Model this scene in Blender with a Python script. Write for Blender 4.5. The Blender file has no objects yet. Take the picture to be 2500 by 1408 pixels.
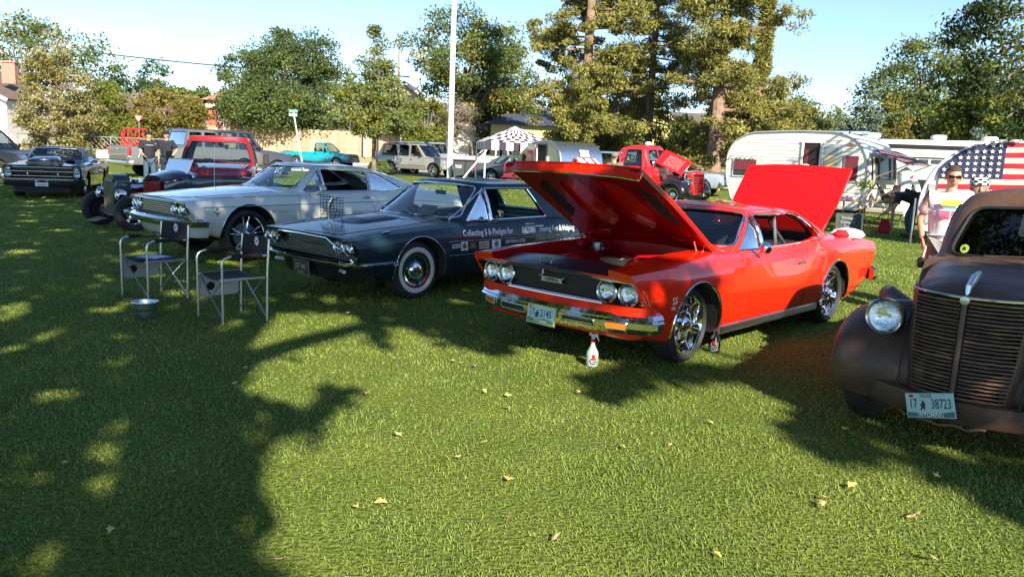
import bpy,bmesh,math,random,os
import numpy as np
from mathutils import Vector,Matrix,Euler
from mathutils.bvhtree import BVHTree
from mathutils.geometry import delaunay_2d_cdt,tessellate_polygon
PI=math.pi
R=math.radians
S=bpy.context.scene
C=S.collection
rng=np.random.default_rng(7)
random.seed(7)
FPX,EYE,PITCH,ROLL=1970.0,1.73,0.164,0.041
cam=bpy.data.cameras.new('camera')
camo=bpy.data.objects.new('camera',cam)
C.objects.link(camo)
cam.sensor_width=36.0
cam.lens=36.0*FPX/2500.0
cam.clip_start=0.05
cam.clip_end=5000
_F=Vector((0,math.cos(PITCH),-math.sin(PITCH)))
_U0=Vector((0,math.sin(PITCH),math.cos(PITCH)))
_R0=Vector((1,0,0))
_R=math.cos(ROLL)*_R0+math.sin(ROLL)*_U0
_U=-math.sin(ROLL)*_R0+math.cos(ROLL)*_U0
camo.matrix_world=Matrix(((_R.x,_U.x,-_F.x,0),(_R.y,_U.y,-_F.y,0),(_R.z,_U.z,-_F.z,EYE),(0,0,0,1)))
S.camera=camo
SUN_AZ=R(21.4)
SUN_EL=R(30)
W=bpy.data.worlds.new('World')
S.world=W
W.use_nodes=True
nt=W.node_tree
bg=nt.nodes['Background']
sky=nt.nodes.new('ShaderNodeTexSky')
sky.sky_type='NISHITA'
sky.sun_disc=False
sky.sun_elevation=SUN_EL
sky.sun_rotation=PI-SUN_AZ
sky.altitude=1700
sky.air_density=1.0
sky.dust_density=0.05
sky.ozone_density=3.0
nt.links.new(sky.outputs[0],bg.inputs['Color'])
bg.inputs['Strength'].default_value=0.095
sun=bpy.data.lights.new('sun','SUN')
sun.energy=5.0
sun.angle=R(0.55)
sun.color=(1.0,0.90,0.74)
suno=bpy.data.objects.new('sun',sun)
C.objects.link(suno)
SUNV=Vector((-math.sin(SUN_AZ)*math.cos(SUN_EL),math.cos(SUN_AZ)*math.cos(SUN_EL),-math.sin(SUN_EL)))
suno.rotation_euler=SUNV.to_track_quat('-Z','Y').to_euler()
suno.location=(10,-20,15)
S.view_settings.view_transform='Standard'
S.view_settings.look='None'
S.view_settings.gamma=1
S.view_settings.use_curve_mapping=False
S.view_settings.exposure=1.3
S.render.engine='CYCLES'
S.cycles.max_bounces=8
S.cycles.transparent_max_bounces=16
S.cycles.caustics_reflective=False
S.cycles.caustics_refractive=False
TMP=bpy.data.scenes.new('tmp')
def pix_ray(x,y):
 return _F+_R*((x-1250)/FPX)+_U*((704-y)/FPX)
def gnd(x,y,z=0.0):
 d=pix_ray(x,y)
 t=(z-EYE)/d.z
 return Vector((0,0,EYE))+d*t
_TY=[-500,18,30,46,50,56,60,72,120,400,3000]
_TZ=[0,0,.27,.30,.32,.5,1.1,1.35,2.2,4,4]
def TH(y):
 return float(np.interp(y,_TY,_TZ))
def at(px,D,py=None):
 """world x,y below picture column px at depth D along y"""
 z=TH(D)
 x=0.0
 for _ in range(4):
  a=Vector((x,D,z))-Vector((0,0,EYE))
  k=a.dot(_F)
  cur=1250+FPX*a.dot(_R)/k
  x+=(px-cur)*k/FPX
 return Vector((x,D,z))
def atz(px,py,D):
 """world point seen at pixel px,py with world y = D"""
 d=pix_ray(px,py)
 return Vector((0,0,EYE))+d*(D/d.y)
MATS={}
def M(name,col,rough=.5,metal=0.,coat=0.,bump=0.,bscale=40.,var=0.,vscale=6.,spec=.5,col2=None,detail=4,trans=0.,sheen=0.,coatr=.03,island=0.,alpha=1.):
 if name in MATS:
  return MATS[name]
 m=bpy.data.materials.new(name)
 m.use_nodes=True
 t=m.node_tree
 b=t.nodes['Principled BSDF']
 b.inputs['Base Color'].default_value=(*col,1)
 b.inputs['Roughness'].default_value=rough
 b.inputs['Metallic'].default_value=metal
 b.inputs['Coat Weight'].default_value=coat
 b.inputs['Coat Roughness'].default_value=coatr
 b.inputs['Specular IOR Level'].default_value=spec
 b.inputs['Alpha'].default_value=alpha
 if sheen:b.inputs['Sheen Weight'].default_value=sheen
 src=None
 tc=t.nodes.new('ShaderNodeTexCoord')
 if col2 is not None or var:
  n=t.nodes.new('ShaderNodeTexNoise');n.inputs['Scale'].default_value=vscale;n.inputs['Detail'].default_value=detail
  t.links.new(tc.outputs['Object'],n.inputs['Vector'])
  r=t.nodes.new('ShaderNodeValToRGB')
  c2=col2 if col2 is not None else tuple(min(1,c*(1+var))for c in col)
  c1=col if col2 is not None else tuple(c*(1-var)for c in col)
  r.color_ramp.elements[0].color=(*c1,1);r.color_ramp.elements[1].color=(*c2,1)
  r.color_ramp.elements[0].position=.35;r.color_ramp.elements[1].position=.65
  t.links.new(n.outputs['Fac'],r.inputs['Fac']);src=r.outputs['Color']
 if island:
  g=t.nodes.new('ShaderNodeNewGeometry');h=t.nodes.new('ShaderNodeHueSaturation')
  mr=t.nodes.new('ShaderNodeMapRange');mr.inputs['To Min'].default_value=1-island;mr.inputs['To Max'].default_value=1+island
  t.links.new(g.outputs['Random Per Island'],mr.inputs['Value']);t.links.new(mr.outputs['Result'],h.inputs['Value'])
  if src:t.links.new(src,h.inputs['Color'])
  else:h.inputs['Color'].default_value=(*col,1)
  src=h.outputs['Color']
 if src:t.links.new(src,b.inputs['Base Color'])
 if bump:
  n=t.nodes.new('ShaderNodeTexNoise');n.inputs['Scale'].default_value=bscale;n.inputs['Detail'].default_value=5
  t.links.new(tc.outputs['Object'],n.inputs['Vector'])
  bp=t.nodes.new('ShaderNodeBump');bp.inputs['Strength'].default_value=bump;bp.inputs['Distance'].default_value=.02
  t.links.new(n.outputs['Fac'],bp.inputs['Height']);t.links.new(bp.outputs['Normal'],b.inputs['Normal'])
 MATS[name]=m
 return m
def leafmat(name,col,col2,trans=.35,island=.35):
 if name in MATS:return MATS[name]
 m=M(name,col,rough=.6,col2=col2,vscale=.55,island=island,spec=.25)
 t=m.node_tree;b=t.nodes['Principled BSDF'];out=t.nodes['Material Output']
 tr=t.nodes.new('ShaderNodeBsdfTranslucent');mx=t.nodes.new('ShaderNodeMixShader');mx.inputs[0].default_value=trans
 src=b.inputs['Base Color'].links[0].from_socket
 t.links.new(src,tr.inputs['Color'])
 t.links.new(b.outputs[0],mx.inputs[1]);t.links.new(tr.outputs[0],mx.inputs[2]);t.links.new(mx.outputs[0],out.inputs['Surface'])
 return m
def glassmat(name,tint=(.8,.9,.88),dark=.0):
 if name in MATS:return MATS[name]
 m=bpy.data.materials.new(name);m.use_nodes=True;t=m.node_tree
 for n in list(t.nodes):t.nodes.remove(n)
 out=t.nodes.new('ShaderNodeOutputMaterial');gl=t.nodes.new('ShaderNodeBsdfGlossy');tr=t.nodes.new('ShaderNodeBsdfTransparent')
 gl.inputs['Roughness'].default_value=.01;gl.inputs['Color'].default_value=(1,1,1,1)
 tr.inputs['Color'].default_value=(*tint,1)
 fr=t.nodes.new('ShaderNodeFresnel');fr.inputs['IOR'].default_value=1.6
 mx=t.nodes.new('ShaderNodeMixShader')
 ma=t.nodes.new('ShaderNodeMath');ma.operation='MULTIPLY_ADD';ma.inputs[1].default_value=1.0;ma.inputs[2].default_value=.03;ma.use_clamp=True
 t.links.new(fr.outputs[0],ma.inputs[0]);t.links.new(ma.outputs[0],mx.inputs[0])
 t.links.new(tr.outputs[0],mx.inputs[1]);t.links.new(gl.outputs[0],mx.inputs[2]);t.links.new(mx.outputs[0],out.inputs['Surface'])
 MATS[name]=m
 return m
def raw_mesh(name,v,f,mats=(),midx=None,smooth=True,angle=32):
 me=bpy.data.meshes.new(name)
 me.from_pydata([tuple(p)for p in v],[],[tuple(q)for q in f])
 for m in mats:me.materials.append(m)
 if midx is not None:me.polygons.foreach_set('material_index',midx)
 finish(me,smooth,angle)
 return me
def finish(me,smooth=True,angle=32):
 me.validate()
 me.polygons.foreach_set('use_smooth',[smooth]*len(me.polygons))
 me.update()
 if smooth:me.set_sharp_from_angle(angle=R(angle))
def link(name,me,parent=None,loc=None,rot=None):
 o=bpy.data.objects.new(name,me)
 C.objects.link(o)
 if parent is not None:o.parent=parent
 if loc is not None:o.location=loc
 if rot is not None:o.rotation_euler=rot
 return o
def tag(o,label=None,cat=None,group=None,kind=None):
 if label:o['label']=label
 if cat:o['category']=cat
 if group:o['group']=group
 if kind:o['kind']=kind
 return o
def thing(name,label,cat,loc=(0,0,0),rz=0.,group=None):
 o=bpy.data.objects.new(name,None);C.objects.link(o)
 o.location=loc;o.rotation_euler=(0,0,rz);o.empty_display_size=.2
 return tag(o,label,cat,group)
def copy_tree(o,parent=None,loc=None,rot=None,label=None):
 c=o.copy();C.objects.link(c);c.parent=parent
 for ch in list(o.children):copy_tree(ch,c)
 if loc is not None:c.location=loc
 if rot is not None:c.rotation_euler=rot
 if label:c['label']=label
 return c
class MB:
 """collects primitives into one mesh"""
 def __init__(s):s.v=[];s.f=[];s.m=[];s.mats=[];s.cur=0;s.X=Matrix.Identity(4)
 def mat(s,m):
  if m not in s.mats:s.mats.append(m)
  s.cur=s.mats.index(m);return s
 def add(s,vs,fs):
  n=len(s.v);s.v+=[s.X@Vector(p)for p in vs];s.f+=[tuple(i+n for i in q)for q in fs];s.m+=[s.cur]*len(fs);return s
 def box(s,c,d,rot=(0,0,0),taper=1.,bevel=0.):
  hx,hy,hz=d[0]/2,d[1]/2,d[2]/2
  Mx=Matrix.Translation(c)@Euler(rot).to_matrix().to_4x4()
  if bevel<=0:
   pts=[(sx*hx*(taper if sz>0 else 1),sy*hy*(taper if sz>0 else 1),sz*hz)for sz in(-1,1)for sy in(-1,1)for sx in(-1,1)]
   fs=[(0,2,3,1),(4,5,7,6),(0,1,5,4),(2,6,7,3),(0,4,6,2),(1,3,7,5)]
   return s.add([Mx@Vector(p)for p in pts],fs)
  b=min(bevel,hx*.98,hy*.98,hz*.98)
  rings=[]
  for z,k in((-hz,b),(-hz+b,0),(hz-b,0),(hz,b)):
   t=taper if z>0 else 1
   ring=[]
   X,Y=hx*t-k,hy*t-k
   bb=b*.6
   for(sx,sy)in((1,1),(-1,1),(-1,-1),(1,-1)):
    if sx*sy>0:ring+=[(sx*X,sy*(Y-bb),z),(sx*(X-bb),sy*Y,z)]
    else:ring+=[(sx*(X-bb),sy*Y,z),(sx*X,sy*(Y-bb),z)]
   rings.append(ring)
  vs=[Mx@Vector(p)for r in rings for p in r]
  fs=[tuple(range(7,-1,-1)),tuple(range(24,32))]
  for a in range(3):
   for i in range(8):
    j=(i+1)%8;fs.append((a*8+i,a*8+j,a*8+8+j,a*8+8+i))
  return s.add(vs,fs)
 def tube(s,pts,r,n=8,closed=False,caps=True,flat=1.,up=None):
  pts=[Vector(p)for p in pts];k=len(pts)
  rs=r if isinstance(r,(list,tuple))else[r]*k
  vs=[];prev=None
  for i,p in enumerate(pts):
   a=pts[(i-1)%k]if(closed or i>0)else p
   b=pts[(i+1)%k]if(closed or i<k-1)else p
   t=(b-a)
   t=t.normalized()if t.length>1e-9 else Vector((0,0,1))
   if up is not None:u=Vector(up)
   elif prev is None:u=Vector((0,0,1))if abs(t.z)<.9 else Vector((1,0,0))
   else:u=prev
   u=(u-t*u.dot(t))
   u=u.normalized()if u.length>1e-6 else t.orthogonal().normalized()
   prev=u;w=t.cross(u)
   for j in range(n):
    an=2*PI*j/n
    vs.append(p+u*(math.cos(an)*rs[i]*flat)+w*(math.sin(an)*rs[i]))
  fs=[]
  for i in range(k if closed else k-1):
   for j in range(n):
    a=i*n+j;b=i*n+(j+1)%n;c=((i+1)%k)*n+(j+1)%n;d=((i+1)%k)*n+j
    fs.append((a,d,c,b))
  if caps and not closed:fs+=[tuple(range(n)),tuple(range(k*n-1,(k-1)*n-1,-1))]
  return s.add(vs,fs)
 def lathe(s,prof,n=24,c=(0,0,0),axis='z',rot=None,close=False,cap=True):
  """prof: (radius, height) list"""
  vs=[];fs=[]
  for(r,h)in prof:
   for j in range(n):
    a=2*PI*j/n;x,y=r*math.cos(a),r*math.sin(a)
    p={'z':(x,y,h),'y':(x,h,-y),'x':(h,x,y)}[axis]
    p=Vector(p)
    if rot is not None:p=Euler(rot).to_matrix()@p
    vs.append(p+Vector(c))
  k=len(prof)
  for i in range(k-1 if not close else k):
   for j in range(n):
    a=i*n+j;b=i*n+(j+1)%n;i2=(i+1)%k
    fs.append((a,b,i2*n+(j+1)%n,i2*n+j))
  if not close and cap:
   if prof[0][0]>1e-5:fs.append(tuple(range(n-1,-1,-1)))
   if prof[-1][0]>1e-5:fs.append(tuple(range((k-1)*n,k*n)))
  return s.add(vs,fs)
 def prism(s,poly,d0,d1,axis='y'):
  """2-D polygon extruded along axis; axis y: (x,z); axis x: (y,z); axis z: (x,y)"""
  def P(a,b,d):return{'y':(a,d,b),'x':(d,a,b),'z':(a,b,d)}[axis]
  n=len(poly)
  vs=[P(a,b,d0)for a,b in poly]+[P(a,b,d1)for a,b in poly]
  tri=tessellate_polygon([[Vector((a,b,0))for a,b in poly]])
  fs=[tuple(t)for t in tri]+[tuple(n+i for i in reversed(t))for t in tri]
  fs+=[(i,(i+1)%n,n+(i+1)%n,n+i)for i in range(n)]
  return s.add(vs,fs)
 def quad(s,a,b,c,d):return s.add([a,b,c,d],[(0,1,2,3)])
 def mesh(s,name='m',smooth=True,angle=32,fix=True):
  me=bpy.data.meshes.new(name)
  me.from_pydata([tuple(p)for p in s.v],[],s.f)
  for m in s.mats:me.materials.append(m)
  me.polygons.foreach_set('material_index',s.m)
  if fix:
   bm=bmesh.new();bm.from_mesh(me);bmesh.ops.remove_doubles(bm,verts=bm.verts,dist=1e-5)
   bmesh.ops.recalc_face_normals(bm,faces=bm.faces);bm.to_mesh(me);bm.free()
  finish(me,smooth,angle)
  return me
 def build(s,name,parent=None,loc=None,rot=None,smooth=True,angle=32,fix=True):
  return link(name,s.mesh(name,smooth,angle,fix),parent,loc,rot)
def pchip(xs,ys,x):
 xs=np.asarray(xs,float);ys=np.asarray(ys,float)
 if len(xs)==1:return np.full(np.shape(x),ys[0])
 if xs[0]>xs[-1]:xs=xs[::-1];ys=ys[::-1]
 h=np.diff(xs);d=np.diff(ys)/h
 m=np.zeros(len(xs));m[0]=d[0];m[-1]=d[-1]
 for i in range(1,len(xs)-1):
  if d[i-1]*d[i]>0:
   w1=2*h[i]+h[i-1];w2=h[i]+2*h[i-1]
   m[i]=(w1+w2)/(w1/d[i-1]+w2/d[i])
 x=np.clip(x,xs[0],xs[-1]);k=np.clip(np.searchsorted(xs,x)-1,0,len(xs)-2)
 t=(x-xs[k])/h[k]
 return((1+2*t)*(1-t)**2*ys[k]+t*(1-t)**2*h[k]*m[k]+t*t*(3-2*t)*ys[k+1]+t*t*(t-1)*h[k]*m[k+1])
def crspline(P,k,sharp=None):
 """Catmull-Rom through rows of P (n,3); sharp rows break the tangent"""
 P=np.asarray(P,float);n=len(P);sharp=sharp or[False]*n
 out=[]
 for i in range(n-1):
  p1,p2=P[i],P[i+1]
  p0=P[i-1]if i>0 and not sharp[i]else p1-(p2-p1)
  p3=P[i+2]if i+2<n and not sharp[i+1]else p2+(p2-p1)
  for j in range(k):
   t=j/k
   out.append(.5*((2*p1)+(-p0+p2)*t+(2*p0-5*p1+4*p2-p3)*t*t+(-p0+3*p1-3*p2+p3)*t**3))
 out.append(P[-1])
 return np.array(out)
def loft(lines,ns=48,k=3,sharp=None):
 """longitudinal loft; lines from bottom outer edge to top centre, each [(x,y,z)...] front to rear"""
 cols=[]
 for L in lines:
  L=np.asarray(L,float);s=np.linspace(0,1,ns)
  x=L[0,0]+(L[-1,0]-L[0,0])*s
  cols.append(np.stack([x,pchip(L[:,0],L[:,1],x),pchip(L[:,0],L[:,2],x)],-1))
 G=np.stack(cols,1)
 G=np.stack([crspline(G[i],k,sharp)for i in range(ns)],0)
 G[:,-1,1]=0
 m=G.shape[1]
 v=[];f=[]
 Lm=G.reshape(-1,3);Rm=Lm*np.array([1,-1,1])
 v=np.concatenate([Lm,Rm]);o=ns*m
 for i in range(ns-1):
  for j in range(m-1):
   a,b,c,d=i*m+j,i*m+j+1,(i+1)*m+j+1,(i+1)*m+j
   f.append((a,d,c,b));f.append((o+a,o+b,o+c,o+d))
  a,d=i*m,(i+1)*m
  f.append((a,o+a,o+d,d))
 for i,flip in((0,0),(ns-1,1)):
  for j in range(m-1):
   a,b=i*m+j,i*m+j+1
   q=(a,b,o+b,o+a)
   f.append(q if not flip else q[::-1])
 return v,f
def clean_mesh(v,f,mats,angle=32,name='m'):
 me=bpy.data.meshes.new(name)
 me.from_pydata([tuple(p)for p in v],[],f)
 for m in mats:me.materials.append(m)
 bm=bmesh.new();bm.from_mesh(me)
 bmesh.ops.remove_doubles(bm,verts=bm.verts,dist=2e-4)
 bmesh.ops.dissolve_degenerate(bm,edges=bm.edges,dist=1e-5)
 bmesh.ops.recalc_face_normals(bm,faces=bm.faces)
 bm.to_mesh(me);bm.free();finish(me,True,angle)
 return me
def ring_loft(levels,k=3,kl=3,sharp=None,lsharp=None,base=None):
 """levels: list of half outlines (front centre .. rear centre); last level lies on the centre line"""
 A=np.array(levels,float)
 A=np.stack([crspline(A[i],k,sharp)for i in range(len(A))],0)
 B=np.stack([crspline(A[:,j],kl,lsharp)for j in range(A.shape[1])],1)
 B[:,0,1]=0;B[:,-1,1]=0;B[-1,:,1]=0
 nl,n=B.shape[:2]
 Lm=B.reshape(-1,3);v=np.concatenate([Lm,Lm*np.array([1,-1,1])]);o=nl*n;f=[]
 for i in range(nl-1):
  for j in range(n-1):
   a,b,c,d=i*n+j,i*n+j+1,(i+1)*n+j+1,(i+1)*n+j
   f.append((a,b,c,d));f.append((o+a,o+d,o+c,o+b))
 for j in range(n-1):
  f.append((j,o+j,o+j+1,j+1))
 return v,f
def to_bvh(me):
 return BVHTree.FromPolygons([p.co.copy()for p in me.vertices],[tuple(p.vertices)for p in me.polygons])
def inset_mesh(me,d,name='in',mats=None):
 m2=me.copy();bm=bmesh.new();bm.from_mesh(m2);bm.normal_update()
 off=[v.normal*d for v in bm.verts]
 for v,q in zip(bm.verts,off):v.co-=q
 bm.to_mesh(m2);bm.free();m2.name=name
 if mats is not None:
  m2.materials.clear()
  for m in mats:m2.materials.append(m)
  m2.polygons.foreach_set('material_index',[0]*len(m2.polygons))
 return m2
def boolean(me,cutters,op='DIFFERENCE',angle=32):
 o=bpy.data.objects.new('b',me);TMP.collection.objects.link(o)
 cs=[]
 for cm in cutters:
  c=bpy.data.objects.new('c',cm);TMP.collection.objects.link(c);cs.append(c)
  md=o.modifiers.new('b','BOOLEAN');md.object=c;md.operation=op;md.solver='EXACT';md.material_mode='TRANSFER'
 vl=TMP.view_layers[0];vl.update();dg=vl.depsgraph
 out=bpy.data.meshes.new_from_object(o.evaluated_get(dg),preserve_all_data_layers=True,depsgraph=dg)
 for x in cs+[o]:bpy.data.objects.remove(x)
 finish(out,True,angle)
 return out
def eval_mods(o):
 TMP.collection.objects.link(o)
 vl=TMP.view_layers[0];vl.update();dg=vl.depsgraph
 out=bpy.data.meshes.new_from_object(o.evaluated_get(dg),depsgraph=dg)
 bpy.data.objects.remove(o)
 return out
def rc(bvh,kind,a,b,sgn=1,default=None):
 """project 2-D onto the skin. side: (x,z); top: (x,y); front/rear: (y,z)"""
 if kind=='side':o,d=Vector((a,sgn*4,b)),Vector((0,-sgn,0))
 elif kind=='top':o,d=Vector((a,b,5)),Vector((0,0,-1))
 elif kind=='front':o,d=Vector((9,a,b)),Vector((-1,0,0))
 else:o,d=Vector((-12,a,b)),Vector((1,0,0))
 h,nrm,_,_=bvh.ray_cast(o,d)
 if h is None:return None,None
 if nrm.dot(d)>0:nrm=-nrm
 return h,nrm
def densify(poly,step,closed=True):
 out=[];n=len(poly)
 for i in range(n if closed else n-1):
  a=np.array(poly[i],float);b=np.array(poly[(i+1)%n],float)
  k=max(1,int(np.ceil(np.linalg.norm(b-a)/step)))
  for j in range(k):out.append(tuple(a+(b-a)*j/k))
 if not closed:out.append(tuple(poly[-1]))
 return out
def roundpoly(poly,r,n=4):
 out=[];N=len(poly)
 for i in range(N):
  p0,p,p1=[Vector(poly[(i+q)%N])for q in(-1,0,1)]
  a=p0-p;b=p1-p;ra=min(r,a.length*.45,b.length*.45)
  A=p+a.normalized()*ra;B=p+b.normalized()*ra
  for j in range(n+1):
   t=j/n;q=A*(1-t)**2+p*2*t*(1-t)+B*t*t;out.append((q.x,q.y))
 return out
def drape(bvh,kind,poly,off=.004,step=.08,sgn=1,holes=None):
 """a sheet of skin cut to poly, returned as verts, faces"""
 P=densify(poly,step);n=len(P)
 xs=[p[0]for p in P];ys=[p[1]for p in P]
 pts=[Vector(p)for p in P]
 def inside(x,y):
  c=False;j=n-1
  for i in range(n):
   if(P[i][1]>y)!=(P[j][1]>y)and x<(P[j][0]-P[i][0])*(y-P[i][1])/(P[j][1]-P[i][1]+1e-12)+P[i][0]:c=not c
   j=i
  return c
 for x in np.arange(min(xs)+step/2,max(xs),step):
  for y in np.arange(min(ys)+step/2,max(ys),step):
   if inside(x,y):pts.append(Vector((x,y)))
 r=delaunay_2d_cdt(pts,[],[list(range(n))],1,1e-5)
 v=[];ok={}
 for i,p in enumerate(r[0]):
  h,nrm=rc(bvh,kind,p.x,p.y,sgn)
  if h is None:continue
  ok[i]=len(v);v.append(h+nrm*off)
 f=[tuple(ok[i]for i in q)for q in r[2]if all(i in ok for i in q)]
 return v,f
def path_on(bvh,kind,pts,off=.0,step=.06,sgn=1,closed=False):
 out=[]
 for p in densify(pts,step,closed):
  h,nrm=rc(bvh,kind,p[0],p[1],sgn)
  if h is not None:out.append(h+nrm*off)
 return out
_tc={}
def text_mesh(body,size=1.,bold=0.,align='CENTER',spacing=1.,res=2):
 key=(body,size,bold,align,spacing)
 if key in _tc:return _tc[key]
 c=bpy.data.curves.new('t','FONT');c.body=body;c.size=size;c.offset=bold;c.align_x=align;c.align_y='CENTER';c.space_character=spacing;c.resolution_u=res
 c.fill_mode='FRONT'
 o=bpy.data.objects.new('t',c)
 me=eval_mods(o)
 r=([v.co.copy()for v in me.vertices],[tuple(p.vertices)for p in me.polygons])
 _tc[key]=r
 return r
def text_on_plane(mb,body,size,origin,ux,uy,bold=0.,align='CENTER',spacing=1.,sx=1.):
 v,f=text_mesh(body,size,bold,align,spacing)
 ux=Vector(ux).normalized();uy=Vector(uy).normalized();o=Vector(origin)
 mb.add([o+ux*p.x*sx+uy*p.y for p in v],f)
def ground_sheet():
 ys=np.concatenate([np.linspace(-40,60,101),np.linspace(62,130,35),np.linspace(140,1500,30)])
 xs=np.concatenate([np.linspace(-1500,-80,12),np.linspace(-75,75,61),np.linspace(80,1500,12)])
 v=[];f=[]
 for y in ys:
  for x in xs:v.append((x,y,TH(y)))
 n=len(xs)
 for i in range(len(ys)-1):
  for j in range(n-1):f.append((i*n+j,i*n+j+1,(i+1)*n+j+1,(i+1)*n+j))
 m=bpy.data.materials.new('lawn_ground');m.use_nodes=True;t=m.node_tree;b=t.nodes['Principled BSDF']
 b.inputs['Roughness'].default_value=.95;b.inputs['Specular IOR Level'].default_value=.1
 tc=t.nodes.new('ShaderNodeTexCoord')
 def noise(sc,det=4):
  q=t.nodes.new('ShaderNodeTexNoise');q.inputs['Scale'].default_value=sc;q.inputs['Detail'].default_value=det;t.links.new(tc.outputs['Object'],q.inputs['Vector']);return q
 def ramp(src,c1,c2,a=.35,bb=.65):
  r=t.nodes.new('ShaderNodeValToRGB');r.color_ramp.elements[0].color=(*c1,1);r.color_ramp.elements[1].color=(*c2,1);r.color_ramp.elements[0].position=a;r.color_ramp.elements[1].position=bb
  t.links.new(src,r.inputs['Fac']);return r
 n1=noise(38,5);n2=noise(.9,3)
 r1=ramp(n1.outputs['Fac'],(.07,.11,.02),(.21,.25,.055))
 r2=ramp(n2.outputs['Fac'],(.7,.8,.75),(1.15,1.08,.95),.3,.7)
 mx=t.nodes.new('ShaderNodeMix');mx.data_type='RGBA';mx.blend_type='MULTIPLY';mx.inputs['Factor'].default_value=1
 t.links.new(r1.outputs[0],mx.inputs['A']);t.links.new(r2.outputs[0],mx.inputs['B']);t.links.new(mx.outputs['Result'],b.inputs['Base Color'])
 bp=t.nodes.new('ShaderNodeBump');bp.inputs['Strength'].default_value=.8;bp.inputs['Distance'].default_value=.04
 t.links.new(n1.outputs['Fac'],bp.inputs['Height']);t.links.new(bp.outputs[0],b.inputs['Normal'])
 tag(link('lawn',raw_mesh('lawn',v,f,[m])),kind='structure')
ground_sheet()
chrome=M('chrome',(.82,.83,.85),rough=.06,metal=1)
alum=M('brushed_aluminium',(.62,.63,.64),rough=.32,metal=1)
steel=M('dull_steel',(.35,.35,.36),rough=.45,metal=1)
rubber=M('tyre_rubber',(.022,.022,.023),rough=.75,bump=.25,bscale=60,var=.2,vscale=9)
black=M('black_plastic',(.012,.012,.013),rough=.45)
dark=M('dark_cavity',(.008,.008,.009),rough=.9)
under=M('underbody',(.02,.019,.018),rough=.9)
seal=M('window_rubber',(.01,.01,.01),rough=.6)
white=M('white_print',(.8,.8,.78),rough=.5)
paper=M('white_paper',(.8,.8,.8),rough=.7)
lens=M('lamp_reflector',(.8,.82,.84),rough=.08,metal=.95,bump=.2,bscale=40)
lampglass=glassmat('lamp_glass',(.95,.97,.97))
glass=glassmat('car_glass',(.62,.75,.72))
glass_dark=glassmat('tinted_glass',(.16,.19,.2))
glass_clear=glassmat('clear_glass',(.88,.93,.92))
redlens=M('red_lens',(.45,.01,.012),rough=.15,coat=1)
amber=M('amber_lens',(.6,.16,.01),rough=.2,coat=1)
int_black=M('black_vinyl',(.015,.015,.016),rough=.5)
int_grey=M('grey_cloth_seat',(.10,.10,.10),rough=.8)
headliner=M('headliner',(.08,.08,.08),rough=.9)
def sweep(mb,path,prof,z0=0.,closed=False):
 """sweep a (out, z) profile along a plan path of (x,y[,z])"""
 P=[np.array(p[:2],float)for p in path];Z=[p[2]if len(p)>2 else 0. for p in path]
 n=len(P);vs=[]
 for i in range(n):
  a=P[i-1]if i>0 else P[i];b=P[i+1]if i<n-1 else P[i]
  t=b-a;t=t/(np.linalg.norm(t)+1e-9);nrm=np.array([-t[1],t[0]])
  if 0<i<n-1:
   t1=P[i]-a;t1/=np.linalg.norm(t1);c=max(.5,float(np.dot(t1,t)));nrm=nrm/c
  for(u,z)in prof:vs.append((P[i][0]+nrm[0]*u,P[i][1]+nrm[1]*u,z0+Z[i]+z))
 m=len(prof);fs=[]
 for i in range(n-1):
  for j in range(m):
   a,b=i*m+j,i*m+(j+1)%m;fs.append((a,b,b+m,a+m))
 fs+=[tuple(range(m)),tuple(range(n*m-1,(n-1)*m-1,-1))]
 mb.add(vs,fs)
def smooth_path(P,k=5):
 return[tuple(p)for p in crspline(np.array(P,float),k)]
def tyre_profile(Ro,Rr,W):
 w=W/2
 return[(Rr-.01,-w*.72),(Rr+.01,-w*.86),(Rr+(Ro-Rr)*.45,-w*1.03),(Ro-.03,-w*.98),(Ro-.006,-w*.80),(Ro,-w*.5),(Ro,0),(Ro,w*.5),(Ro-.006,w*.80),(Ro-.03,w*.98),(Rr+(Ro-Rr)*.45,w*1.03),(Rr+.01,w*.86),(Rr-.01,w*.72)]
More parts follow.
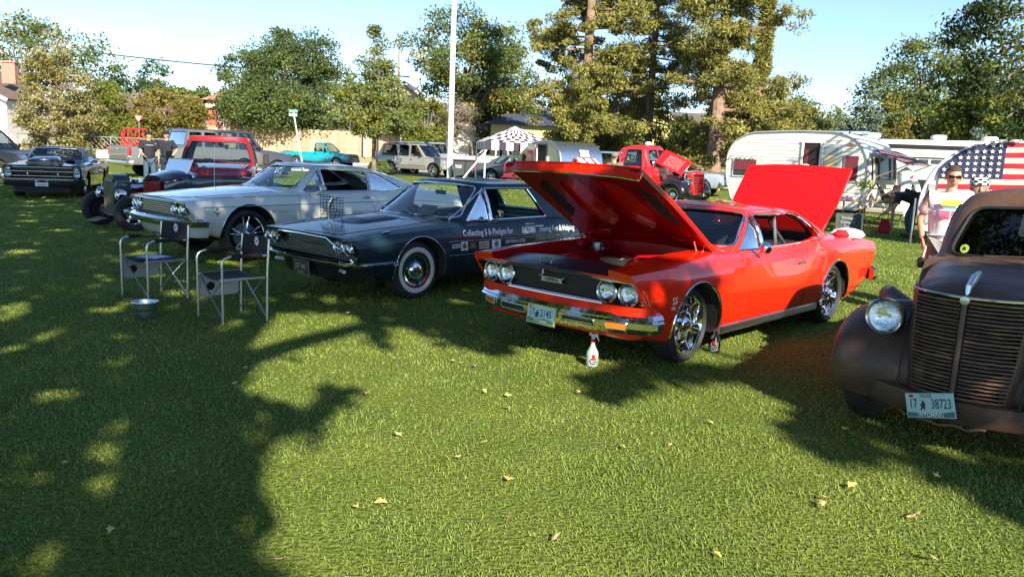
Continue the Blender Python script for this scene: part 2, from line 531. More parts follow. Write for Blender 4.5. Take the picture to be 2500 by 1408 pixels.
def make_wheel(root,x,y,R_,W,Rr,style='steel',steer=0.,col=None,hub=None,whitewall=False,n=36,z=None,tread=False):
 """a wheel (tyre) as a part of root with rim and hubcap as sub-parts; outer face towards sign(y)"""
 sg=1 if y>0 else-1
 mb=MB().mat(rubber)
 mb.lathe(tyre_profile(R_,Rr,W),n=n,axis='y',cap=False)
 if tread:
  for yy in(-.32,-.11,.11,.32):
   mb.lathe([(R_+.0015,yy*W-.006),(R_+.0015,yy*W+.006)],n=n,axis='y',cap=False)
 me=mb.mesh('wheel',angle=50)
 w=link('wheel',me,root,(x,y,(R_ if z is None else z)),(0,0,steer+(0 if sg>0 else PI)))
 if whitewall:
  b=MB().mat(M('whitewall_rubber',(.62,.61,.57),rough=.6))
  r0,r1=Rr+.022,Rr+.075;w2=W/2
  b.lathe([(r0,w2*.99),(r0+.01,w2*1.045),((r0+r1)/2,w2*1.06),(r1,w2*1.035),(r1+.003,w2*.98)],n=n,axis='y',cap=False)
  b.build('whitewall',w)
 b=MB().mat(chrome if style not in('steel','hotrod')else col)
 w2=W/2*.78
 if style=='steel':
  b.mat(col).lathe([(Rr,w2+.0),(Rr-.012,w2+.006),(Rr-.03,w2-.03),(Rr-.055,w2-.035),(Rr-.075,w2-.012),(Rr-.10,w2-.03),(.05,w2-.05),(0,w2-.05)],n=n,axis='y',cap=False)
  b.mat(chrome).lathe([(Rr+.002,w2+.004),(Rr-.004,w2+.014),(Rr-.03,w2+.006),(Rr-.034,w2-.012)],n=n,axis='y',cap=False)
  b.build('rim',w)
  h=MB().mat(chrome);hr=Rr*.56
  h.lathe([(hr,w2-.035),(hr,w2-.02),(hr*.93,w2+.005),(hr*.75,w2+.026),(hr*.45,w2+.042),(0,w2+.048)],n=n,axis='y',cap=False);h.build('hubcap',w)
 else:
  b.lathe([(Rr+.004,w2+.002),(Rr+.004,w2+.012),(Rr-.012,w2+.012),(Rr-.022,w2-.005)],n=n,axis='y',cap=False)
  if style=='multi':b.mat(black)
  b.lathe([(Rr-.022,w2-.005),(Rr-.035,-w2*.2),(Rr-.06,-w2)],n=n,axis='y',cap=False)
  ns={'six':6,'multi':5,'five':5,'wire':16,'slot':8}.get(style,5)
  hubr=.075;b.mat(chrome)
  if style=='slot':
   b.lathe([(Rr-.02,w2-.02),(Rr-.05,w2-.05),(.10,w2-.04),(.08,w2-.01),(0,w2)],n=n,axis='y',cap=False)
   for q in range(ns):
    a=2*PI*q/ns
    b.mat(dark).box((math.cos(a)*(Rr-.075),w2-.042,math.sin(a)*(Rr-.075)),(.04,.02,.055),(0,-a,0));b.mat(chrome)
  else:
   for q in range(ns):
    a=2*PI*q/ns+.3
    u=Vector((math.cos(a),0,math.sin(a)));t=Vector((-math.sin(a),0,math.cos(a)))
    def spoke(off,wid0,wid1,deep,aa=0.):
     k=7;L=[];
     for i in range(k):
      s=i/(k-1);r=hubr*.7+(Rr-.012-hubr*.7)*s
      yy=w2-.012-.035*math.sin(PI*min(1,s*1.1))*deep+.008*s
      wd=wid0+(wid1-wid0)*s
      c=u*r+t*(off*s)
      L.append((c,wd,yy))
     vs=[];fs=[]
     for(c,wd,yy)in L:
      vs+=[c-t*wd+Vector((0,yy-.012,0)),c-t*wd*.55+Vector((0,yy,0)),c+Vector((0,yy+.007,0)),c+t*wd*.55+Vector((0,yy,0)),c+t*wd+Vector((0,yy-.012,0)),c+Vector((0,yy-.04,0))]
     for i in range(k-1):
      for j in range(6):
       A=i*6+j;B=i*6+(j+1)%6;fs.append((A,B,B+6,A+6))
     fs+=[tuple(range(6)),tuple(range(k*6-1,k*6-7,-1))]
     b.add(vs,fs)
    if style=='six':spoke(0,.034,.052,1.)
    elif style=='multi':spoke(.052,.016,.014,.6);spoke(-.052,.016,.014,.6)
    elif style=='wire':spoke(0,.006,.006,.8)
    else:spoke(0,.03,.036,.8)
   b.lathe([(hubr,w2-.05),(hubr,w2-.012),(hubr*.8,w2+.004),(hubr*.45,w2+.02),(0,w2+.024)],n=20,axis='y',cap=False)
  b.build('rim',w)
  d=MB().mat(steel);d.lathe([(Rr*.62,w2-.11),(Rr*.62,w2-.09),(0,w2-.09)],n=24,axis='y',cap=False)
  d.mat(dark).lathe([(Rr-.03,-w2+.01),(0,-w2+.01)],n=24,axis='y',cap=False);d.build('brake_disc',w)
 return w
def headlight(root,x,y,z,r=.085,tilt=(0,0,0),ring=None,name='headlight',depth=.05):
 """sealed beam looking towards +x"""
 o=MB().mat(ring or chrome)
 o.lathe([(r*.9,-depth),(r*1.14,-depth*.6),(r*1.16,.004),(r*1.08,.014),(r*.99,.008),(r*.97,-.01)],n=28,axis='x',cap=False)
 h=o.build(name,root,(x,y,z),tilt)
 e=MB().mat(lens)
 e.lathe([(r*.98,-.006),(r*.8,-.022),(r*.5,-.036),(.001,-.042)],n=28,axis='x',cap=False)
 e.build('reflector',h)
 g=MB().mat(lampglass);g.lathe([(r*.99,.0),(r*.85,.012),(r*.5,.021),(0,.024)],n=28,axis='x',cap=False);g.build('lens',h)
 return h
def plate(root,x,y,z,lines,face,ink,tilt=(0,0,0),w=.305,h=.152,frame=None,extra=None,name='licence_plate',normal=1):
 """plate facing +x with text; lines: (text,size,dy,dz)"""
 mb=MB()
 if frame:mb.mat(frame).box((-.004,0,0),(.008,w+.02,h+.02),bevel=.004)
 mb.mat(face).box((.002,0,0),(.006,w,h),bevel=.002)
 p=mb.build(name,root,(x,y,z),tilt)
 t=MB()
 for L in lines:
  s,sz,dy,dz=L[:4];t.mat(L[4]if len(L)>4 else ink)
  text_on_plane(t,s,sz,(.0065,-dy,dz),(0,1,0),(0,0,1),bold=.0005,sx=L[5]if len(L)>5 else .8)
 if extra:extra(t)
 t.build('lettering',p,smooth=False,fix=False)
 return p
def make_shell(root,sp):
 """body, greenhouse and glass of a car from its spec; returns (body bvh, greenhouse bvh)"""
 paint=sp['paint'];angle=sp.get('angle',28)
 v,f=loft(sp['lines'],sp.get('ns',56),sp.get('k',3),sp.get('sharp'))
 me=clean_mesh(v,f,[paint],angle);bb=to_bvh(me)
 cut=[]
 for(x,z,r,yi,yo)in sp['arches']:
  for s in(1,-1):
   c=MB().mat(under);c.lathe([(r,min(s*yi,s*yo)),(r,max(s*yi,s*yo))],n=40,axis='y',c=(x,0,z));cut.append(c.mesh())
 if sp.get('cabin'):
  c=MB().mat(sp.get('interior',int_black));c.prism(sp['cabin'][0],-sp['cabin'][1],sp['cabin'][1],'y');cut.append(c.mesh())
 cut+=sp.get('cutters',[])
 if cut:me=boolean(me,cut,angle=angle)
 me.name='body';body=link('body',me,root)
 gb=None
 if 'gh' in sp:
  k,kl=sp.get('ghk',(4,3))
  v,f=ring_loft(sp['gh'],k,kl,sp.get('ghsharp'),sp.get('ghl'))
  gm=clean_mesh(v,f,[sp.get('roof',paint)],sp.get('ghangle',35));gb=to_bvh(gm)
  t=sp.get('t',.035);L=[]
  for i,lev in enumerate(sp['gh']):
   cx=np.mean([p[0]for p in lev]);q=[]
   for p in lev:
    q.append((p[0]+(t if p[0]<cx else-t)*(1.2 if abs(p[0]-cx)>.3 else 0),max(0,p[1]-t),p[2]-(.25 if i==0 else t)))
   L.append(q)
  v,f=ring_loft(L,k,kl,sp.get('ghsharp'),sp.get('ghl'))
  im=clean_mesh(v,f,[sp.get('liner',headliner)],35)
  cuts=[im]
  for w_ in sp['side_windows']:
   c=MB().mat(sp.get('roof',paint));c.prism(w_['poly'],-2,2,'y');cuts.append(c.mesh())
  if 'windshield' in sp:
   c=MB().mat(sp.get('roof',paint));c.prism(sp['windshield'],sp['xmid'],3,'x');cuts.append(c.mesh())
  if 'rearwin' in sp:
   c=MB().mat(sp.get('roof',paint));c.prism(sp['rearwin'],-9,sp['xmid'],'x');cuts.append(c.mesh())
  gm2=boolean(gm,cuts,angle=sp.get('ghangle',35));gm2.name='roof'
  link('roof',gm2,root)
  gl=sp.get('glass',glass);trim=sp.get('trim',chrome);tr=sp.get('trim_r',.009)
  def pane(name,kind,poly,sgn=1,gmat=gl,tr=tr):
   if gmat is not None:
    v,f=drape(gb,kind,poly,-.014,.12,sgn)
    if f:link(name,raw_mesh(name,v,f,[gmat]),root)
   if tr:
    pts=path_on(gb,kind,poly,.002,.07,sgn,True)
    if len(pts)>3:MB().mat(trim).tube(pts,tr,6,closed=True).build(name+'_trim',root)
  for w_ in sp['side_windows']:
   for s in(1,-1):pane(w_.get('name','side_window'),'side',w_['poly'],s,w_.get('glass',gl)if not w_.get('open')else None,w_.get('tr',tr))
  if 'windshield' in sp:pane('windscreen','front',sp['windshield'])
  if 'rearwin' in sp:pane('rear_window','rear',sp['rearwin'])
 return bb,gb
def seam(root,bvh,pts,name='panel_gap',r=.0035,kind='side',sgns=(1,),m=None,off=.0005,step=.05,closed=False,flat=1.):
 for s in sgns:
  P=path_on(bvh,kind,pts,off,step,s,closed)
  if len(P)>1:MB().mat(m or seal).tube(P,r,5,closed=closed,flat=flat).build(name,root)
def arch_trim(root,bvh,x,z,r,a0,a1,m,rad=.010,sgns=(1,-1),off=.002,name='wheel_arch_trim'):
 pts=[(x+r*math.cos(a),z+r*math.sin(a))for a in np.linspace(R(a0),R(a1),26)]
 for s in sgns:
  P=path_on(bvh,'side',pts,off,.2,s)
  if len(P)>2:MB().mat(m).tube(P,rad,6).build(name,root)
def seat(root,x,y,z,w,m,h=.62,name='seat',head=False,lean=-.22,d=.5):
 mb=MB().mat(m)
 mb.box((x,y,z+.08),(d,w,.16),bevel=.05)
 mb.box((x-d*.5-.02,y,z+.12+h/2),(.13,w,h),(0,lean,0),bevel=.05)
 if head:mb.box((x-d*.5-.12,y,z+h+.22),(.10,w*.55,.2),(0,lean,0),bevel=.045)
 return mb.build(name,root,angle=60)
def steering(root,x,y,z,r=.19,m=None):
 mb=MB().mat(m or int_black)
 pts=[Vector((x,y,z))+Euler((0,-.5,0)).to_matrix()@Vector((0,r*math.cos(a),r*math.sin(a)))for a in np.linspace(0,2*PI,25)[:-1]]
 mb.tube(pts,.012,6,closed=True);mb.tube([(x,y,z),(x+.35,y,z-.2)],.02,6)
 c=Vector((x,y,z))
 mb.tube([pts[0],c,pts[12]],.01,5)
 return mb.build('steering_wheel',root)
def under_box(root,x0,x1,w,z0=.2,z1=.42):
 mb=MB().mat(under);mb.box(((x0+x1)/2,0,(z0+z1)/2),(abs(x1-x0),w,z1-z0),bevel=.03)
 return mb.build('chassis',root)
def text_on_skin(mb,bvh,body,size,x0,z,sgn=1,bold=.0,off=.003,align='LEFT',sx=1.,slope=0.):
 v,f=text_mesh(body,size,bold,align)
 d=-sgn;out=[]
 for p in v:
  x=x0+d*p.x*sx;h,n=rc(bvh,'side',x,z+p.y+slope*p.x,sgn)
  out.append(h+n*off if h is not None else Vector((x,sgn*.95,z+p.y)))
 mb.add(out,f)
def bulge(bvh,x0,x1,w0,w1,h,m,root,name='bonnet_bulge',nx=24,ny=14,pw=3.):
 v=[];f=[]
 for i in range(nx+1):
  s=i/nx;x=x0+(x1-x0)*s;w=w0+(w1-w0)*s
  for j in range(ny+1):
   t=-1+2*j/ny;y=w*t
   q,n=rc(bvh,'top',x,y)
   z=q.z if q is not None else 0
   e=(1-abs(t)**pw)*min(1,s*4)*min(1,(1-s)*3)
   v.append((x,y,z-.012+(h+.012)*max(0,e)**.8))
 for i in range(nx):
  for j in range(ny):a=i*(ny+1)+j;f.append((a,a+1,a+ny+2,a+ny+1))
 return link(name,raw_mesh(name,v,f,[m],angle=40),root)
def paintmat(name,col,rough=.25,metal=0.,col2=None,**k):
 return M(name,col,rough=rough,metal=metal,coat=1.,coatr=.015,col2=col2,**k)
def red_coupe():
 root=thing('muscle_car','bright red two-door muscle car with bonnet and boot lid open','car',(0.93,7.45,0),R(-133.2))
 red=paintmat('red_orange_paint',(.82,.022,.004),rough=.3,metal=.12)
 redin=M('red_inner_paint',(.30,.003,.005),rough=.25,coat=.5)
 WB=2.92
 lines=[[(.70,.70,.27),(.30,.70,.24),(-3.3,.70,.24),(-3.98,.66,.34)],[(.72,.84,.31),(.2,.87,.23),(-3.3,.87,.23),(-4.02,.82,.36)],[(.74,.90,.42),(.2,.925,.36),(-1.5,.93,.36),(-3.2,.93,.38),(-4.06,.88,.46)],[(.78,.91,.60),(.2,.945,.60),(-1.5,.95,.60),(-3.0,.95,.64),(-4.10,.90,.62)],[(.93,.895,.80),(.3,.925,.78),(-.8,.93,.80),(-1.8,.91,.80),(-2.7,.94,.84),(-4.16,.90,.78)],[(.95,.87,.842),(.3,.885,.865),(-.8,.875,.875),(-1.8,.84,.885),(-2.5,.87,.955),(-3.4,.875,.945),(-4.17,.86,.86)],[(.95,.74,.86),(.3,.77,.90),(-.7,.76,.925),(-1.8,.74,.92),(-2.5,.75,.98),(-3.4,.74,.96),(-4.17,.72,.87)],[(.95,.35,.872),(.3,.36,.935),(-.7,.36,.965),(-1.8,.36,.94),(-2.5,.36,.985),(-3.4,.36,.97),(-4.19,.36,.88)],[(.955,0,.876),(.3,0,.942),(-.7,0,.975),(-1.8,0,.95),(-2.5,0,.99),(-3.4,0,.975),(-4.2,0,.88)],]
 c1=MB().mat(black);c1.box((1.0,0,.672),(.46,1.74,.205));
 bay=MB().mat(redin);bay.prism([(.70,.64),(.70,-.64),(.0,-.58),(-.62,-.60),(-.62,.60),(.0,.58)],.36,1.2,'z')
 bay2=MB().mat(redin);bay2.box((.90,0,1.025),(.50,1.30,.43))
 boot=MB().mat(dark);boot.prism([(-3.12,.60),(-3.12,-.60),(-3.95,-.60),(-3.95,.60)],.45,1.2,'z')
 sp=dict(paint=red,lines=lines,sharp=[1,0,0,1,1,1,0,0,1],ns=60,arches=[(0,.335,.385,.50,1.2),(-WB,.345,.375,.50,1.2)],cabin=([(-.80,.30),(-.80,1.3),(-2.75,1.3),(-2.75,.30)],.80),cutters=[c1.mesh(),bay.mesh(),bay2.mesh(),boot.mesh()],gh=[[(-.66,0,.94),(-.70,.45,.935),(-.84,.765,.90),(-1.6,.80,.885),(-2.35,.81,.93),(-2.98,.80,.95),(-3.10,.58,.965),(-3.14,0,.975)],[(-.98,0,1.13),(-1.02,.42,1.125),(-1.13,.70,1.10),(-1.7,.745,1.10),(-2.25,.75,1.11),(-2.66,.73,1.12),(-2.80,.52,1.13),(-2.86,0,1.14)],[(-1.27,0,1.29),(-1.30,.40,1.28),(-1.38,.60,1.262),(-1.8,.645,1.262),(-2.15,.64,1.255),(-2.42,.62,1.24),(-2.52,.46,1.24),(-2.56,0,1.25)],[(-1.33,0,1.312),(-1.36,.36,1.305),(-1.44,.52,1.292),(-1.8,.56,1.30),(-2.12,.55,1.29),(-2.36,.52,1.268),(-2.45,.38,1.265),(-2.48,0,1.275)],[(-1.5,0,1.33),(-1.6,.0,1.333),(-1.7,0,1.335),(-1.8,0,1.335),(-2.0,0,1.33),(-2.15,0,1.32),(-2.25,0,1.31),(-2.35,0,1.295)]],ghl=[True,False,True,False,True],xmid=-1.8,liner=headliner,side_windows=[dict(poly=[(-.93,.925),(-1.33,1.225),(-1.36,.925)],name='quarter_light',glass=glass_clear),dict(poly=roundpoly([(-1.39,.925),(-1.37,1.235),(-2.18,1.235),(-2.36,1.19),(-2.66,.985),(-2.45,.945)],.05),open=True)],windshield=roundpoly([(-.735,.965),(.735,.965),(.60,1.245),(.3,1.262),(-.3,1.262),(-.60,1.245)],.06),rearwin=roundpoly([(-.60,1.0),(.60,1.0),(.47,1.215),(-.47,1.215)],.05),glass=glass_dark)
 bb,gb=make_shell(root,sp)
 for x,y,r,w in((0,.74,.335,.235),(0,-.74,.335,.235),(-WB,.76,.335,.27),(-WB,-.76,.335,.27)):
  make_wheel(root,x,y,r,w,r-.078,'six',steer=(R(3)if x==0 else 0),tread=True,n=48)
 under_box(root,.5,-3.9,1.1)
 for a0,a1,x,z,r in((-8,188,0,.335,.385),(-12,192,-WB,.345,.375)):
  arch_trim(root,bb,x,z,r,a0,a1,chrome,.011)
 seam(root,bb,[(-.80,.30),(-.80,.62),(-.78,.80),(-.81,.875)],sgns=(1,-1))
 seam(root,bb,[(-2.10,.30),(-2.10,.70),(-2.12,.80),(-2.22,.89)],sgns=(1,-1))
 seam(root,bb,[(-.80,.30),(-2.10,.30)],sgns=(1,-1))
 for s in(1,-1):
  m=MB().mat(alum);m.box((-1.46,s*.905,.245),(2.1,.03,.075),bevel=.01);m.build('sill_moulding',root)
 seam(root,gb,[(-.86,.93),(-1.36,1.262),(-1.9,1.268),(-2.3,1.24),(-2.68,1.02)],'drip_rail',.008,m=chrome,sgns=(1,-1),off=.006)
 seam(root,gb,[(-2.40,.96),(-2.64,.99)],'window_trim',.007,m=chrome,sgns=(1,-1))
 for s in(1,-1):
  P=path_on(gb,'side',[(-1.375,.92),(-1.36,1.235)],.004,.1,s);MB().mat(chrome).tube(P,.011,6).build('quarter_light_post',root)
 g=MB().mat(black)
 for k in range(7):g.box((.805,0,.60+k*.024),(.03,1.0,.008))
 g.box((.80,0,.675),(.02,1.02,.17)).build('grille',root)
 m=MB().mat(chrome)
 m.box((.855,0,.772),(.03,1.06,.012));m.box((.83,0,.578),(.03,1.06,.014));m.build('grille_moulding',root)
 t=MB().mat(alum);t.prism([(-.15,.045),(-.11,.012),(-.12,-.012),(.12,-.012),(.11,.012),(.15,.045),(.11,.028),(-.11,.028)],0,.012,'x')
 b=t.build('grille_badge',root,(.835,-.02,.68));t=MB().mat(black);text_on_plane(t,'CHEVELLE',.034,(.0145,0,.009),(0,1,0),(0,0,1),bold=.0008);t.build('lettering',b,smooth=False,fix=False)
 for s in(1,-1):
  headlight(root,.835,s*.565,.672,.088);headlight(root,.815,s*.765,.672,.088)
  m=MB().mat(chrome)
  m.tube([(.93,s*.48,.778),(.92,s*.70,.778),(.87,s*.885,.775),(.79,s*.90,.68),(.74,s*.92,.575)],.011,6);m.build('headlight_bezel',root)
  m=MB().mat(alum)
  for k in range(5):m.box((.775,s*.875,.60+k*.026),(.05,.05,.006),(0,0,-s*.5))
  m.build('bezel_louvre',root)
 m=MB().mat(red);sweep(m,smooth_path([(.66,-.90),(.78,-.80),(.84,-.4),(.855,0),(.84,.4),(.78,.80),(.66,.90)]),[(-.06,.50),(.0,.51),(.0,.57),(-.06,.575)]);m.build('front_valance',root)
 m=MB().mat(chrome);sweep(m,smooth_path([(.62,-.945),(.74,-.89),(.88,-.5),(.91,0),(.88,.5),(.74,.89),(.62,.945)]),[(0,.345),(-.02,.35),(-.055,.40),(-.06,.45),(-.045,.468),(-.05,.48),(-.03,.512),(.02,.53),(.03,.52),(.0,.5),(.02,.4)]);m.build('front_bumper',root,angle=20)
 bmp=[c for c in root.children if c.name.startswith('front_bumper')][0]
 bvb=to_bvh(bmp.data)
 for s in(1,-1):
  for nm,mt,y0,y1,z0,z1,off in(('bumper_air_slot',black,.21,.52,.385,.44,.002),('turn_signal',amber,.62,.79,.395,.445,.008)):
   poly=roundpoly([(s*y0,z0),(s*y1,z0),(s*y1,z1),(s*y0,z1)],.012)
   v,f=drape(bvb,'front',poly,off,.05);link(nm,raw_mesh(nm,v,f,[mt]),root)
   P=path_on(bvb,'front',poly,off+.001,.05,1,True);MB().mat(alum).tube(P,.0045,5,closed=True).build(nm+'_rim',root)
 green=M('plate_green',(.10,.22,.12),rough=.5);sky_b=M('plate_blue',(.42,.62,.66),rough=.5);ink=M('plate_ink',(.02,.03,.06),rough=.5)
 brass=M('plate_frame_yellow',(.35,.36,.03),rough=.3,metal=.6)
 def horse(t,x=.0065,dy=.045,s=1.):
  t.mat(ink);H=[(-.02,-.03),(-.012,-.008),(-.022,.006),(-.006,.012),(0,.03),(.008,.036),(.012,.018),(.024,.012),(.016,-.004),(.022,-.028),(.012,-.016),(.004,-.03),(0,-.012),(-.01,-.026)]
  t.prism([(p[0]*s-dy,p[1]*s)for p in H],x-.0003,x+.0002,'x')
 def ex(t):
  horse(t,.0065,.045,1.1)
  t.mat(redlens);t.prism([(-.135,.05),(-.11,.05),(-.11,.07),(-.135,.07)],.0058,.0066,'x')
  t.mat(green);t.prism([(-.148,-.07),(.148,-.07),(.148,-.04),(.06,-.028),(-.05,-.042),(-.148,-.03)],.0056,.0062,'x')
  t.mat(white);text_on_plane(t,'WYOMING',.03,(.0068,0,-.055),(0,1,0),(0,0,1),bold=.0005)
 plate(root,.985,0,.40,[('17',.09,.10,.012,ink,.66),('2145',.09,-.055,.012,ink,.72)],sky_b,ink,(0,-.12,0),frame=brass,extra=ex)
 m=MB().mat(chrome);sweep(m,smooth_path([(-3.95,.93),(-4.12,.90),(-4.24,.5),(-4.27,0),(-4.24,-.5),(-4.12,-.90),(-3.95,-.93)]),[(0,.40),(-.03,.41),(-.06,.46),(-.05,.54),(0,.56)]);m.build('rear_bumper',root)
 for s in(1,-1):
  m=MB().mat(redlens);m.box((-4.155,s*.79,.70),(.03,.17,.09),(0,0,s*.1),bevel=.01);m.box((-4.10,s*.885,.70),(.10,.03,.085),bevel=.01);m.build('tail_light',root)
  m=MB().mat(chrome);m.box((-4.05,s*.915,.735),(.07,.012,.02),bevel=.004);m.build('quarter_badge',root)
 for s in(1,-1):
  h,n=rc(bb,'side',.42,.60,s)
  if h is None:continue
  m=MB().mat(white)
  text_on_plane(m,'SS',.085,(h.x-.02*s,h.y+s*.004,h.z),(-s,0,0),(.0,0,1),bold=.001)
  text_on_plane(m,'396',.045,(h.x-.0*s,h.y+s*.004,h.z-.06),(-s,0,0),(.0,0,1),bold=.0006)
  m.build('fender_emblem',root,smooth=False,fix=False)
 for s in(1,-1):
  h,n=rc(bb,'side',-1.98,.76,s)
  m=MB().mat(chrome);m.box((h.x,h.y+s*.022,h.z),(.17,.018,.022),bevel=.007);m.box((h.x+.075,h.y+s*.01,h.z),(.03,.03,.03),bevel=.008);m.box((h.x-.075,h.y+s*.01,h.z),(.03,.03,.03),bevel=.008)
  m.lathe([(.011,0),(.011,.008),(0,.01)],12,(h.x-.04,h.y,h.z-.06),'y');m.build('door_handle',root)
 m=MB().mat(chrome);m.tube([(-1.12,.87,.885),(-1.12,.92,.93),(-1.10,.95,.955)],.009,6);m.lathe([(.0,.06),(.03,.055),(.052,.03),(.058,0),(.05,-.004),(0,-.004)],24,(-1.10,.96,.96),'x');m.build('door_mirror',root)
 for y in(.36,-.36):seat(root,-1.45,y,.36,.52,M('black_seat_vinyl',(.03,.03,.03),rough=.45),h=.48,head=True)
 seat(root,-2.3,0,.38,1.3,int_black,h=.42)
 m=MB().mat(int_black);m.box((-.86,0,.86),(.3,1.5,.16),bevel=.05);m.build('dashboard',root)
 steering(root,-1.14,.36,.86)
 m=MB().mat(M('silver_tube',(.5,.5,.5),rough=.3,metal=.9));m.tube([(-2.15,-.62,.4),(-2.05,-.56,1.18),(-2.05,.56,1.18),(-2.15,.62,.4)],.024,8);m.tube([(-2.05,.5,1.15),(-2.6,.55,.75)],.02,8);m.build('roll_bar',root)
 m=MB().mat(paper);m.box((-.93,.44,.995),(.004,.34,.15),(.06,-.95,.12));tag(m.build('windscreen_card',None),'white show card lying on the dashboard of the red muscle car','card')
 o=bpy.data.objects['windscreen_card'];o.matrix_world=Matrix.Translation(root.location)@root.rotation_euler.to_matrix().to_4x4()
 ang=R(HOOD_A)
 hx,hz=-.60,.955
 def lid(name,poly,hx,hz,ang,holes,thick=.012,m_out=red,m_in=redin,edge=.05):
  v,f=drape(bb,'top',poly,.0,.11)
  n=len(v);M3=Matrix.Translation((hx,0,hz))@Matrix.Rotation(ang,4,'Y')@Matrix.Translation((-hx,0,-hz))
  from collections import Counter
  ec=Counter()
  for q in f:
   for i in range(len(q)):ec[tuple(sorted((q[i],q[(i+1)%len(q)])))]+=1
  bd=[]
  for q in f:
   for i in range(len(q)):
    a,b=q[i],q[(i+1)%len(q)]
    if ec[tuple(sorted((a,b)))]==1:bd.append((a,b))
  V=list(v)+[p-Vector((0,0,thick))for p in v]
  F=[tuple(q)for q in f]+[tuple(i+n for i in reversed(q))for q in f]+[(b,a,a+n,b+n)for a,b in bd]
  me=clean_mesh(V,F,[m_out],40);me.transform(M3);o=link(name,me,root)
  V=[p-Vector((0,0,thick+.002))for p in v]+[p-Vector((0,0,edge))for p in v]
  me=clean_mesh(V,F,[m_in],40)
  cuts=[]
  for h in holes:c=MB().mat(m_in);c.prism(roundpoly(h,.07),0,3,'z');cuts.append(c.mesh())
  me=boolean(me,cuts,angle=40);me.transform(M3);link('inner_frame',me,o)
  if name=='bonnet':
   for h in holes[2:4]:
    b=MB().mat(M('sound_pad',(.012,.014,.013),rough=.9));zt=float(rc(bb,'top',.2,.58)[0].z);b.prism(h,zt-thick-.022,zt-thick-.03,'z');me=b.mesh();me.transform(M3);link('sound_pad',me,o)
  return o,M3
 hp=[(.905,.0),(.90,.55),(.885,.735),(.3,.745),(-.60,.73),(-.60,-.73),(.3,-.745),(.885,-.735),(.90,-.55)]
 holes=[[(.72,.10),(.55,.36),(.05,.42),(-.28,.24),(-.1,.06)],[(.72,-.10),(.55,-.36),(.05,-.42),(-.28,-.24),(-.1,-.06)],[(.62,.46),(.50,.64),(-.12,.64),(.02,.52)],[(.62,-.46),(.50,-.64),(-.12,-.64),(.02,-.52)],[(-.36,.34),(-.40,.60),(-.46,.60),(-.46,.36)],[(-.36,-.34),(-.40,-.60),(-.46,-.60),(-.46,-.36)],[(-.40,.2),(-.40,-.2),(-.46,-.2),(-.46,.2)]]
 bon,M3=lid('bonnet',hp,hx,hz,ang,holes,edge=.045)
 m=MB().mat(red);sweep(m,[(.86,-.74),(.905,-.55),(.925,0),(.905,.55),(.86,.74)],[(.03,.84),(-.008,.845),(.0,.765),(.012,.762),(.02,.82)])
 me=m.mesh(angle=30);me.transform(M3);link('bonnet_lip',me,bon)
 m=MB().mat(chrome);m.tube([(.872,-.74,.762),(.912,-.55,.760),(.932,0,.759),(.912,.55,.760),(.872,.74,.762)],.008,6)
 me=m.mesh();me.transform(M3);link('bonnet_moulding',me,bon)
 for s in(1,-1):
  m=MB().mat(chrome)
  A=M3@Vector((-.30,s*.66,.86));B=Vector((-.38,s*.66,.88));m.tube([A,B],.010,6)
  A2=M3@Vector((-.48,s*.66,.88));B2=Vector((-.52,s*.66,.88));m.tube([A2,B2],.012,6)
  m.box(tuple((B+B2)/2),(.2,.02,.04),bevel=.008)
  m.build('bonnet_hinge',root)
 bp=[(-3.16,.0),(-3.16,.60),(-3.6,.66),(-4.12,.66),(-4.15,0),(-4.12,-.66),(-3.6,-.66),(-3.16,-.60)]
 o,_=lid('boot_lid',bp,-3.16,.97,R(-BOOT_A),[[(-3.4,.1),(-3.4,.5),(-3.9,.5),(-3.9,.1)],[(-3.4,-.1),(-3.4,-.5),(-3.9,-.5),(-3.9,-.1)]],m_out=M('red_boot_paint',(.66,.005,.007),rough=.5,coat=.15,coatr=.2,spec=.25))
 m=MB().mat(red);m.box((-3.18,0,.965),(.10,1.25,.012),bevel=.004);m.build('boot_hinge_panel',root)
 navy=M('radiator_cover_black',(.010,.016,.024),rough=.42,coat=.1)
 m=MB().mat(navy)
 prof=[(.945,.815),(.88,.84),(.66,.875),(.56,.865)]
 vs=[];ys=np.linspace(-.64,.64,15)
 for y in ys:
  k=(y/.62)**2
  for(x,z)in prof:vs.append((x-.035*k,y,z-.035*k-.0))
 for y in ys:
  k=(y/.62)**2
  for(x,z)in prof:vs.append((x-.035*k,y,z-.035*k-.03))
 n=len(ys)*4;fs=[]
 for i in range(len(ys)-1):
  for j in range(3):
   a=i*4+j;fs.append((a,a+1,a+5,a+4));fs.append((n+a,n+a+4,n+a+5,n+a+1))
  fs.append((i*4,i*4+4,n+i*4+4,n+i*4));fs.append((i*4+3,n+i*4+3,n+i*4+7,i*4+7))
 m.add(vs,fs);m.build('radiator_cover',root)
 m=MB().mat(black);m.box((.885,-.05,.80),(.07,.11,.07),bevel=.015);m.mat(steel).tube([(.9,-.11,.78),(.9,-.10,.86),(.88,-.05,.875),(.88,-.0,.86),(.9,.01,.79)],.009,6);m.tube([(.92,-.05,.82),(.93,-.05,.74)],.012,6);m.build('bonnet_latch',root)
 m=MB().mat(redin)
 for s in(1,-1):
  pts=[(-.58,.16),(-.55,.34),(-.2,.44),(.2,.42),(.55,.30),(.68,.12),(.68,.0),(-.58,.0)]
  m.prism([(x,z+.40)for x,z in pts],s*.62,s*.40,'y')
 m.box((0,0,.40),(1.3,1.2,.04));m.build('inner_fender',root)
 m=MB().mat(M('engine_orange',(.55,.05,.01),rough=.4));m.box((-.10,0,.52),(.6,.36,.26),bevel=.04)
 m.mat(M('engine_black',(.02,.02,.02),rough=.35))
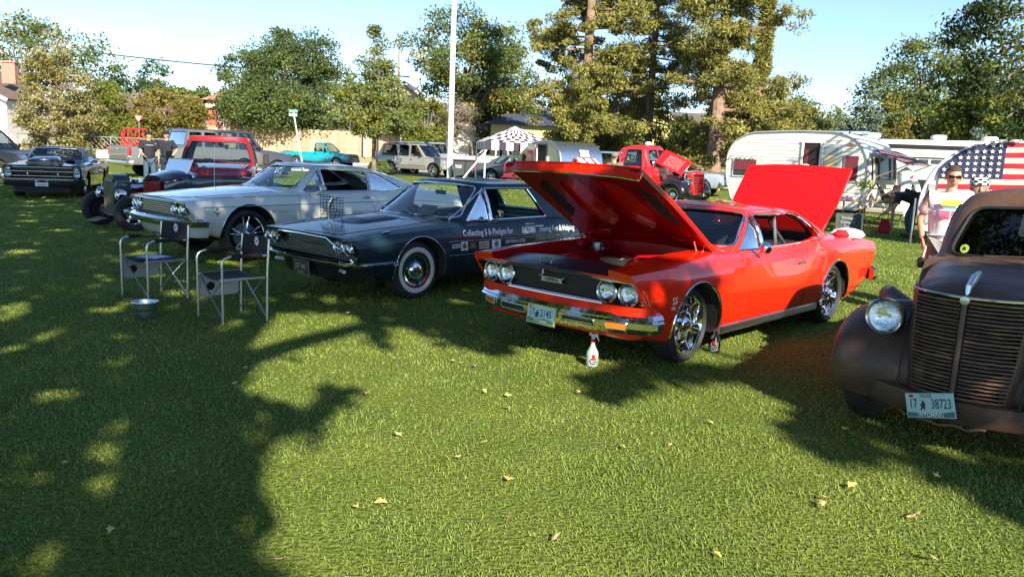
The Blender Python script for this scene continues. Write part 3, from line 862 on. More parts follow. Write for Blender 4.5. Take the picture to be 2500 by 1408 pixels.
 m.lathe([(.0,0),(.17,.0),(.18,.02),(.18,.06),(.15,.075),(0,.08)],28,(-.08,0,.74))
 m.mat(chrome);m.lathe([(.10,.08),(.10,.095),(.02,.10),(0,.11)],20,(-.08,0,.74));m.box((-.1,.24,.66),(.52,.1,.05),bevel=.02);m.box((-.1,-.24,.66),(.52,.1,.05),bevel=.02)
 m.mat(black);m.tube([(.2,.1,.7),(.4,.18,.74),(.6,.12,.70)],.028,8);m.tube([(.2,-.2,.62),(.45,-.26,.70),(.6,-.22,.66)],.024,8)
 m.lathe([(.05,-.1),(.06,0),(.05,.1),(0,.11)],12,(.35,.30,.66));m.build('engine',root)
 for k in range(5):MB().mat(black).tube([(.1-k*.1,.26,.68),(.08-k*.1,.34,.72),(.0-k*.09,.30,.80),(-.08,.12,.80)],.008,5).build('ignition_lead',root)
 MB().mat(chrome).tube([(.45,-.40,.78),(.2,-.42,.80),(-.1,-.40,.80),(-.5,-.42,.84)],.010,6).build('fuel_line',root);MB().mat(black).box((.46,-.44,.70),(.22,.18,.20),bevel=.02).mat(redlens).box((.46,-.44,.805),(.18,.05,.02)).build('battery',root)
 MB().mat(alum).lathe([(0,0),(.04,0),(.042,.02),(0,.03)],14,(.57,.1,.80)).build('radiator_cap',root);MB().mat(redin).tube([(.50,.5,.86),(.1,.34,.88),(-.3,.5,.88)],.014,6).build('cross_brace',root);MB().mat(chrome).tube([(.42,-.2,.72),(.44,0,.76),(.42,.22,.72)],.030,10).build('water_hose',root)
 m=MB().mat(M('fan_shroud_red',(.5,.01,.01),rough=.3,coat=.6));m.box((.48,0,.60),(.10,.7,.34),bevel=.03);m.build('fan_shroud',root)
 m=MB().mat(steel);m.lathe([(.0,-.05),(.05,-.05),(.06,0),(.05,.04),(0,.05)],14,(-.40,-.50,.86));m.box((-.47,-.5,.84),(.12,.14,.05),bevel=.015);m.tube([(-.4,-.5,.86),(-.2,-.52,.82),(.05,-.5,.76)],.008,5);m.build('master_cylinder',root)
 m=MB().mat(redin);m.box((-.66,0,.9),(.05,1.3,.1),bevel=.01);m.build('cowl_panel',root)
 cl=MB().mat(M('white_towel',(.75,.76,.8),rough=.9,bump=.4,bscale=25));cl.lathe([(.0,.0),(.14,.0),(.16,.03),(.13,.075),(.06,.10),(0,.105)],18)
 t=cl.build('towel',None);t.location=(root.matrix_basis@Vector((-3.42,.80,.945))if False else Vector(root.location)+Euler((0,0,R(-133.2))).to_matrix()@Vector((-3.50,.79,.94)));t.scale=(1.3,.75,1)
 tag(t,'bundled white towel resting on the rear wing of the red muscle car','towel')
 cl=MB().mat(M('red_rag',(.5,.01,.02),rough=.9,bump=.5,bscale=20));cl.lathe([(0,0),(.07,0),(.09,.03),(.05,.085),(0,.09)],12)
 t=cl.build('rag',None);t.location=Vector(root.location)+Euler((0,0,R(-133.2))).to_matrix()@Vector((-3.30,.80,.945));tag(t,'crumpled red rag beside the white towel on the red car','rag')
 return root
HOOD_A=-32
BOOT_A=-57
red_coupe()
def personal_coupe():
 root=thing('lettered_coupe','dark blue-green two-door car with charity lettering and stickers on its side','car',(-1.77,10.0,0),R(-132.8))
 P=paintmat('dark_teal_paint',(.005,.020,.032),rough=.35,spec=.25);P.node_tree.nodes['Principled BSDF'].inputs['Coat Weight'].default_value=.45
 teal=M('teal_vinyl',(.015,.09,.10),rough=.45)
 WB=2.88
 lines=[[(.62,.66,.30),(.3,.70,.24),(-3.6,.70,.24),(-4.20,.66,.34)],[(.66,.84,.32),(.2,.88,.23),(-3.4,.88,.23),(-4.24,.82,.34)],[(.78,.92,.46),(.2,.945,.36),(-3.2,.95,.36),(-4.28,.90,.44)],[(.84,.945,.52),(.2,.965,.56),(-2.0,.975,.56),(-3.2,.975,.58),(-4.30,.93,.58)],[(.90,.93,.66),(.2,.95,.72),(-1.5,.955,.74),(-3.2,.95,.76),(-4.30,.92,.70)],[(.98,.90,.735),(.2,.91,.80),(-1.5,.915,.86),(-2.6,.90,.88),(-4.2,.88,.80)],[(1.00,.80,.755),(.2,.80,.835),(-1.0,.80,.885),(-2.6,.80,.90),(-4.2,.80,.83)],[(1.01,.45,.765),(.2,.45,.865),(-.7,.45,.915),(-2.6,.45,.91),(-4.2,.45,.84)],[(1.01,0,.768),(.2,0,.875),(-.7,0,.93),(-2.6,0,.915),(-4.2,0,.845)],]
 c1=MB().mat(black);c1.prism([(-.50,.725),(.50,.725),(.56,.67),(.86,.545),(.87,.49),(-.87,.49),(-.86,.545),(-.56,.67)],.80,1.3,'x')
 sp=dict(paint=P,lines=lines,sharp=[1,0,0,1,0,1,1,0,1],ns=60,arches=[(0,.36,.385,.55,1.2),(-WB,.30,.36,.55,.9)],cabin=([(-.66,.30),(-.66,1.3),(-2.75,1.3),(-2.75,.30)],.82),cutters=[c1.mesh()],interior=teal,gh=[[(-.42,0,0.900),(-.50,.50,0.890),(-.72,.80,0.860),(-1.6,.83,0.865),(-2.4,.83,0.870),(-2.95,.80,0.875),(-3.10,.55,0.885),(-3.12,0,0.890)],[(-.80,0,1.148),(-.86,.46,1.136),(-1.02,.72,1.113),(-1.6,.755,1.113),(-2.3,.755,1.113),(-2.72,.73,1.124),(-2.84,.52,1.136),(-2.87,0,1.136)],[(-1.14,0,1.350),(-1.18,.44,1.339),(-1.27,.635,1.319),(-1.7,.67,1.319),(-2.2,.67,1.316),(-2.50,.65,1.310),(-2.60,.48,1.310),(-2.62,0,1.316)],[(-1.20,0,1.373),(-1.24,.40,1.365),(-1.33,.56,1.352),(-1.7,.59,1.355),(-2.2,.59,1.353),(-2.43,.56,1.343),(-2.52,.4,1.339),(-2.54,0,1.345)],[(-1.4,0,1.388),(-1.5,0,1.391),(-1.6,0,1.393),(-1.7,0,1.395),(-2.0,0,1.393),(-2.2,0,1.385),(-2.3,0,1.375),(-2.4,0,1.363)]],ghl=[True,False,True,False,True],xmid=-1.7,side_windows=[dict(poly=[(-.84,0.895),(-1.235,1.269),(-1.25,0.895)],name='quarter_light',glass=glass_clear),dict(poly=roundpoly([(-1.285,0.895),(-1.275,1.287),(-2.06,1.287),(-2.34,0.910)],.03),open=True)],windshield=roundpoly([(-.765,0.925),(.765,0.925),(.615,1.299),(.3,1.319),(-.3,1.319),(-.615,1.299)],.05),rearwin=roundpoly([(-.60,0.940),(.60,0.940),(.50,1.264),(-.50,1.264)],.05),glass=glass_clear,trim_r=.012,liner=teal)
 bb,gb=make_shell(root,sp)
 for x,y in((0,.77),(0,-.77),(-WB,.77),(-WB,-.77)):
  make_wheel(root,x,y,.345,.205,.195,'steel',col=M('green_wheel_paint',(.004,.06,.05),rough=.2,coat=1),whitewall=True,n=44)
 under_box(root,.5,-4.0,1.1)
 arch_trim(root,bb,0,.36,.388,-14,194,chrome,.007);arch_trim(root,bb,-WB,.30,.363,5,175,chrome,.007)
 seam(root,bb,[(-.72,.30),(-.72,.60),(-.73,.88)],sgns=(1,-1));seam(root,bb,[(-2.22,.30),(-2.22,.70),(-2.28,.88)],sgns=(1,-1));seam(root,bb,[(-.72,.30),(-2.22,.30)],sgns=(1,-1))
 seam(root,bb,[(.96,.0),(.90,.60),(.2,.70),(-.42,.66)],kind='top',name='bonnet_gap',r=.004);seam(root,bb,[(.90,-.60),(.2,-.70),(-.42,-.66)],kind='top',name='bonnet_gap',r=.004)
 for z0 in(.665,.50):
  seam(root,bb,[(-.42,z0),(-4.0,z0-.01)],'side_moulding',.005,m=chrome,sgns=(1,-1),off=.002)
 seam(root,gb,[(-.62,.89),(-1.24,1.278),(-1.7,1.285),(-2.25,1.282),(-2.42,1.26)],'drip_rail',.012,m=chrome,sgns=(1,-1),off=.006)
 for s in(1,-1):
  Q=path_on(gb,'side',[(-1.268,.885),(-1.255,1.25)],.004,.1,s);MB().mat(chrome).tube(Q,.012,6).build('quarter_light_post',root)
 bulge(bb,.50,-.40,.30,.36,.045,P,root)
 bulge(bb,-.12,-.36,.60,.60,.012,P,root,'cowl_panel')
 g=MB().mat(M('grille_metal',(.16,.18,.19),rough=.3,metal=.9))
 g.box((.83,0,.61),(.02,1.7,.24))
 gm=MB().mat(M('grille_bar_metal',(.34,.37,.38),rough=.25,metal=.95))
 for k in range(8):
  z=.505+k*.028;hw=float(np.interp(z,[.49,.545,.67,.725],[.87,.86,.56,.50]));gm.box((.862,0,z),(.012,2*hw,.0065))
 for k in range(-24,25):
  y=k*.036;zt=float(np.interp(abs(y),[.50,.56,.86],[.725,.67,.545]));gm.box((.855,y,(.49+zt)/2),(.012,.0065,zt-.49))
 g.mat(dark).box((.825,0,.60),(.01,1.7,.2));g.build('grille_backing',root);gm.build('grille',root)
 MB().mat(chrome).tube([(.875,.30,.625),(.875,-.30,.625)],.007,6).build('grille_rail',root);m=MB().mat(chrome);m.prism([(0,.05),(.03,.0),(.12,.008),(.03,-.02),(.0,-.06),(-.03,-.02),(-.12,.008),(-.03,0)],.87,.885,'x');m.build('grille_emblem',root)
 m=MB().mat(chrome);m.tube([(.90,-.87,.495),(.935,-.80,.56),(.965,-.57,.675),(1.0,-.50,.735),(1.015,0,.745),(1.0,.50,.735),(.965,.57,.675),(.935,.80,.56),(.90,.87,.495)],.010,6);m.build('grille_surround',root)
 for s in(1,-1):
  c=MB().mat(black);
  headlight(root,.955,s*.66,.655,.074);headlight(root,.935,s*.815,.645,.074)
  h,n=rc(bb,'top',.45,s*.86);m=MB().mat(chrome);m.box((h.x,h.y,h.z+.012),(.11,.022,.02),(0,.1,0),bevel=.007);m.build('wing_ornament',root)
 m=MB().mat(chrome)
 sweep(m,smooth_path([(.385,-.975),(.66,-.975),(.86,-.93),(.985,-.55),(1.01,0),(.985,.55),(.86,.93),(.66,.975),(.385,.975)]),[(0,.44),(-.025,.447),(-.05,.468),(-.05,.478),(-.028,.492),(0,.497)]);m.build('front_bumper',root,angle=25)
 m=MB().mat(M('valance_black',(.012,.014,.014),rough=.4));sweep(m,smooth_path([(.60,-.86),(.84,-.50),(.86,0),(.84,.5),(.60,.86)]),[(-.03,.26),(-.09,.44),(0,.44),(.05,.26)]);m.build('lower_valance',root)
 for s in(1,-1):
  m=MB().mat(M('fog_lamp_glass',(.55,.56,.55),rough=.2,coat=1));m.box((.88,s*.62,.37),(.04,.22,.05),(0,.25,-s*.3),bevel=.015);m.build('parking_lamp',root)
  m=MB().mat(chrome);m.box((.93,s*.24,.37),(.015,.02,.15),(0,.35,0),bevel=.004);m.build('bumper_guard',root)
 ink=M('plate_ink_yellow',(.55,.47,.16),rough=.5);face=M('plate_dark_blue',(.015,.03,.045),rough=.5)
 plate(root,1.0,-.02,.345,[('JCF 345',.085,0,.012),('CALIFORNIA',.03,0,-.055)],face,ink,(0,.05,0),frame=alum)
 t=MB().mat(white)
 text_on_skin(t,bb,'Collecting $ & Pledges for',.105,-.66,.755,bold=.0022,sx=.80)
 text_on_skin(t,bb,'Having Fun & Helping',.105,-2.08,.755,bold=.0022,sx=.80)
 tag(t.build('door_lettering',root,smooth=False,fix=False),'white charity lettering along the upper side')
 v,f=drape(bb,'side',[(-1.73,.715),(-1.73,.80),(-1.99,.80),(-1.99,.715)],.002,.05);link('logo_panel',raw_mesh('logo_panel',v,f,[white]),root)
 t=MB().mat(M('logo_ink',(.01,.02,.06)));text_on_skin(t,bb,'JDRF',.105,-1.74,.757,bold=.001,sx=.72,off=.005);t.build('logo_lettering',root,smooth=False,fix=False)
 t=MB().mat(white);text_on_skin(t,bb,'HELPING A CURE',.03,-1.80,.83,bold=.0003,sx=.8,off=.004);text_on_skin(t,bb,'JDRF BEACH CITIES',.055,-1.40,.62,bold=.0006,sx=.8,off=.004);t.build('small_lettering',root,smooth=False,fix=False)
 brown=M('sticker_brown',(.30,.22,.16));olive=M('sticker_olive',(.10,.09,.02));grey=M('sticker_grey',(.5,.5,.5));blk=M('sticker_black',(.02,.02,.02))
 for(x0,x1,z0,z1,mt,kind)in((-.47,-.60,.585,.635,grey,'r'),(-.615,-.73,.55,.655,white,'s'),(-.76,-.87,.565,.64,olive,'a'),(-.925,-1.10,.555,.645,grey,'p'),(-1.15,-1.31,.55,.655,white,'s')):
  poly=[(x0,z0),(x1,z0),(x1,z1),(x0,z1)]if kind!='a' else[(x0,z0),(x1,z0),(x1,(z0+z1)/2),((x0+x1)/2-.03,z1),((x0+x1)/2+.03,z1),(x0,(z0+z1)/2)]
  v,f=drape(bb,'side',poly,.003,.05);s_=link('sticker',raw_mesh('sticker',v,f,[mt]),root)
  cx,cz=(x0+x1)/2,(z0+z1)/2
  if kind=='r':t=MB().mat(blk);text_on_skin(t,bb,'EBAK',.045,x0-.01,cz,bold=.0004,off=.005);t.build('print',s_,smooth=False,fix=False)
  elif kind=='s':
   v,f=drape(bb,'side',[(cx+.035*math.cos(a),cz+.035*math.sin(a))for a in np.linspace(0,2*PI,9)[:-1]],.005,.05);link('print',raw_mesh('print',v,f,[M('sticker_red',(.35,.03,.04))if cx>-1 else M('sticker_slate',(.10,.12,.14))]),s_)
   for q in range(8):
    a=q*PI/4;v,f=drape(bb,'side',[(cx+.047*math.cos(a)+dx,cz+.042*math.sin(a)+dz)for dx,dz in((-.006,-.006),(.006,-.006),(.006,.006),(-.006,.006))],.005,.05);link('print',raw_mesh('print',v,f,[blk]),s_)
  elif kind=='p':
   v,f=drape(bb,'side',[(x0-.01,z0+.01),(x1+.01,z0+.01),(x1+.01,z1-.01),(x0-.01,z1-.01)],.005,.05);link('print',raw_mesh('print',v,f,[brown]),s_)
  else:t=MB().mat(M('sticker_gold',(.5,.4,.05)));text_on_skin(t,bb,'76',.04,x0-.03,cz-.006,bold=.0004,off=.005);t.build('print',s_,smooth=False,fix=False)
 for s in(1,-1):
  h,n=rc(bb,'side',-2.05,.80,s);m=MB().mat(chrome);m.box((h.x,h.y+s*.02,h.z),(.18,.018,.022),bevel=.006);m.build('door_handle',root)
 m=MB().mat(chrome);m.tube([(-1.16,.90,.88),(-1.22,.95,.92),(-1.24,.98,.97)],.013,6);m.box((-1.24,.985,.985),(.07,.14,.085),(0,0,-.2),bevel=.02);m.build('door_mirror',root)
 for y in(.38,-.38):seat(root,-1.55,y,.34,.58,teal,h=.40)
 seat(root,-2.35,0,.36,1.3,teal,h=.38)
 m=MB().mat(teal);m.box((-.78,0,.83),(.3,1.5,.14),bevel=.05);m.build('dashboard',root);steering(root,-1.02,.38,.86,m=teal)
 m=MB().mat(int_black);m.tube([(-1.15,0,1.26),(-1.13,0,1.22)],.008,5);m.box((-1.13,0,1.20),(.02,.20,.055),bevel=.02);m.build('rear_view_mirror',root)
 for s in(1,-1):
  m=MB().mat(steel);m.tube([(-.40,s*.12+.25,.93),(-.50,s*.12-.05,.975),(-.56,s*.12-.25,1.0)],.007,5);m.build('wiper',root)
 X=Matrix.Translation(root.location)@root.rotation_euler.to_matrix().to_4x4()
 m=MB().mat(paper);m.box((-.80,.10,.965),(.004,.27,.20),(0,-.75,.1));tag(m.build('windscreen_card',None),'white information card on the dashboard of the dark blue-green car','card');bpy.data.objects[m and C.objects[-1].name].matrix_world=X
 wf=thing('wire_ornament','small wire basket frame with a bright bent tube standing on the dark blue-green bonnet','ornament',X@Vector((.50,-.20,.865)),R(-132.8))
 q=MB().mat(M('wire_dark',(.05,.06,.07),rough=.3,metal=.9))
 for k in range(7):
  z=.05+k*.035
  q.tube([(-.12,-.13,z),(.02,-.15,z+.01),(.03,.13,z+.02),(-.10,.16,z+.01)],.0035,4,closed=True)
 for k in range(5):
  y=-.13+k*.065;q.tube([(-.11,y,.05),(-.12,y,.28)],.0035,4);q.tube([(.02,y,.05),(.03,y,.30)],.0035,4)
 for y in(-.14,.15):q.tube([(-.1,y,.0),(-.04,y*.8,.14),(.03,y,.0)],.005,5)
 q.build('wire_basket',wf)
 q=MB().mat(chrome);q.tube([(0,0,0),(.0,.01,.12),(-.01,.03,.22),(-.03,.06,.27),(-.05,.09,.26)],[.02,.019,.019,.02,.022],8);q.build('bent_tube',wf)
 return root
personal_coupe()
def fastback():
 root=thing('white_fastback','off-white two-door fastback car with big chrome wheels standing in tree shade','car',(-4.62,12.55,0),R(-133))
 P=paintmat('off_white_paint',(.60,.61,.565),rough=.28)
 WB=3.02
 lines=[[(.60,.70,.33),(.3,.72,.26),(-3.7,.72,.26),(-4.25,.66,.36)],[(.62,.88,.35),(.2,.91,.25),(-3.5,.91,.25),(-4.28,.86,.38)],[(.70,.95,.46),(.2,.975,.40),(-3.3,.98,.42),(-4.32,.94,.48)],[(.84,.965,.60),(.2,.985,.62),(-2.0,.995,.62),(-3.2,1.0,.66),(-4.36,.96,.66)],[(.92,.955,.74),(.2,.965,.785),(-1.4,.97,.80),(-2.4,.955,.82),(-3.1,.98,.86),(-4.40,.95,.76)],[(.95,.93,.80),(.2,.925,.855),(-1.4,.92,.90),(-2.3,.90,.92),(-3.0,.93,.965),(-4.38,.91,.85)],[(.96,.80,.825),(.2,.80,.89),(-1.0,.80,.945),(-2.4,.79,.96),(-3.2,.80,.985),(-4.38,.78,.875)],[(.97,.40,.84),(.2,.40,.925),(-.7,.40,.985),(-2.6,.40,.985),(-4.38,.38,.885)],[(.97,0,.845),(.2,0,.935),(-.7,0,.995),(-2.6,0,.99),(-4.38,0,.89)],]
 c1=MB().mat(M('grille_recess',(.10,.11,.12),rough=.4,metal=.6));c1.box((1.06,0,.70),(.36,1.80,.185))
 sp=dict(paint=P,lines=lines,sharp=[1,0,0,1,0,1,0,0,1],ns=60,arches=[(0,.34,.435,.55,1.2),(-WB,.33,.41,.55,1.2)],cabin=([(-.78,.30),(-.78,1.3),(-2.9,1.3),(-2.9,.30)],.84),cutters=[c1.mesh()],interior=int_black,gh=[[(-.56,0,.965),(-.64,.5,.955),(-.86,.80,.92),(-1.7,.83,.92),(-2.6,.83,.945),(-3.4,.80,.965),(-3.72,.60,.95),(-3.80,0,.955)],[(-.92,0,1.17),(-.98,.46,1.16),(-1.13,.735,1.135),(-1.7,.765,1.13),(-2.4,.76,1.14),(-2.95,.72,1.13),(-3.2,.52,1.12),(-3.27,0,1.13)],[(-1.25,0,1.345),(-1.28,.44,1.335),(-1.38,.63,1.315),(-1.8,.67,1.32),(-2.2,.66,1.31),(-2.52,.61,1.27),(-2.68,.46,1.265),(-2.74,0,1.275)],[(-1.31,0,1.37),(-1.35,.40,1.362),(-1.44,.56,1.348),(-1.8,.59,1.356),(-2.15,.57,1.342),(-2.4,.52,1.31),(-2.54,.40,1.298),(-2.6,0,1.31)],[(-1.5,0,1.388),(-1.6,0,1.39),(-1.7,0,1.392),(-1.85,0,1.392),(-2.0,0,1.388),(-2.15,0,1.378),(-2.28,0,1.362),(-2.42,0,1.342)]],ghl=[True,False,True,False,True],xmid=-1.8,side_windows=[dict(poly=[(-.97,.945),(-1.34,1.27),(-1.37,.945)],name='quarter_light',glass=glass),dict(poly=roundpoly([(-1.40,.945),(-1.39,1.285),(-2.28,1.27),(-2.28,.95)],.03),open=True),dict(poly=roundpoly([(-2.32,.955),(-2.32,1.262),(-2.50,1.235),(-2.98,1.0),(-2.75,.965)],.03),glass=glass)],windshield=roundpoly([(-.765,.995),(.765,.995),(.61,1.295),(.3,1.318),(-.3,1.318),(-.61,1.295)],.05),rearwin=roundpoly([(-.62,1.0),(.62,1.0),(.48,1.24),(-.48,1.24)],.05),glass=glass,trim_r=.009)
 bb,gb=make_shell(root,sp)
 for x,y in((0,.80),(0,-.80),(-WB,.80),(-WB,-.80)):
  make_wheel(root,x,y,.385,.235,.300,'multi',steer=(R(4)if x==0 else 0),n=44)
 under_box(root,.5,-4.1,1.1)
 arch_trim(root,bb,0,.34,.435,-6,186,alum,.008);arch_trim(root,bb,-WB,.33,.41,-6,186,alum,.008)
 seam(root,bb,[(-.84,.30),(-.84,.70),(-.86,.90)],sgns=(1,-1));seam(root,bb,[(-2.28,.30),(-2.28,.65),(-2.22,.80),(-2.12,.92)],sgns=(1,-1));seam(root,bb,[(-.84,.30),(-2.28,.30)],sgns=(1,-1))
 seam(root,bb,[(.97,0),(.88,.62),(.2,.76),(-.50,.74)],kind='top',name='bonnet_gap',r=.004);seam(root,bb,[(.88,-.62),(.2,-.76),(-.50,-.74)],kind='top',name='bonnet_gap',r=.004)
 seam(root,bb,[(.70,.73),(-1.4,.765),(-3.2,.79),(-4.2,.72)],'side_moulding',.006,m=alum,sgns=(1,-1),off=.002)
 seam(root,bb,[(.86,.855),(-1.4,.895)],'feature_line',.0035,m=seal,sgns=(1,))
 seam(root,gb,[(-.80,.96),(-1.36,1.33),(-1.8,1.335),(-2.3,1.31),(-2.75,1.16)],'drip_rail',.009,m=alum,sgns=(1,-1),off=.006)
 for s in(1,-1):
  Q=path_on(gb,'side',[(-1.385,.93),(-1.37,1.29)],.004,.1,s);MB().mat(alum).tube(Q,.012,6).build('quarter_light_post',root)
  for k in(0,1):headlight(root,.955-k*.02,s*(.60+k*.19),.70,.080)
  m=MB().mat(chrome);m.tube([(.97,s*.50,.79),(.96,s*.70,.79),(.93,s*.88,.785),(.89,s*.90,.70),(.86,s*.89,.615)],.012,6);m.build('headlight_bezel',root)
 g=MB().mat(alum)
 for k in range(6):g.box((.935,0,.625+k*.03),(.03,1.0,.010))
 for k in range(-6,7):g.box((.92,k*.08,.70),(.02,.008,.17))
 g.build('grille',root)
 m=MB().mat(chrome);sweep(m,smooth_path([(.90,-.90),(.965,-.6),(.985,0),(.965,.6),(.90,.90)]),[(-.02,.79),(-.03,.80),(-.01,.815),(.01,.81)]);m.build('bonnet_moulding',root)
 m=MB().mat(P);sweep(m,smooth_path([(.62,-.93),(.80,-.86),(.89,-.4),(.91,0),(.89,.4),(.80,.86),(.62,.93)]),[(.0,.30),(-.05,.40),(-.05,.50),(0,.52),(.04,.40)]);m.build('front_valance',root)
 m=MB().mat(chrome);sweep(m,smooth_path([(.66,-.995),(.76,-.98),(.92,-.86),(1.02,-.45),(1.05,0),(1.02,.45),(.92,.86),(.76,.98),(.66,.995)]),[(0,.44),(-.035,.455),(-.06,.51),(-.06,.54),(-.03,.575),(0,.585),(.02,.5)]);m.build('front_bumper',root,angle=25)
 for s in(1,-1):
  m=MB().mat(black);m.box((.90,s*.35,.41),(.03,.26,.04),(0,-.2,-s*.05));m.build('valance_slot',root)
  m=MB().mat(amber);m.box((.90,s*.62,.42),(.03,.09,.05),(0,-.2,-s*.15),bevel=.01);m.build('turn_signal',root)
 h,n=rc(bb,'side',.50,.66,1);m=MB().mat(steel);m.prism([(-.05,.02),(0,.0),(.05,.02),(.03,-.005),(.0,-.05),(-.03,-.005)],0,.01,'y');m.lathe([(.018,.0),(.018,.01),(0,.012)],10,(0,0,.045),'y');m.build('wing_emblem',root,h)
 m=MB().mat(steel);text_on_skin(m,bb,'IMPALA',.042,-.46,.655,bold=.0,sx=1.5,off=.003);m.lathe([(.026,0),(.026,.006),(.018,.006),(.018,0)],16,rc(bb,'side',-.39,.655)[0],'y',cap=False);m.build('name_script',root,smooth=False,fix=False)
 for s in(1,-1):
  h,n=rc(bb,'side',-2.12,.85,s);m=MB().mat(chrome);m.box((h.x,h.y+s*.02,h.z),(.16,.018,.022),bevel=.006);m.build('door_handle',root)
 MB().mat(alum).tube([(-.30,-.70,.93),(-.32,-.71,1.62)],.0035,5).build('aerial',root)
 m=MB().mat(alum);m.tube([(-1.14,.90,.90),(-1.2,.96,.95)],.013,6);m.box((-1.22,1.0,1.0),(.11,.15,.10),(0,0,-.2),bevel=.025);m.build('door_mirror',root)
 for y in(.40,-.40):seat(root,-1.6,y,.36,.58,int_black,h=.42)
 seat(root,-2.5,0,.38,1.3,int_black,h=.38)
 m=MB().mat(int_black);m.box((-.90,0,.87),(.3,1.5,.15),bevel=.05);m.build('dashboard',root);steering(root,-1.16,.38,.90)
 m=MB().mat(M('fuzzy_dice',(.35,.36,.38),rough=.9));m.tube([(-1.24,0,1.31),(-1.22,0,1.27)],.006,5);m.box((-1.22,0,1.255),(.02,.21,.05),bevel=.02)
 for y in(-.09,-.02):m.box((-1.21,y,1.19),(.055,.055,.055),(.3,.4,y),bevel=.01)
 m.build('rear_view_mirror',root)
 for s in(0,1):m=MB().mat(int_black);m.tube([(-.54,.30-s*.5,1.0),(-.62,.05-s*.45,1.04),(-.66,-.12-s*.4,1.055)],.007,5);m.build('wiper',root)
 for c in root.children:
  if not c.name.startswith('wheel')or 'trim' in c.name:c.location.z+=.085
 return root
fastback()
def vehicle(name,label,loc,rz,paint,fr,rr,wb,hw,zb,belt,hood,roof,gx,wr,wins,ghw=.80,cat='car',group=None,bed=None,glassm=None,lower=None,wheel='five',deck=None,hoodf=None,wsy=.62,tumble=.16,gbase=.06,rearwin=True,seats=True,details=None,ns=40,trimr=.0,rimf=.62,open_w=False,crown=.05,nose=.1,boxy=.0,arch=None,mirror=True,tw=.22):
 """fr/rr: front and rear overhang; belt: shoulder height; gx: (cowl, roof front, roof rear, rear base) x"""
 root=thing(name,label,cat,loc,rz,group)
 hoodf=hoodf if hoodf is not None else hood-.10
 deck=deck if deck is not None else belt
 X0,X1=fr,-(wb+rr);c0,r0,r1,c1=gx
 n=nose
 def L(y,zf,zh,zc,zr,ze,dx=0,yf=None):return[(X0-dx,(yf if yf is not None else y-.05),zf),(X0-dx-.18,y-.01,zh),(c0+.05,y,zc),(c1+(.02 if c1>X1+.1 else .05),y,zr),(X1+dx*.5,y-.03,ze)]
 lines=[L(hw-.22,zb+.08,zb+.02,zb,zb,zb+.1,n),L(hw-.06,zb+.10,zb+.03,zb+.02,zb+.03,zb+.12,n),L(hw-.01,.50,.48,.48,.48,.50,n*.3),L(hw,.62,.64,.66,.66,.64,0),L(hw-.02,hoodf-.10,hoodf-.06,belt-.10,deck-.10,deck-.12,n*.4),L(hw-.06,hoodf-.03,hoodf-.005,belt-.02,deck-.02,deck-.04,n*.8),L(hw-.18,hoodf,hoodf+.02,belt,deck,deck-.02,n),L(hw*.45,hoodf+.02,hoodf+.04,hood,deck+.01,deck,n),L(0,hoodf+.03,hoodf+.05,hood+.01,deck+.01,deck,n)]
 lines=[sorted(l,key=lambda p:-p[0])for l in lines]
 ar=arch or wr+.055
 hi=hw-tumble
 cabin=([(c0-.25,.42),(c0-.25,roof),(c1+.2,roof),(c1+.2,.42)],hw-.17)
 cutters=[]
 if bed:
  c=MB().mat(M('bed_liner',(.03,.03,.03),rough=.8));c.box(((bed[0]+bed[1])/2,0,.72+1),(abs(bed[0]-bed[1]),hw*2-.22,2));cutters.append(c.mesh())
 def lev(t,inset,crownz):
  z=belt-gbase*.5+(roof-crown-belt)*t if t<=1 else roof-crown+crownz
  tt=min(t,1)
  a,b=c0+(r0-c0)*tt,c1+(r1-c1)*tt
  y=ghw*(hw-.06)/.8*.8*(1-tt)+hi*tt-inset
  y=(hw-.09)*(1-tt)+(hi-inset)*tt
  m=(a+b)/2
  return[(a-inset*.6+(.05 if t<1 else .02),0,z),(a-inset*.6,y*.62,z),(a-.07-inset*.6,y,z),(a*.6+b*.4,y+.01,z),(a*.35+b*.65,y+.01,z),(b+.07+inset*.6,y,z),(b+inset*.6,y*.62,z),(b+inset*.6-.01,0,z)]
 top=[(lev(1,0,0)[i][0]*.8+(r0+r1)/2*.2,0,roof+(-.01 if i in(0,7)else 0))for i in range(8)]
 L1=lev(0,0,0);gh=[[(p[0],p[1],p[2]-.03)for p in L1],lev(.5,-.012,0),lev(1,0,0),[(p[0],p[1],p[2])for p in lev(1.01,.07,crown*.7)],top]
 wp=[]
 for w_ in wins:
  if isinstance(w_,dict):wp.append(w_)
  else:
   xa0,xa1,xb1,xb0=w_[:4]
   wp.append(dict(poly=roundpoly([(xa0,belt+.03),(xa1,roof-crown-.05),(xb1,roof-crown-.05),(xb0,belt+.03)],.04),open=(len(w_)>4),glass=glassm))
 sp=dict(paint=paint,lines=lines,sharp=[1,0,0,0,0,0,1,0,1],ns=ns,k=2,arches=[(0,wr+.01,ar,.45,1.3),(-wb,wr+.01,ar,.45,1.3)],cabin=cabin,cutters=cutters,gh=gh,ghk=(2,2),ghl=[True,False,True,True,True],xmid=(r0+r1)/2,side_windows=wp,windshield=roundpoly([(-(hw-.16),belt+.035),(hw-.16,belt+.035),(hi-.08,roof-crown-.05),(-(hi-.08),roof-crown-.05)],.05),glass=glassm or glass_dark,trim=seal,trim_r=trimr)
 if rearwin:sp['rearwin']=roundpoly([(-(hw-.2),belt+.06),(hw-.2,belt+.06),(hi-.12,roof-crown-.05),(-(hi-.12),roof-crown-.05)],.05)
 bb,gb=make_shell(root,sp)
 for x in(0,-wb):
  for s in(1,-1):make_wheel(root,x,s*(hw-tw/2-.03),wr,tw,wr*rimf,wheel,n=28)
 under_box(root,fr-.3,X1+.3,1.0,zb+.02,zb+.3)
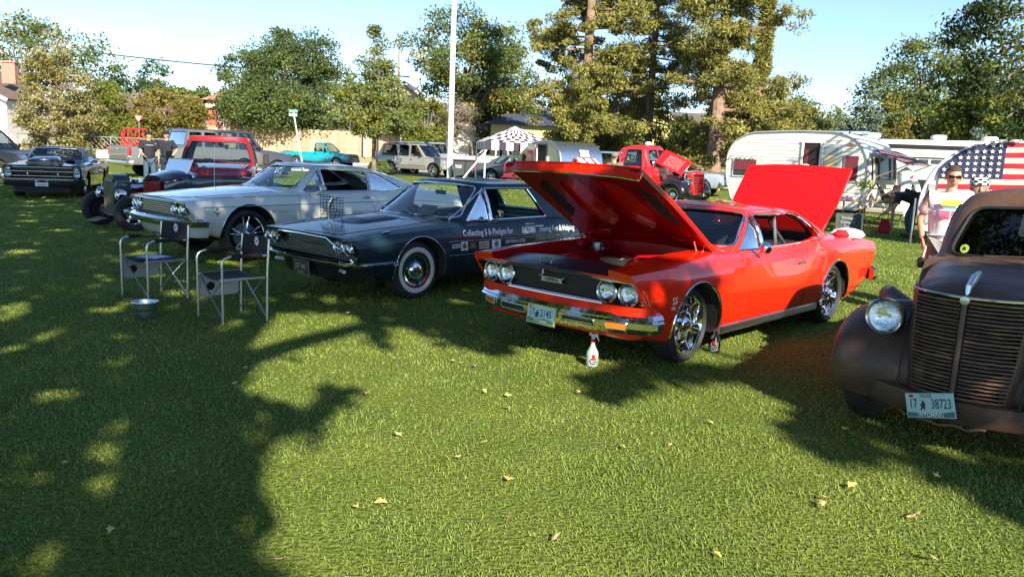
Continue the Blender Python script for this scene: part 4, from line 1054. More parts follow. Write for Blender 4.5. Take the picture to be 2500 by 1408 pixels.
 if seats:
  for y in(.38,-.38):seat(root,c0-.95,y,.42,.5,int_grey,h=.5,head=True)
 if mirror:
  for s in(1,-1):
   m=MB().mat(black);m.box((c0-.33,s*(hw+.05),belt+.08),(.09,.17,.13),bevel=.03);m.box((c0-.30,s*(hw-.05),belt+.04),(.04,.12,.04));m.build('door_mirror',root)
 if details:details(root,bb,gb,X0,X1)
 return root,bb,gb
def patch(root,name,kind,bvh,poly,m,off=.006,step=.06,sgn=1,rnd=0.,parent=None):
 v,f=drape(bvh,kind,roundpoly(poly,rnd)if rnd else poly,off,step,sgn)
 if f:return link(name,raw_mesh(name,v,f,[m]),parent or root)
def R4(a0,a1,b0,b1):return[(a0,b0),(a1,b0),(a1,b1),(a0,b1)]
def doors(root,bb,xs,z0,z1,s=(1,-1)):
 for x in xs:seam(root,bb,[(x,z0),(x,z1)],sgns=s,step=.15)
def handles(root,bb,xs,z,m=black):
 for x in xs:
  for s in(1,-1):
   h,n=rc(bb,'side',x,z,s)
   if h:b=MB().mat(m);b.box((h.x,h.y+s*.012,h.z),(.15,.02,.04),bevel=.008);b.build('door_handle',root)
def bar(root,name,X,y0,y1,z,t,d,m,bow=.05,bevel=.02):
 b=MB().mat(m);sg=1 if X>0 else-1
 P=[(X-sg*.18,-y1),(X-sg*.04,-y1*.9),(X,-y1*.5),(X+sg*bow*.2,0),(X,y1*.5),(X-sg*.04,y1*.9),(X-sg*.18,y1)]
 if sg<0:P=P[::-1]
 sweep(b,smooth_path(P,3),[(.02,z-t/2),(-d*.8,z-t*.4),(-d,z),(-d*.8,z+t*.4),(.02,z+t/2)]);return b.build(name,root)
def lay(px,D,ang):
 p=at(px,D);return(p.x,p.y,p.z),R(ang)
def layr(px,D,ang,ln):
 p=at(px,D);return(p.x+ln*math.cos(R(ang)),p.y+ln*math.sin(R(ang)),TH(p.y+2)),R(ang)
def d_suv(root,bb,gb,X0,X1):
 grey2=M('lower_cladding_grey',(.20,.195,.18),rough=.5)
 doors(root,bb,(-.62,-1.62,-2.30),.35,1.02);handles(root,bb,(-1.5,-2.2),.93)
 for s in(1,-1):
  patch(root,'side_cladding','side',bb,R4(-.45,-2.45,.42,.56),grey2,.008,.2,s);seam(root,bb,[(-.45,.60),(-2.45,.60)],'rub_strip',.012,m=alum,sgns=(s,),step=.3)
 arch_trim(root,bb,0,.39,.47,-15,195,M('arch_flare',(.30,.29,.27),rough=.4),.035);arch_trim(root,bb,-2.95,.39,.47,-15,195,M('arch_flare',(.3,.29,.27)),.035)
 bar(root,'front_bumper',X0+.02,0,.92,.55,.22,.08,grey2);bar(root,'rear_bumper',X1-.02,0,.92,.55,.2,.08,grey2)
 for s in(1,-1):
  patch(root,'headlight','front',bb,R4(s*.60,s*.86,.78,.90),lens,.01,.08);patch(root,'tail_light','side',bb,R4(X1+.06,X1+.17,.72,1.0),redlens,.008,.06,s)
  m=MB().mat(alum);m.tube([(-1.0,s*.62,1.83),(-1.2,s*.62,1.87),(-3.2,s*.62,1.87),(-3.4,s*.62,1.83)],.018,6);m.build('roof_rail',root)
 patch(root,'grille','front',bb,R4(-.5,.5,.72,.92),dark,.01,.1)
silver=paintmat('warm_silver_paint',(.36,.35,.32),rough=.35,metal=.5)
loc,rz=lay(1078,46.2,-28)
vehicle('sport_utility_car','silver-grey sport utility car parked by the white flagpole with the pole shadow across it',loc,rz,silver,.80,1.05,2.95,.91,.38,1.10,1.10,1.82,(-.50,-1.15,-3.65,-3.92),.375,[(-.80,-1.22,-1.58,-1.58),(-1.70,-1.70,-2.36,-2.36),(-2.50,-2.62,-3.40,-3.62)],hoodf=1.00,details=d_suv,trimr=.012,rimf=.66,group=None)
def d_sub(root,bb,gb,X0,X1):
 doors(root,bb,(-.7,-1.8),.4,1.1)
 for s in(1,-1):
  m=MB().mat(redlens);m.box((X1+.03,s*.93,1.12),(.10,.09,.34),bevel=.02);m.build('tail_light',root)
 bar(root,'rear_bumper',X1-.04,0,.98,.55,.2,.08,chrome);m=MB().mat(black);m.box((X1-.01,0,.95),(.02,.3,.05));m.build('tailgate_handle',root)
bluegrey=paintmat('pale_blue_silver_paint',(.36,.42,.46),rough=.35,metal=.5)
loc,rz=lay(960,50.8,135)
vehicle('long_estate_car','pale blue-silver long estate car parked beyond the silver-grey sport utility car',loc,rz,bluegrey,.85,1.15,3.2,1.0,.42,1.22,1.18,1.92,(-.55,-1.2,-4.1,-4.28),.38,[(-.85,-1.25,-1.7,-1.7),(-1.82,-1.82,-2.6,-2.6),(-2.75,-2.75,-4.0,-4.12)],details=d_sub,trimr=.01,tumble=.18)
def d_teal(root,bb,gb,X0,X1):
 doors(root,bb,(-.55,-1.62),.38,.98);handles(root,bb,(-1.5,),.90);seam(root,bb,[(-1.78,.4),(-1.78,1.0)],sgns=(1,-1))
 bar(root,'front_bumper',X0+.03,0,.86,.50,.2,.07,M('grey_bumper',(.25,.25,.25),rough=.4));bar(root,'rear_bumper',X1-.03,0,.84,.52,.16,.07,chrome)
 for s in(1,-1):
  patch(root,'headlight','front',bb,R4(s*.52,s*.80,.70,.84),lens,.01,.08);patch(root,'turn_signal','side',bb,R4(X0-.04,X0-.16,.70,.84),amber,.008,.06,s)
  m=MB().mat(redlens);m.box((X1+.03,s*.80,.82),(.06,.08,.24),bevel=.02);m.build('tail_light',root)
 patch(root,'grille','front',bb,R4(-.46,.46,.68,.84),M('grille_grey',(.2,.2,.2)),.01,.1)
teal_p=paintmat('teal_paint',(.0,.30,.36),rough=.3,metal=.1)
loc,rz=lay(836,52.5,-15)
vehicle('pickup_truck','bright teal single-cab pickup truck parked along the street before the wooden fence',loc,rz,teal_p,.78,1.15,2.85,.86,.38,1.02,1.02,1.62,(-.42,-.98,-1.60,-1.74),.345,[(-.66,-1.05,-1.55,-1.58)],cat='pickup truck',deck=1.0,bed=(-1.86,-3.92),hoodf=.92,details=d_teal,trimr=.012,glassm=glass)
def d_tail(root,bb,gb,X0,X1):
 b=MB().mat(paint_g);b.box((X1-.01,0,.93),(.05,1.62,.56),bevel=.02);b.build('tailgate',root)
 b=MB().mat(chrome);b.box((X1-.045,0,1.08),(.012,.18,.07),bevel=.01);b.build('tailgate_handle',root)
 bar(root,'rear_bumper',X1-.05,0,.98,.55,.2,.10,M('chrome_dusty',(.55,.52,.48),rough=.25,metal=.9))
 for s in(1,-1):
  m=MB().mat(redlens);m.box((X1+.03,s*.925,.96),(.10,.13,.38),bevel=.03);m.mat(white).box((X1+.025,s*.93,.80),(.10,.12,.07),bevel=.02);m.build('tail_light',root)
 doors(root,bb,(-.6,-1.8),.45,1.1)
 m=MB().mat(chrome);m.tube([(X1+.25,-.55,.42),(X1-.02,-.55,.40)],.04,10);m.build('exhaust_pipe',root)
paint_g=paintmat('dusty_grey_paint',(.16,.16,.15),rough=.45,metal=.3)
loc,rz=layr(292,31.5,48,4.75)
vehicle('grey_pickup_truck','dusty dark grey pickup truck seen from its tailgate behind the two men in black shirts',loc,rz,paint_g,.95,1.25,3.5,.99,.48,1.24,1.22,1.93,(-.5,-1.15,-2.35,-2.55),.40,[(-.8,-1.25,-1.7,-1.7),(-1.82,-1.82,-2.3,-2.4)],cat='pickup truck',deck=1.22,bed=(-2.7,-5.9+1.28),details=d_tail,trimr=.012)
def d_van(root,bb,gb,X0,X1):
 doors(root,bb,(-.7,-1.8,-2.8),.4,1.2)
 for s in(1,-1):m=MB().mat(redlens);m.box((X1+.03,s*.93,1.05),(.08,.09,.4),bevel=.02);m.build('tail_light',root)
 bar(root,'rear_bumper',X1-.04,0,.96,.55,.2,.08,chrome)
loc,rz=layr(415,33.5,44,4.3)
vehicle('dark_estate_car','dark grey-violet long estate car with a tall rear window parked behind the red pickup truck',loc,rz,paintmat('dark_violet_grey',(.06,.06,.075),rough=.35,metal=.3),.85,1.05,3.2,1.0,.42,1.20,1.15,1.98,(-.55,-1.2,-4.0,-4.18),.38,[(-.85,-1.25,-1.7,-1.7),(-1.82,-1.82,-2.6,-2.6),(-2.75,-2.75,-3.9,-4.0)],details=d_van,trimr=.014,tumble=.16,glassm=glass)
def d_left(root,bb,gb,X0,X1):
 tan=M('tan_lower_paint',(.30,.25,.19),rough=.4,coat=.5)
 for s in(1,-1):patch(root,'lower_panel','side',bb,R4(-.5,-2.55,.45,.78),tan,.006,.2,s)
 doors(root,bb,(-.6,-1.65,-2.5),.4,1.02);handles(root,bb,(-1.5,),.96)
 for s in(1,-1):patch(root,'headlight','front',bb,R4(s*.6,s*.85,.78,.92),lens,.01,.08)
loc,rz=lay(50,26.2,-8)
vehicle('dark_sport_utility_car','black sport utility car with tan lower panels cut by the left edge of the photo',loc,rz,M('black_suv_paint',(.010,.011,.012),rough=.4,coat=.25),.80,1.0,2.8,.92,.38,1.06,1.04,1.70,(-.50,-1.10,-3.3,-3.6),.36,[(-.75,-1.15,-1.58,-1.58),(-1.70,-1.70,-2.4,-2.4)],details=d_left,trimr=.012)
def d_sp(root,bb,gb,X0,X1):
 doors(root,bb,(-.6,-1.75),.48,1.2);handles(root,bb,(-1.6,),1.08)
 for s in(1,-1):patch(root,'headlight','front',bb,R4(s*.62,s*.9,.92,1.06),lens,.01,.08)
 bar(root,'front_bumper',X0+.03,0,.98,.62,.22,.08,chrome);patch(root,'grille','front',bb,R4(-.55,.55,.85,1.08),dark,.01,.1)
loc,rz=lay(1142,47.5,172)
vehicle('silver_pickup_truck','pale silver pickup truck with dusty doors parked behind the chequered canopy',loc,rz,paintmat('pale_silver_paint',(.48,.48,.47),rough=.35,metal=.4),.95,1.2,3.5,1.0,.50,1.28,1.24,1.92,(-.5,-1.15,-2.4,-2.6),.41,[(-.8,-1.25,-1.7,-1.7),(-1.82,-1.82,-2.35,-2.45)],cat='pickup truck',deck=1.26,bed=(-2.7,-4.6),details=d_sp,trimr=.012)
def d_sed(root,bb,gb,X0,X1):
 doors(root,bb,(-.65,-1.7),.32,.90);handles(root,bb,(-1.6,-2.5),.82,m=paintmat('slate_saloon_paint',(.09,.095,.11)))
 seam(root,bb,[(-.5,.52),(-2.6,.52)],'rub_strip',.012,sgns=(1,-1),step=.3)
 for s in(1,-1):patch(root,'tail_light','side',bb,R4(X1+.02,X1+.25,.66,.84),redlens,.008,.06,s);patch(root,'tail_light','rear',bb,R4(s*.45,s*.82,.66,.84),redlens,.008,.06)
 bar(root,'rear_bumper',X1-.03,0,.88,.50,.25,.05,paintmat('slate_saloon_paint',(.09,.095,.11)))
loc,rz=lay(1335,41.5,-18)
vehicle('saloon_car','dark slate-grey rounded four-door saloon parked between the wheelie bins and the silver trailer',loc,rz,paintmat('slate_saloon_paint',(.09,.095,.11),rough=.35,metal=.3),.95,1.05,2.75,.90,.26,.92,.95,1.42,(-.35,-1.15,-2.35,-3.10),.33,[(-.75,-1.22,-1.62,-1.62),(-1.70,-1.70,-2.3,-2.62)],hoodf=.78,deck=.96,details=d_sed,trimr=.012,crown=.06,glassm=glass)
def d_mini(root,bb,gb,X0,X1):
 for s in(1,-1):m=MB().mat(redlens);m.box((X1+.04,s*.88,1.0),(.10,.1,.34),bevel=.03);m.build('tail_light',root)
 bar(root,'rear_bumper',X1-.03,0,.92,.55,.2,.08,bluegrey2)
bluegrey2=paintmat('sky_blue_minivan_paint',(.20,.30,.42),rough=.3,metal=.4)
loc,rz=lay(1640,37.5,-15)
vehicle('minivan','light blue minivan half hidden behind the red pre-war truck',loc,rz,bluegrey2,.95,1.05,2.9,.97,.32,1.05,1.0,1.78,(-.1,-.95,-3.5,-3.85),.34,[(-.6,-1.1,-1.6,-1.6),(-1.72,-1.72,-2.6,-2.6),(-2.75,-2.75,-3.45,-3.7)],details=d_mini,trimr=.012)
def d_nose(root,bb,gb,X0,X1):
 for s in(1,-1):patch(root,'headlight','front',bb,R4(s*.6,s*.88,.78,.95),lens,.01,.08)
 patch(root,'grille','front',bb,R4(-.52,.52,.72,.95),chrome,.012,.1);bar(root,'front_bumper',X0+.03,0,.95,.55,.2,.08,chrome)
loc,rz=lay(1722,36.0,-25)
vehicle('blue_silver_car','blue-silver car whose rounded nose shows to the right of the red pre-war truck',loc,rz,paintmat('pale_blue_nose_paint',(.42,.48,.56),rough=.25,metal=.4),.92,1.0,2.9,.93,.34,1.0,1.08,1.55,(-.5,-1.2,-2.6,-3.0),.35,[(-.8,-1.25,-1.7,-1.7),(-1.82,-1.82,-2.5,-2.7)],details=d_nose,trimr=.012)
loc,rz=lay(1545,44,195)
vehicle('maroon_car','dark red car glimpsed between the silver trailer and the light blue minivan',loc,rz,paintmat('maroon_paint',(.16,.008,.012),rough=.3),.9,1.0,2.7,.88,.3,.95,.92,1.42,(-.4,-1.1,-2.4,-3.0),.33,[(-.75,-1.2,-1.6,-1.6),(-1.7,-1.7,-2.3,-2.6)],details=None,trimr=.01)
def d_c10(root,bb,gb,X0,X1):
 doors(root,bb,(-.55,-1.5),.4,1.1)
 for s in(1,-1):headlight(root,X0+.01,s*.72,.80,.085)
 patch(root,'grille','front',bb,R4(-.6,.6,.60,.74),alum,.012,.1);bar(root,'front_bumper',X0+.05,0,.95,.52,.18,.08,chrome)
 seam(root,bb,[(X0-.1,-.66),(-.45,-.70)],kind='top',name='bonnet_gap');seam(root,bb,[(X0-.1,.66),(-.45,.70)],kind='top',name='bonnet_gap')
 for s in(0,1):m=MB().mat(steel);m.tube([(-.42,.5-s*.62,1.17),(-.52,.18-s*.62,1.215),(-.58,-.1-s*.55,1.23)],.008,5);m.build('wiper',root)
 for s in(1,-1):m=MB().mat(steel);m.tube([(-.6,s*.95,1.1),(-.62,s*1.14,1.22)],.01,5);m.mat(black).box((-.62,s*1.18,1.28),(.05,.14,.26),bevel=.02);m.build('wing_mirror',root)
dred=paintmat('wine_red_paint',(.28,.006,.010),rough=.22,metal=.1)
loc,rz=lay(528,20.4,-76)
vehicle('red_pickup_truck','dark red classic pickup truck facing the camera behind the black roadster',loc,rz,dred,.85,1.3,3.0,.99,.42,1.15,1.16,1.86,(-.45,-.80,-1.65,-1.80),.37,[(-.72,-.95,-1.5,-1.55)],cat='pickup truck',deck=1.1,bed=(-1.95,-4.2),hoodf=1.04,details=d_c10,trimr=.016,glassm=glass_clear,tumble=.24,mirror=False,crown=.12)
def fender_mesh(m,y0=.335,W_=.50,a=.55,b=.43,cx=-.02,cz=.42,t0=-28,t1=200,side=1,shrink=.40,flare=0.):
 v=[];f=[];nt,nv=30,10
 for i in range(nt+1):
  th=R(t0+(t1-t0)*i/nt)
  bk=max(0,(i/nt-.55))*flare
  for j in range(nv+1):
   ph=R(100*j/nv);s=1-shrink*(1-math.cos(ph))-.20*(1-j/nv)**3*(1 if i/nt<.5 else .2);y=y0+W_*math.sin(ph)-(.0 if j else .12)
   lift=.02*math.sin(max(0,math.pi*i/nt))
   v.append((cx+s*a*math.cos(th)-bk,side*y,max(.16,cz+s*b*math.sin(th)+lift)))
 for i in range(nt):
  for j in range(nv):
   q=i*(nv+1)+j;F=(q,q+1,q+nv+2,q+nv+1);f.append(F if side>0 else F[::-1])
 me=raw_mesh('front_wing',v,f,[m],angle=60)
 return me
def old_truck(root,P,FP,gm,hood_open=False,glassm=None,bars=26,belt=1.08,roof=1.66,shutter=None,door_open=False,bright_band=chrome):
 """pre-war truck, local frame: x forward, front axle at 0"""
 hoods=[[(.33,.29,.62),(0,.35,.60),(-1.0,.58,.60)],[(.34,.315,.80),(0,.40,.82),(-1.0,.64,.86)],[(.35,.32,.95),(0,.41,.97),(-1.0,.64,1.0)],[(.37,.29,1.01),(.2,.34,1.04),(0,.36,1.05),(-1.0,.54,1.085)],[(.40,.16,1.045),(.25,.20,1.085),(-1.0,.30,1.12)],[(.40,0,1.06),(.25,0,1.10),(-1.0,0,1.135)]]
 if not hood_open:
  v,f=loft(hoods,26,4,[1,0,0,0,0,1]);link('bonnet',clean_mesh(v,f,[P],40),root)
  bb=to_bvh(bpy.data.meshes[root.children[-1].data.name])
  seam(root,bb,[(.46,.93),(-.98,.965)],'bonnet_gap',.005,sgns=(1,-1),off=.001)
 def prow(y,z):
  t=abs(y)/.31;return .565+.01*(1-z)-.035*(z-.4)-.05*t-.10*t**3
 def halfw(z):return float(np.interp(z,[.36,.6,.97,1.02],[.255,.285,.31,.30]))
 zs=np.linspace(.395,.975,bars)
 gmats=gm
 for k,z in enumerate(zs):
  for s in(1,-1):
   w=halfw(z);th=.0078 if k%5 else .0125
   pts=[(prow(y,z)+rng.normal(0,.0006),s*y,z+rng.normal(0,.0012)-.006*(y/w))for y in np.linspace(.022,w,8)]
   m=MB().mat(gmats);m.tube(pts,th,6,flat=.62);m.build('grille_bar',root)
 m=MB().mat(P)
 m.tube([(prow(0,z)+.006,0,z)for z in np.linspace(.35,1.0,8)],[.016]*8,6);m.build('grille_ridge',root)
 m=MB().mat(M('radiator_core',(.03,.028,.026),rough=.6,metal=.3,bump=.8,bscale=120));m.box((.36,0,.68),(.05,.50,.62));m.build('radiator',root)
 for s in(1,-1):
  v=[];n=12
  for i in range(n+1):
   z=.33+(1.02-.33)*i/n;w=halfw(z)
   v+=[(prow(w,z)+.012,s*(w-.004),z),(prow(w,z)-.03,s*(w+.035),z),(prow(w,z)-.16,s*(w+.05),z),(prow(w,z)-.16,s*(w-.02),z)]
  f=[(i*4+j,i*4+(j+1)%4,i*4+4+(j+1)%4,i*4+4+j)for i in range(n)for j in range(4)]
  link('grille_shell',clean_mesh(v,f,[P],40),root)
 m=MB().mat(bright_band);m.tube([(prow(y,1.0)+.008,y,1.0-.0*abs(y))for y in np.linspace(-.33,.33,15)],.009,6);m.build('bonnet_band',root)
 m=MB().mat(P)
 v=[];
 for i,y in enumerate(np.linspace(-.325,.325,17)):
  h=1.005
  for(dx,z)in((.0,h),(-.015,h+.02),(-.06,h+.04+.012*(1-(y/.33)**2)),(-.14,h+.045+.03*(1-(y/.33)**2))):v.append((prow(y,1.0)+dx,y*(1 if dx>-.1 else 1.03),z-(.05*(abs(y)/.33)**4 if dx<-.02 else 0)))
 f=[(i*4+j,i*4+j+1,i*4+5+j,i*4+4+j)for i in range(16)for j in range(3)]
 link('bonnet_nose',raw_mesh('bonnet_nose',v,f,[P],angle=60),root)
 pts=[]
 for s in(1,-1):
  link('front_wing',fender_mesh(FP,side=s,flare=.6),root)
 m=MB().mat(FP);sweep(m,smooth_path([(.28,-.62),(.44,-.45),(.55,-.2),(.57,0),(.55,.2),(.44,.45),(.28,.62)]),[(0,.24),(-.03,.30),(-.025,.375),(.02,.385),(.03,.25)]);m.build('front_apron',root)
 for s in(1,-1):
  make_wheel(root,0,s*.66,.345,.17,.2,'steel',col=M('truck_wheel_black',(.02,.02,.02),rough=.5),n=28);make_wheel(root,-2.95,s*.66,.36,.2,.2,'steel',col=M('truck_wheel_black',(.02,.02,.02)),n=28)
  m=MB().mat(FP);m.box((-1.35,s*.72,.36),(1.2,.24,.05),bevel=.02);m.build('running_board',root)
 cabl=[[(-.85,.60,.34),(-2.25,.62,.34)],[(-.83,.66,.40),(-1.5,.70,.40),(-2.28,.68,.40)],[(-.82,.665,.8),(-1.5,.725,.8),(-2.29,.69,.8)],[(-.84,.655,1.0),(-1.5,.715,1.02),(-2.27,.68,1.02)],[(-.90,.61,belt),(-1.5,.67,belt),(-2.22,.64,belt)],[(-.92,.3,belt+.03),(-2.2,.3,belt+.03)],[(-.90,0,belt+.04),(-2.2,0,belt+.04)]]
 sp=dict(paint=P,lines=cabl,ns=24,k=3,sharp=[1,0,0,0,0,0,1],arches=[],cabin=([(-.95,.45),(-.95,1.4),(-2.18,1.4),(-2.18,.45)],.60),gh=[[(-.90,0,belt-.03),(-.92,.35,belt-.03),(-1.02,.61,belt-.03),(-1.5,.67,belt-.03),(-1.9,.67,belt-.03),(-2.16,.62,belt-.03),(-2.22,.35,belt-.03),(-2.23,0,belt-.03)],[(-1.06,0,belt+.26),(-1.08,.34,belt+.26),(-1.17,.575,belt+.26),(-1.5,.63,belt+.26),(-1.9,.63,belt+.26),(-2.12,.59,belt+.26),(-2.19,.34,belt+.26),(-2.2,0,belt+.26)],[(-1.19,0,roof-.13),(-1.21,.32,roof-.135),(-1.29,.52,roof-.145),(-1.55,.57,roof-.145),(-1.85,.57,roof-.145),(-2.02,.54,roof-.15),(-2.09,.32,roof-.15),(-2.11,0,roof-.145)],[(-1.26,0,roof-.045),(-1.28,.26,roof-.05),(-1.35,.40,roof-.06),(-1.6,.43,roof-.06),(-1.8,.43,roof-.06),(-1.93,.40,roof-.07),(-1.99,.26,roof-.07),(-2.0,0,roof-.06)],[(-1.42,0,roof-.008),(-1.5,0,roof-.003),(-1.55,0,roof),(-1.6,0,roof),(-1.7,0,roof),(-1.78,0,roof-.003),(-1.82,0,roof-.01),(-1.86,0,roof-.015)]],ghk=(4,3),ghl=[True,False,False,False,True],xmid=-1.5,t=.04,side_windows=[dict(poly=roundpoly([(-1.26,belt+.04),(-1.33,roof-.19),(-1.86,roof-.19),(-1.93,belt+.04)],.07),open=door_open)],windshield=roundpoly([(-.525,belt+.035),(.525,belt+.035),(.43,roof-.19),(0,roof-.165),(-.43,roof-.19)],.09),rearwin=roundpoly([(-.34,belt+.12),(.34,belt+.12),(.30,roof-.22),(-.30,roof-.22)],.05),glass=glassm or glass_dark,trim=seal,trim_r=.013,ghangle=45)
 bb2,gb=make_shell(root,sp)
 P2=path_on(gb,'front',[(0,belt+.03),(0,roof-.17)],.004,.05);MB().mat(P).tube(P2,.016,6).build('windscreen_post',root)
 seam(root,bb2,[(-1.12,.42),(-1.12,1.04)],sgns=(1,-1));seam(root,bb2,[(-1.98,.42),(-1.98,1.04)],sgns=(1,-1));seam(root,bb2,[(-1.12,.9),(-1.98,.9)],'swage_line',.006,m=P,sgns=(1,-1))
 seat(root,-1.75,0,.48,1.1,int_black,h=.45,d=.4);m=MB().mat(P);m.box((-1.02,0,belt-.08),(.12,1.1,.12),bevel=.03);m.build('dashboard',root);steering(root,-1.25,.3,belt-.05)
 m=MB().mat(P)
 for s in(1,-1):m.box((-3.2,s*.58,.82),(1.7,.04,.44),bevel=.01)
 m.box((-2.38,0,.82),(.04,1.16,.44),bevel=.01);m.box((-4.04,0,.82),(.04,1.16,.44),bevel=.01);m.box((-3.2,0,.64),(1.7,1.14,.04));m.build('load_bed',root)
 for s in(1,-1):
  me=fender_mesh(FP,y0=.56,W_=.28,a=.48,b=.42,cx=-2.95,cz=.40,side=s,t0=0,t1=185);link('rear_wing',me,root)
 under_box(root,.35,-4.0,.8,.3,.5)
 return bb2,gb,prow
primer=M('brown_primer',(.058,.034,.027),rough=.46,col2=(.115,.066,.048),vscale=4.5,detail=9,bump=.12,bscale=22,spec=.4,coat=.06,coatr=.3)
rustbar=M('rusty_bar',(.11,.068,.052),rough=.5,col2=(.22,.12,.075),vscale=14,bump=.2,bscale=60)
def brown_truck():
 pos=(3.07,5.14);H=R(-133)
 root=thing('brown_truck','matt brown pre-war pickup truck with rusty slatted grille at the right edge','truck',(pos[0],pos[1],0),H)
 bb,gb,prow=old_truck(root,primer,primer,rustbar)
 for s in(1,-1):
  m=MB().mat(primer);m.lathe([(.0,-.27),(.04,-.25),(.085,-.14),(.112,-.02),(.118,.015)],28,(0,0,0),'x',cap=False)
  h=m.build('headlamp_pod',root,(.36,s*.50,.785));headlight(h,.02,0,0,.106,ring=M('dull_chrome',(.55,.56,.56),rough=.2,metal=1));
  m=MB().mat(primer);m.box((-.08,0,-.13),(.12,.09,.10),bevel=.02);m.build('lamp_bracket',h)
 m=MB().mat(alum);m.tube([(.52,0,1.0),(.50,0,1.055),(.42,0,1.10),(.32,0,1.125),(.24,0,1.13)],[.012,.020,.022,.014,.003],8,flat=1.6)
 m.lathe([(0,0),(.03,.0),(.026,.02),(0,.026)],12,(.545,0,.985),'x');m.build('bonnet_ornament',root)
 for s in(1,-1):
  m=MB().mat(dark);m.box((.505,s*.30,.335),(.02,.018,.06),(0,0,-s*.5));m.build('bumper_bracket_slot',root)
 m=MB().mat(M('torn_bare_metal',(.36,.25,.18),rough=.5,metal=.4));
 P=[(.58-.10*(y/.35)**2,y,.225+rng.normal(0,.008))for y in np.linspace(-.30,.20,16)];m.tube(P,[.008+abs(rng.normal(0,.006))for _ in P],5,flat=.5);m.build('torn_edge',root)
 for s in(1,-1):
  for k in range(9):MB().mat(steel).lathe([(.009,0),(.009,.004),(0,.007)],6,(.36-k*.105,s*(.345+k*.027),.995-.002*k),'z').build('bonnet_bolt',root)
  MB().mat(seal).tube([(.50,s*.335,.30),(.46,s*.345,.50),(.40,s*.35,.68),(.30,s*.36,.82)],.006,5).build('wing_joint',root)
 for k in range(7):MB().mat(steel).lathe([(.008,0),(.008,.004),(0,.006)],6,(.592-.9*(k*.085-.255)**2,k*.085-.255,.37),'x').build('apron_bolt',root)
 sky_b=MATS['plate_blue'];green=M('plate_teal',(.05,.17,.17),rough=.5);ink=MATS['plate_ink']
 def ex(t):
  t.mat(ink);t.prism([(a*.8-.038,b)for a,b in[(-.035,-.03),(-.02,-.008),(-.03,.006),(-.015,.012),(-.008,.03),(.0,.036),(.004,.018),(.016,.012),(.008,-.004),(.014,-.028),(.004,-.016),(-.004,-.03),(-.008,-.012),(-.02,-.026)]],.0062,.0067,'x')
  t.mat(redlens);t.prism([(-.125,.048),(-.10,.048),(-.10,.068),(-.125,.068)],.0058,.0066,'x')
  t.mat(green);t.prism([(-.148,-.07),(.148,-.07),(.148,-.035),(.06,-.045),(-.05,-.048),(-.148,-.04)],.0056,.0062,'x')
  t.mat(white);text_on_plane(t,'WYOMING',.032,(.0068,.0,-.058),(0,1,0),(0,0,1),bold=.0004)
 plate(root,.608,-.10,.325,[('17',.085,.105,.008,MATS['plate_ink'],.62),('38723',.085,-.072,.008,MATS['plate_ink'],.60),('TRUCK',.030,.02,.058)],sky_b,ink,(R(15),0,R(-14)),extra=ex)
 Xi=(Matrix.Translation(root.location)@Matrix.Rotation(H,4,'Z')).inverted()
 a=Xi@atz(2166,714,6.3);b=Xi@atz(2236,768,5.85)
 d=(b-a).normalized()
 m=MB().mat(M('silencer_brown',(.07,.055,.055),rough=.5,metal=.2));L=(b-a).length
 m.tube([a,a+d*.01,b-d*.01,b],[.055,.07,.07,.05],18);m.tube([b,b+d*.22],.032,10);m.mat(steel).tube([b-d*.03,b+d*.05],.045,8);m.mat(dark).tube([a-d*.002,a+d*.003],.045,14);m.build('silencer',root)
 v,f=drape(gb,'front',[(-.42+.032*math.cos(t),1.165+.032*math.sin(t))for t in np.linspace(0,2*PI,15)[:-1]],-.004,.02);s_=link('windscreen_sticker',raw_mesh('windscreen_sticker',v,f,[M('sticker_yellow_green',(.35,.45,.08))]),root)
 v,f=drape(gb,'front',[(-.42+(.020 if k%2 else .008)*math.cos(t),1.165+(.020 if k%2 else .008)*math.sin(t))for k,t in enumerate(np.linspace(0,2*PI,11)[:-1])],.0,.02);link('print',raw_mesh('print',v,f,[black]),s_)
 m=MB().mat(black);m.box((-1.0,-.72,1.02),(.04,.05,.09),bevel=.015);m.build('door_hinge',root)
 for y in(-.04,-.10):
  h,n=rc(gb,'front',y,1.55);
  m=MB().mat(alum);m.lathe([(.008,0),(.008,.006),(0,.009)],8,h,'x');m.build('visor_screw',root)
 m=MB().mat(primer);m.tube([(-.86,-.25,1.135),(-.90,.0,1.15),(-.93,.18,1.15)],.006,5);m.build('wiper',root)
 m=MB().mat(M('white_chair_inside',(.4,.45,.45)));m.tube([(-1.7,.10,1.1),(-1.7,.10,1.28)],.012,5);m.tube([(-1.7,.10,1.16),(-1.7,.22,1.16)],.012,5);m.build('seat_frame_rail',root)
brown_truck()
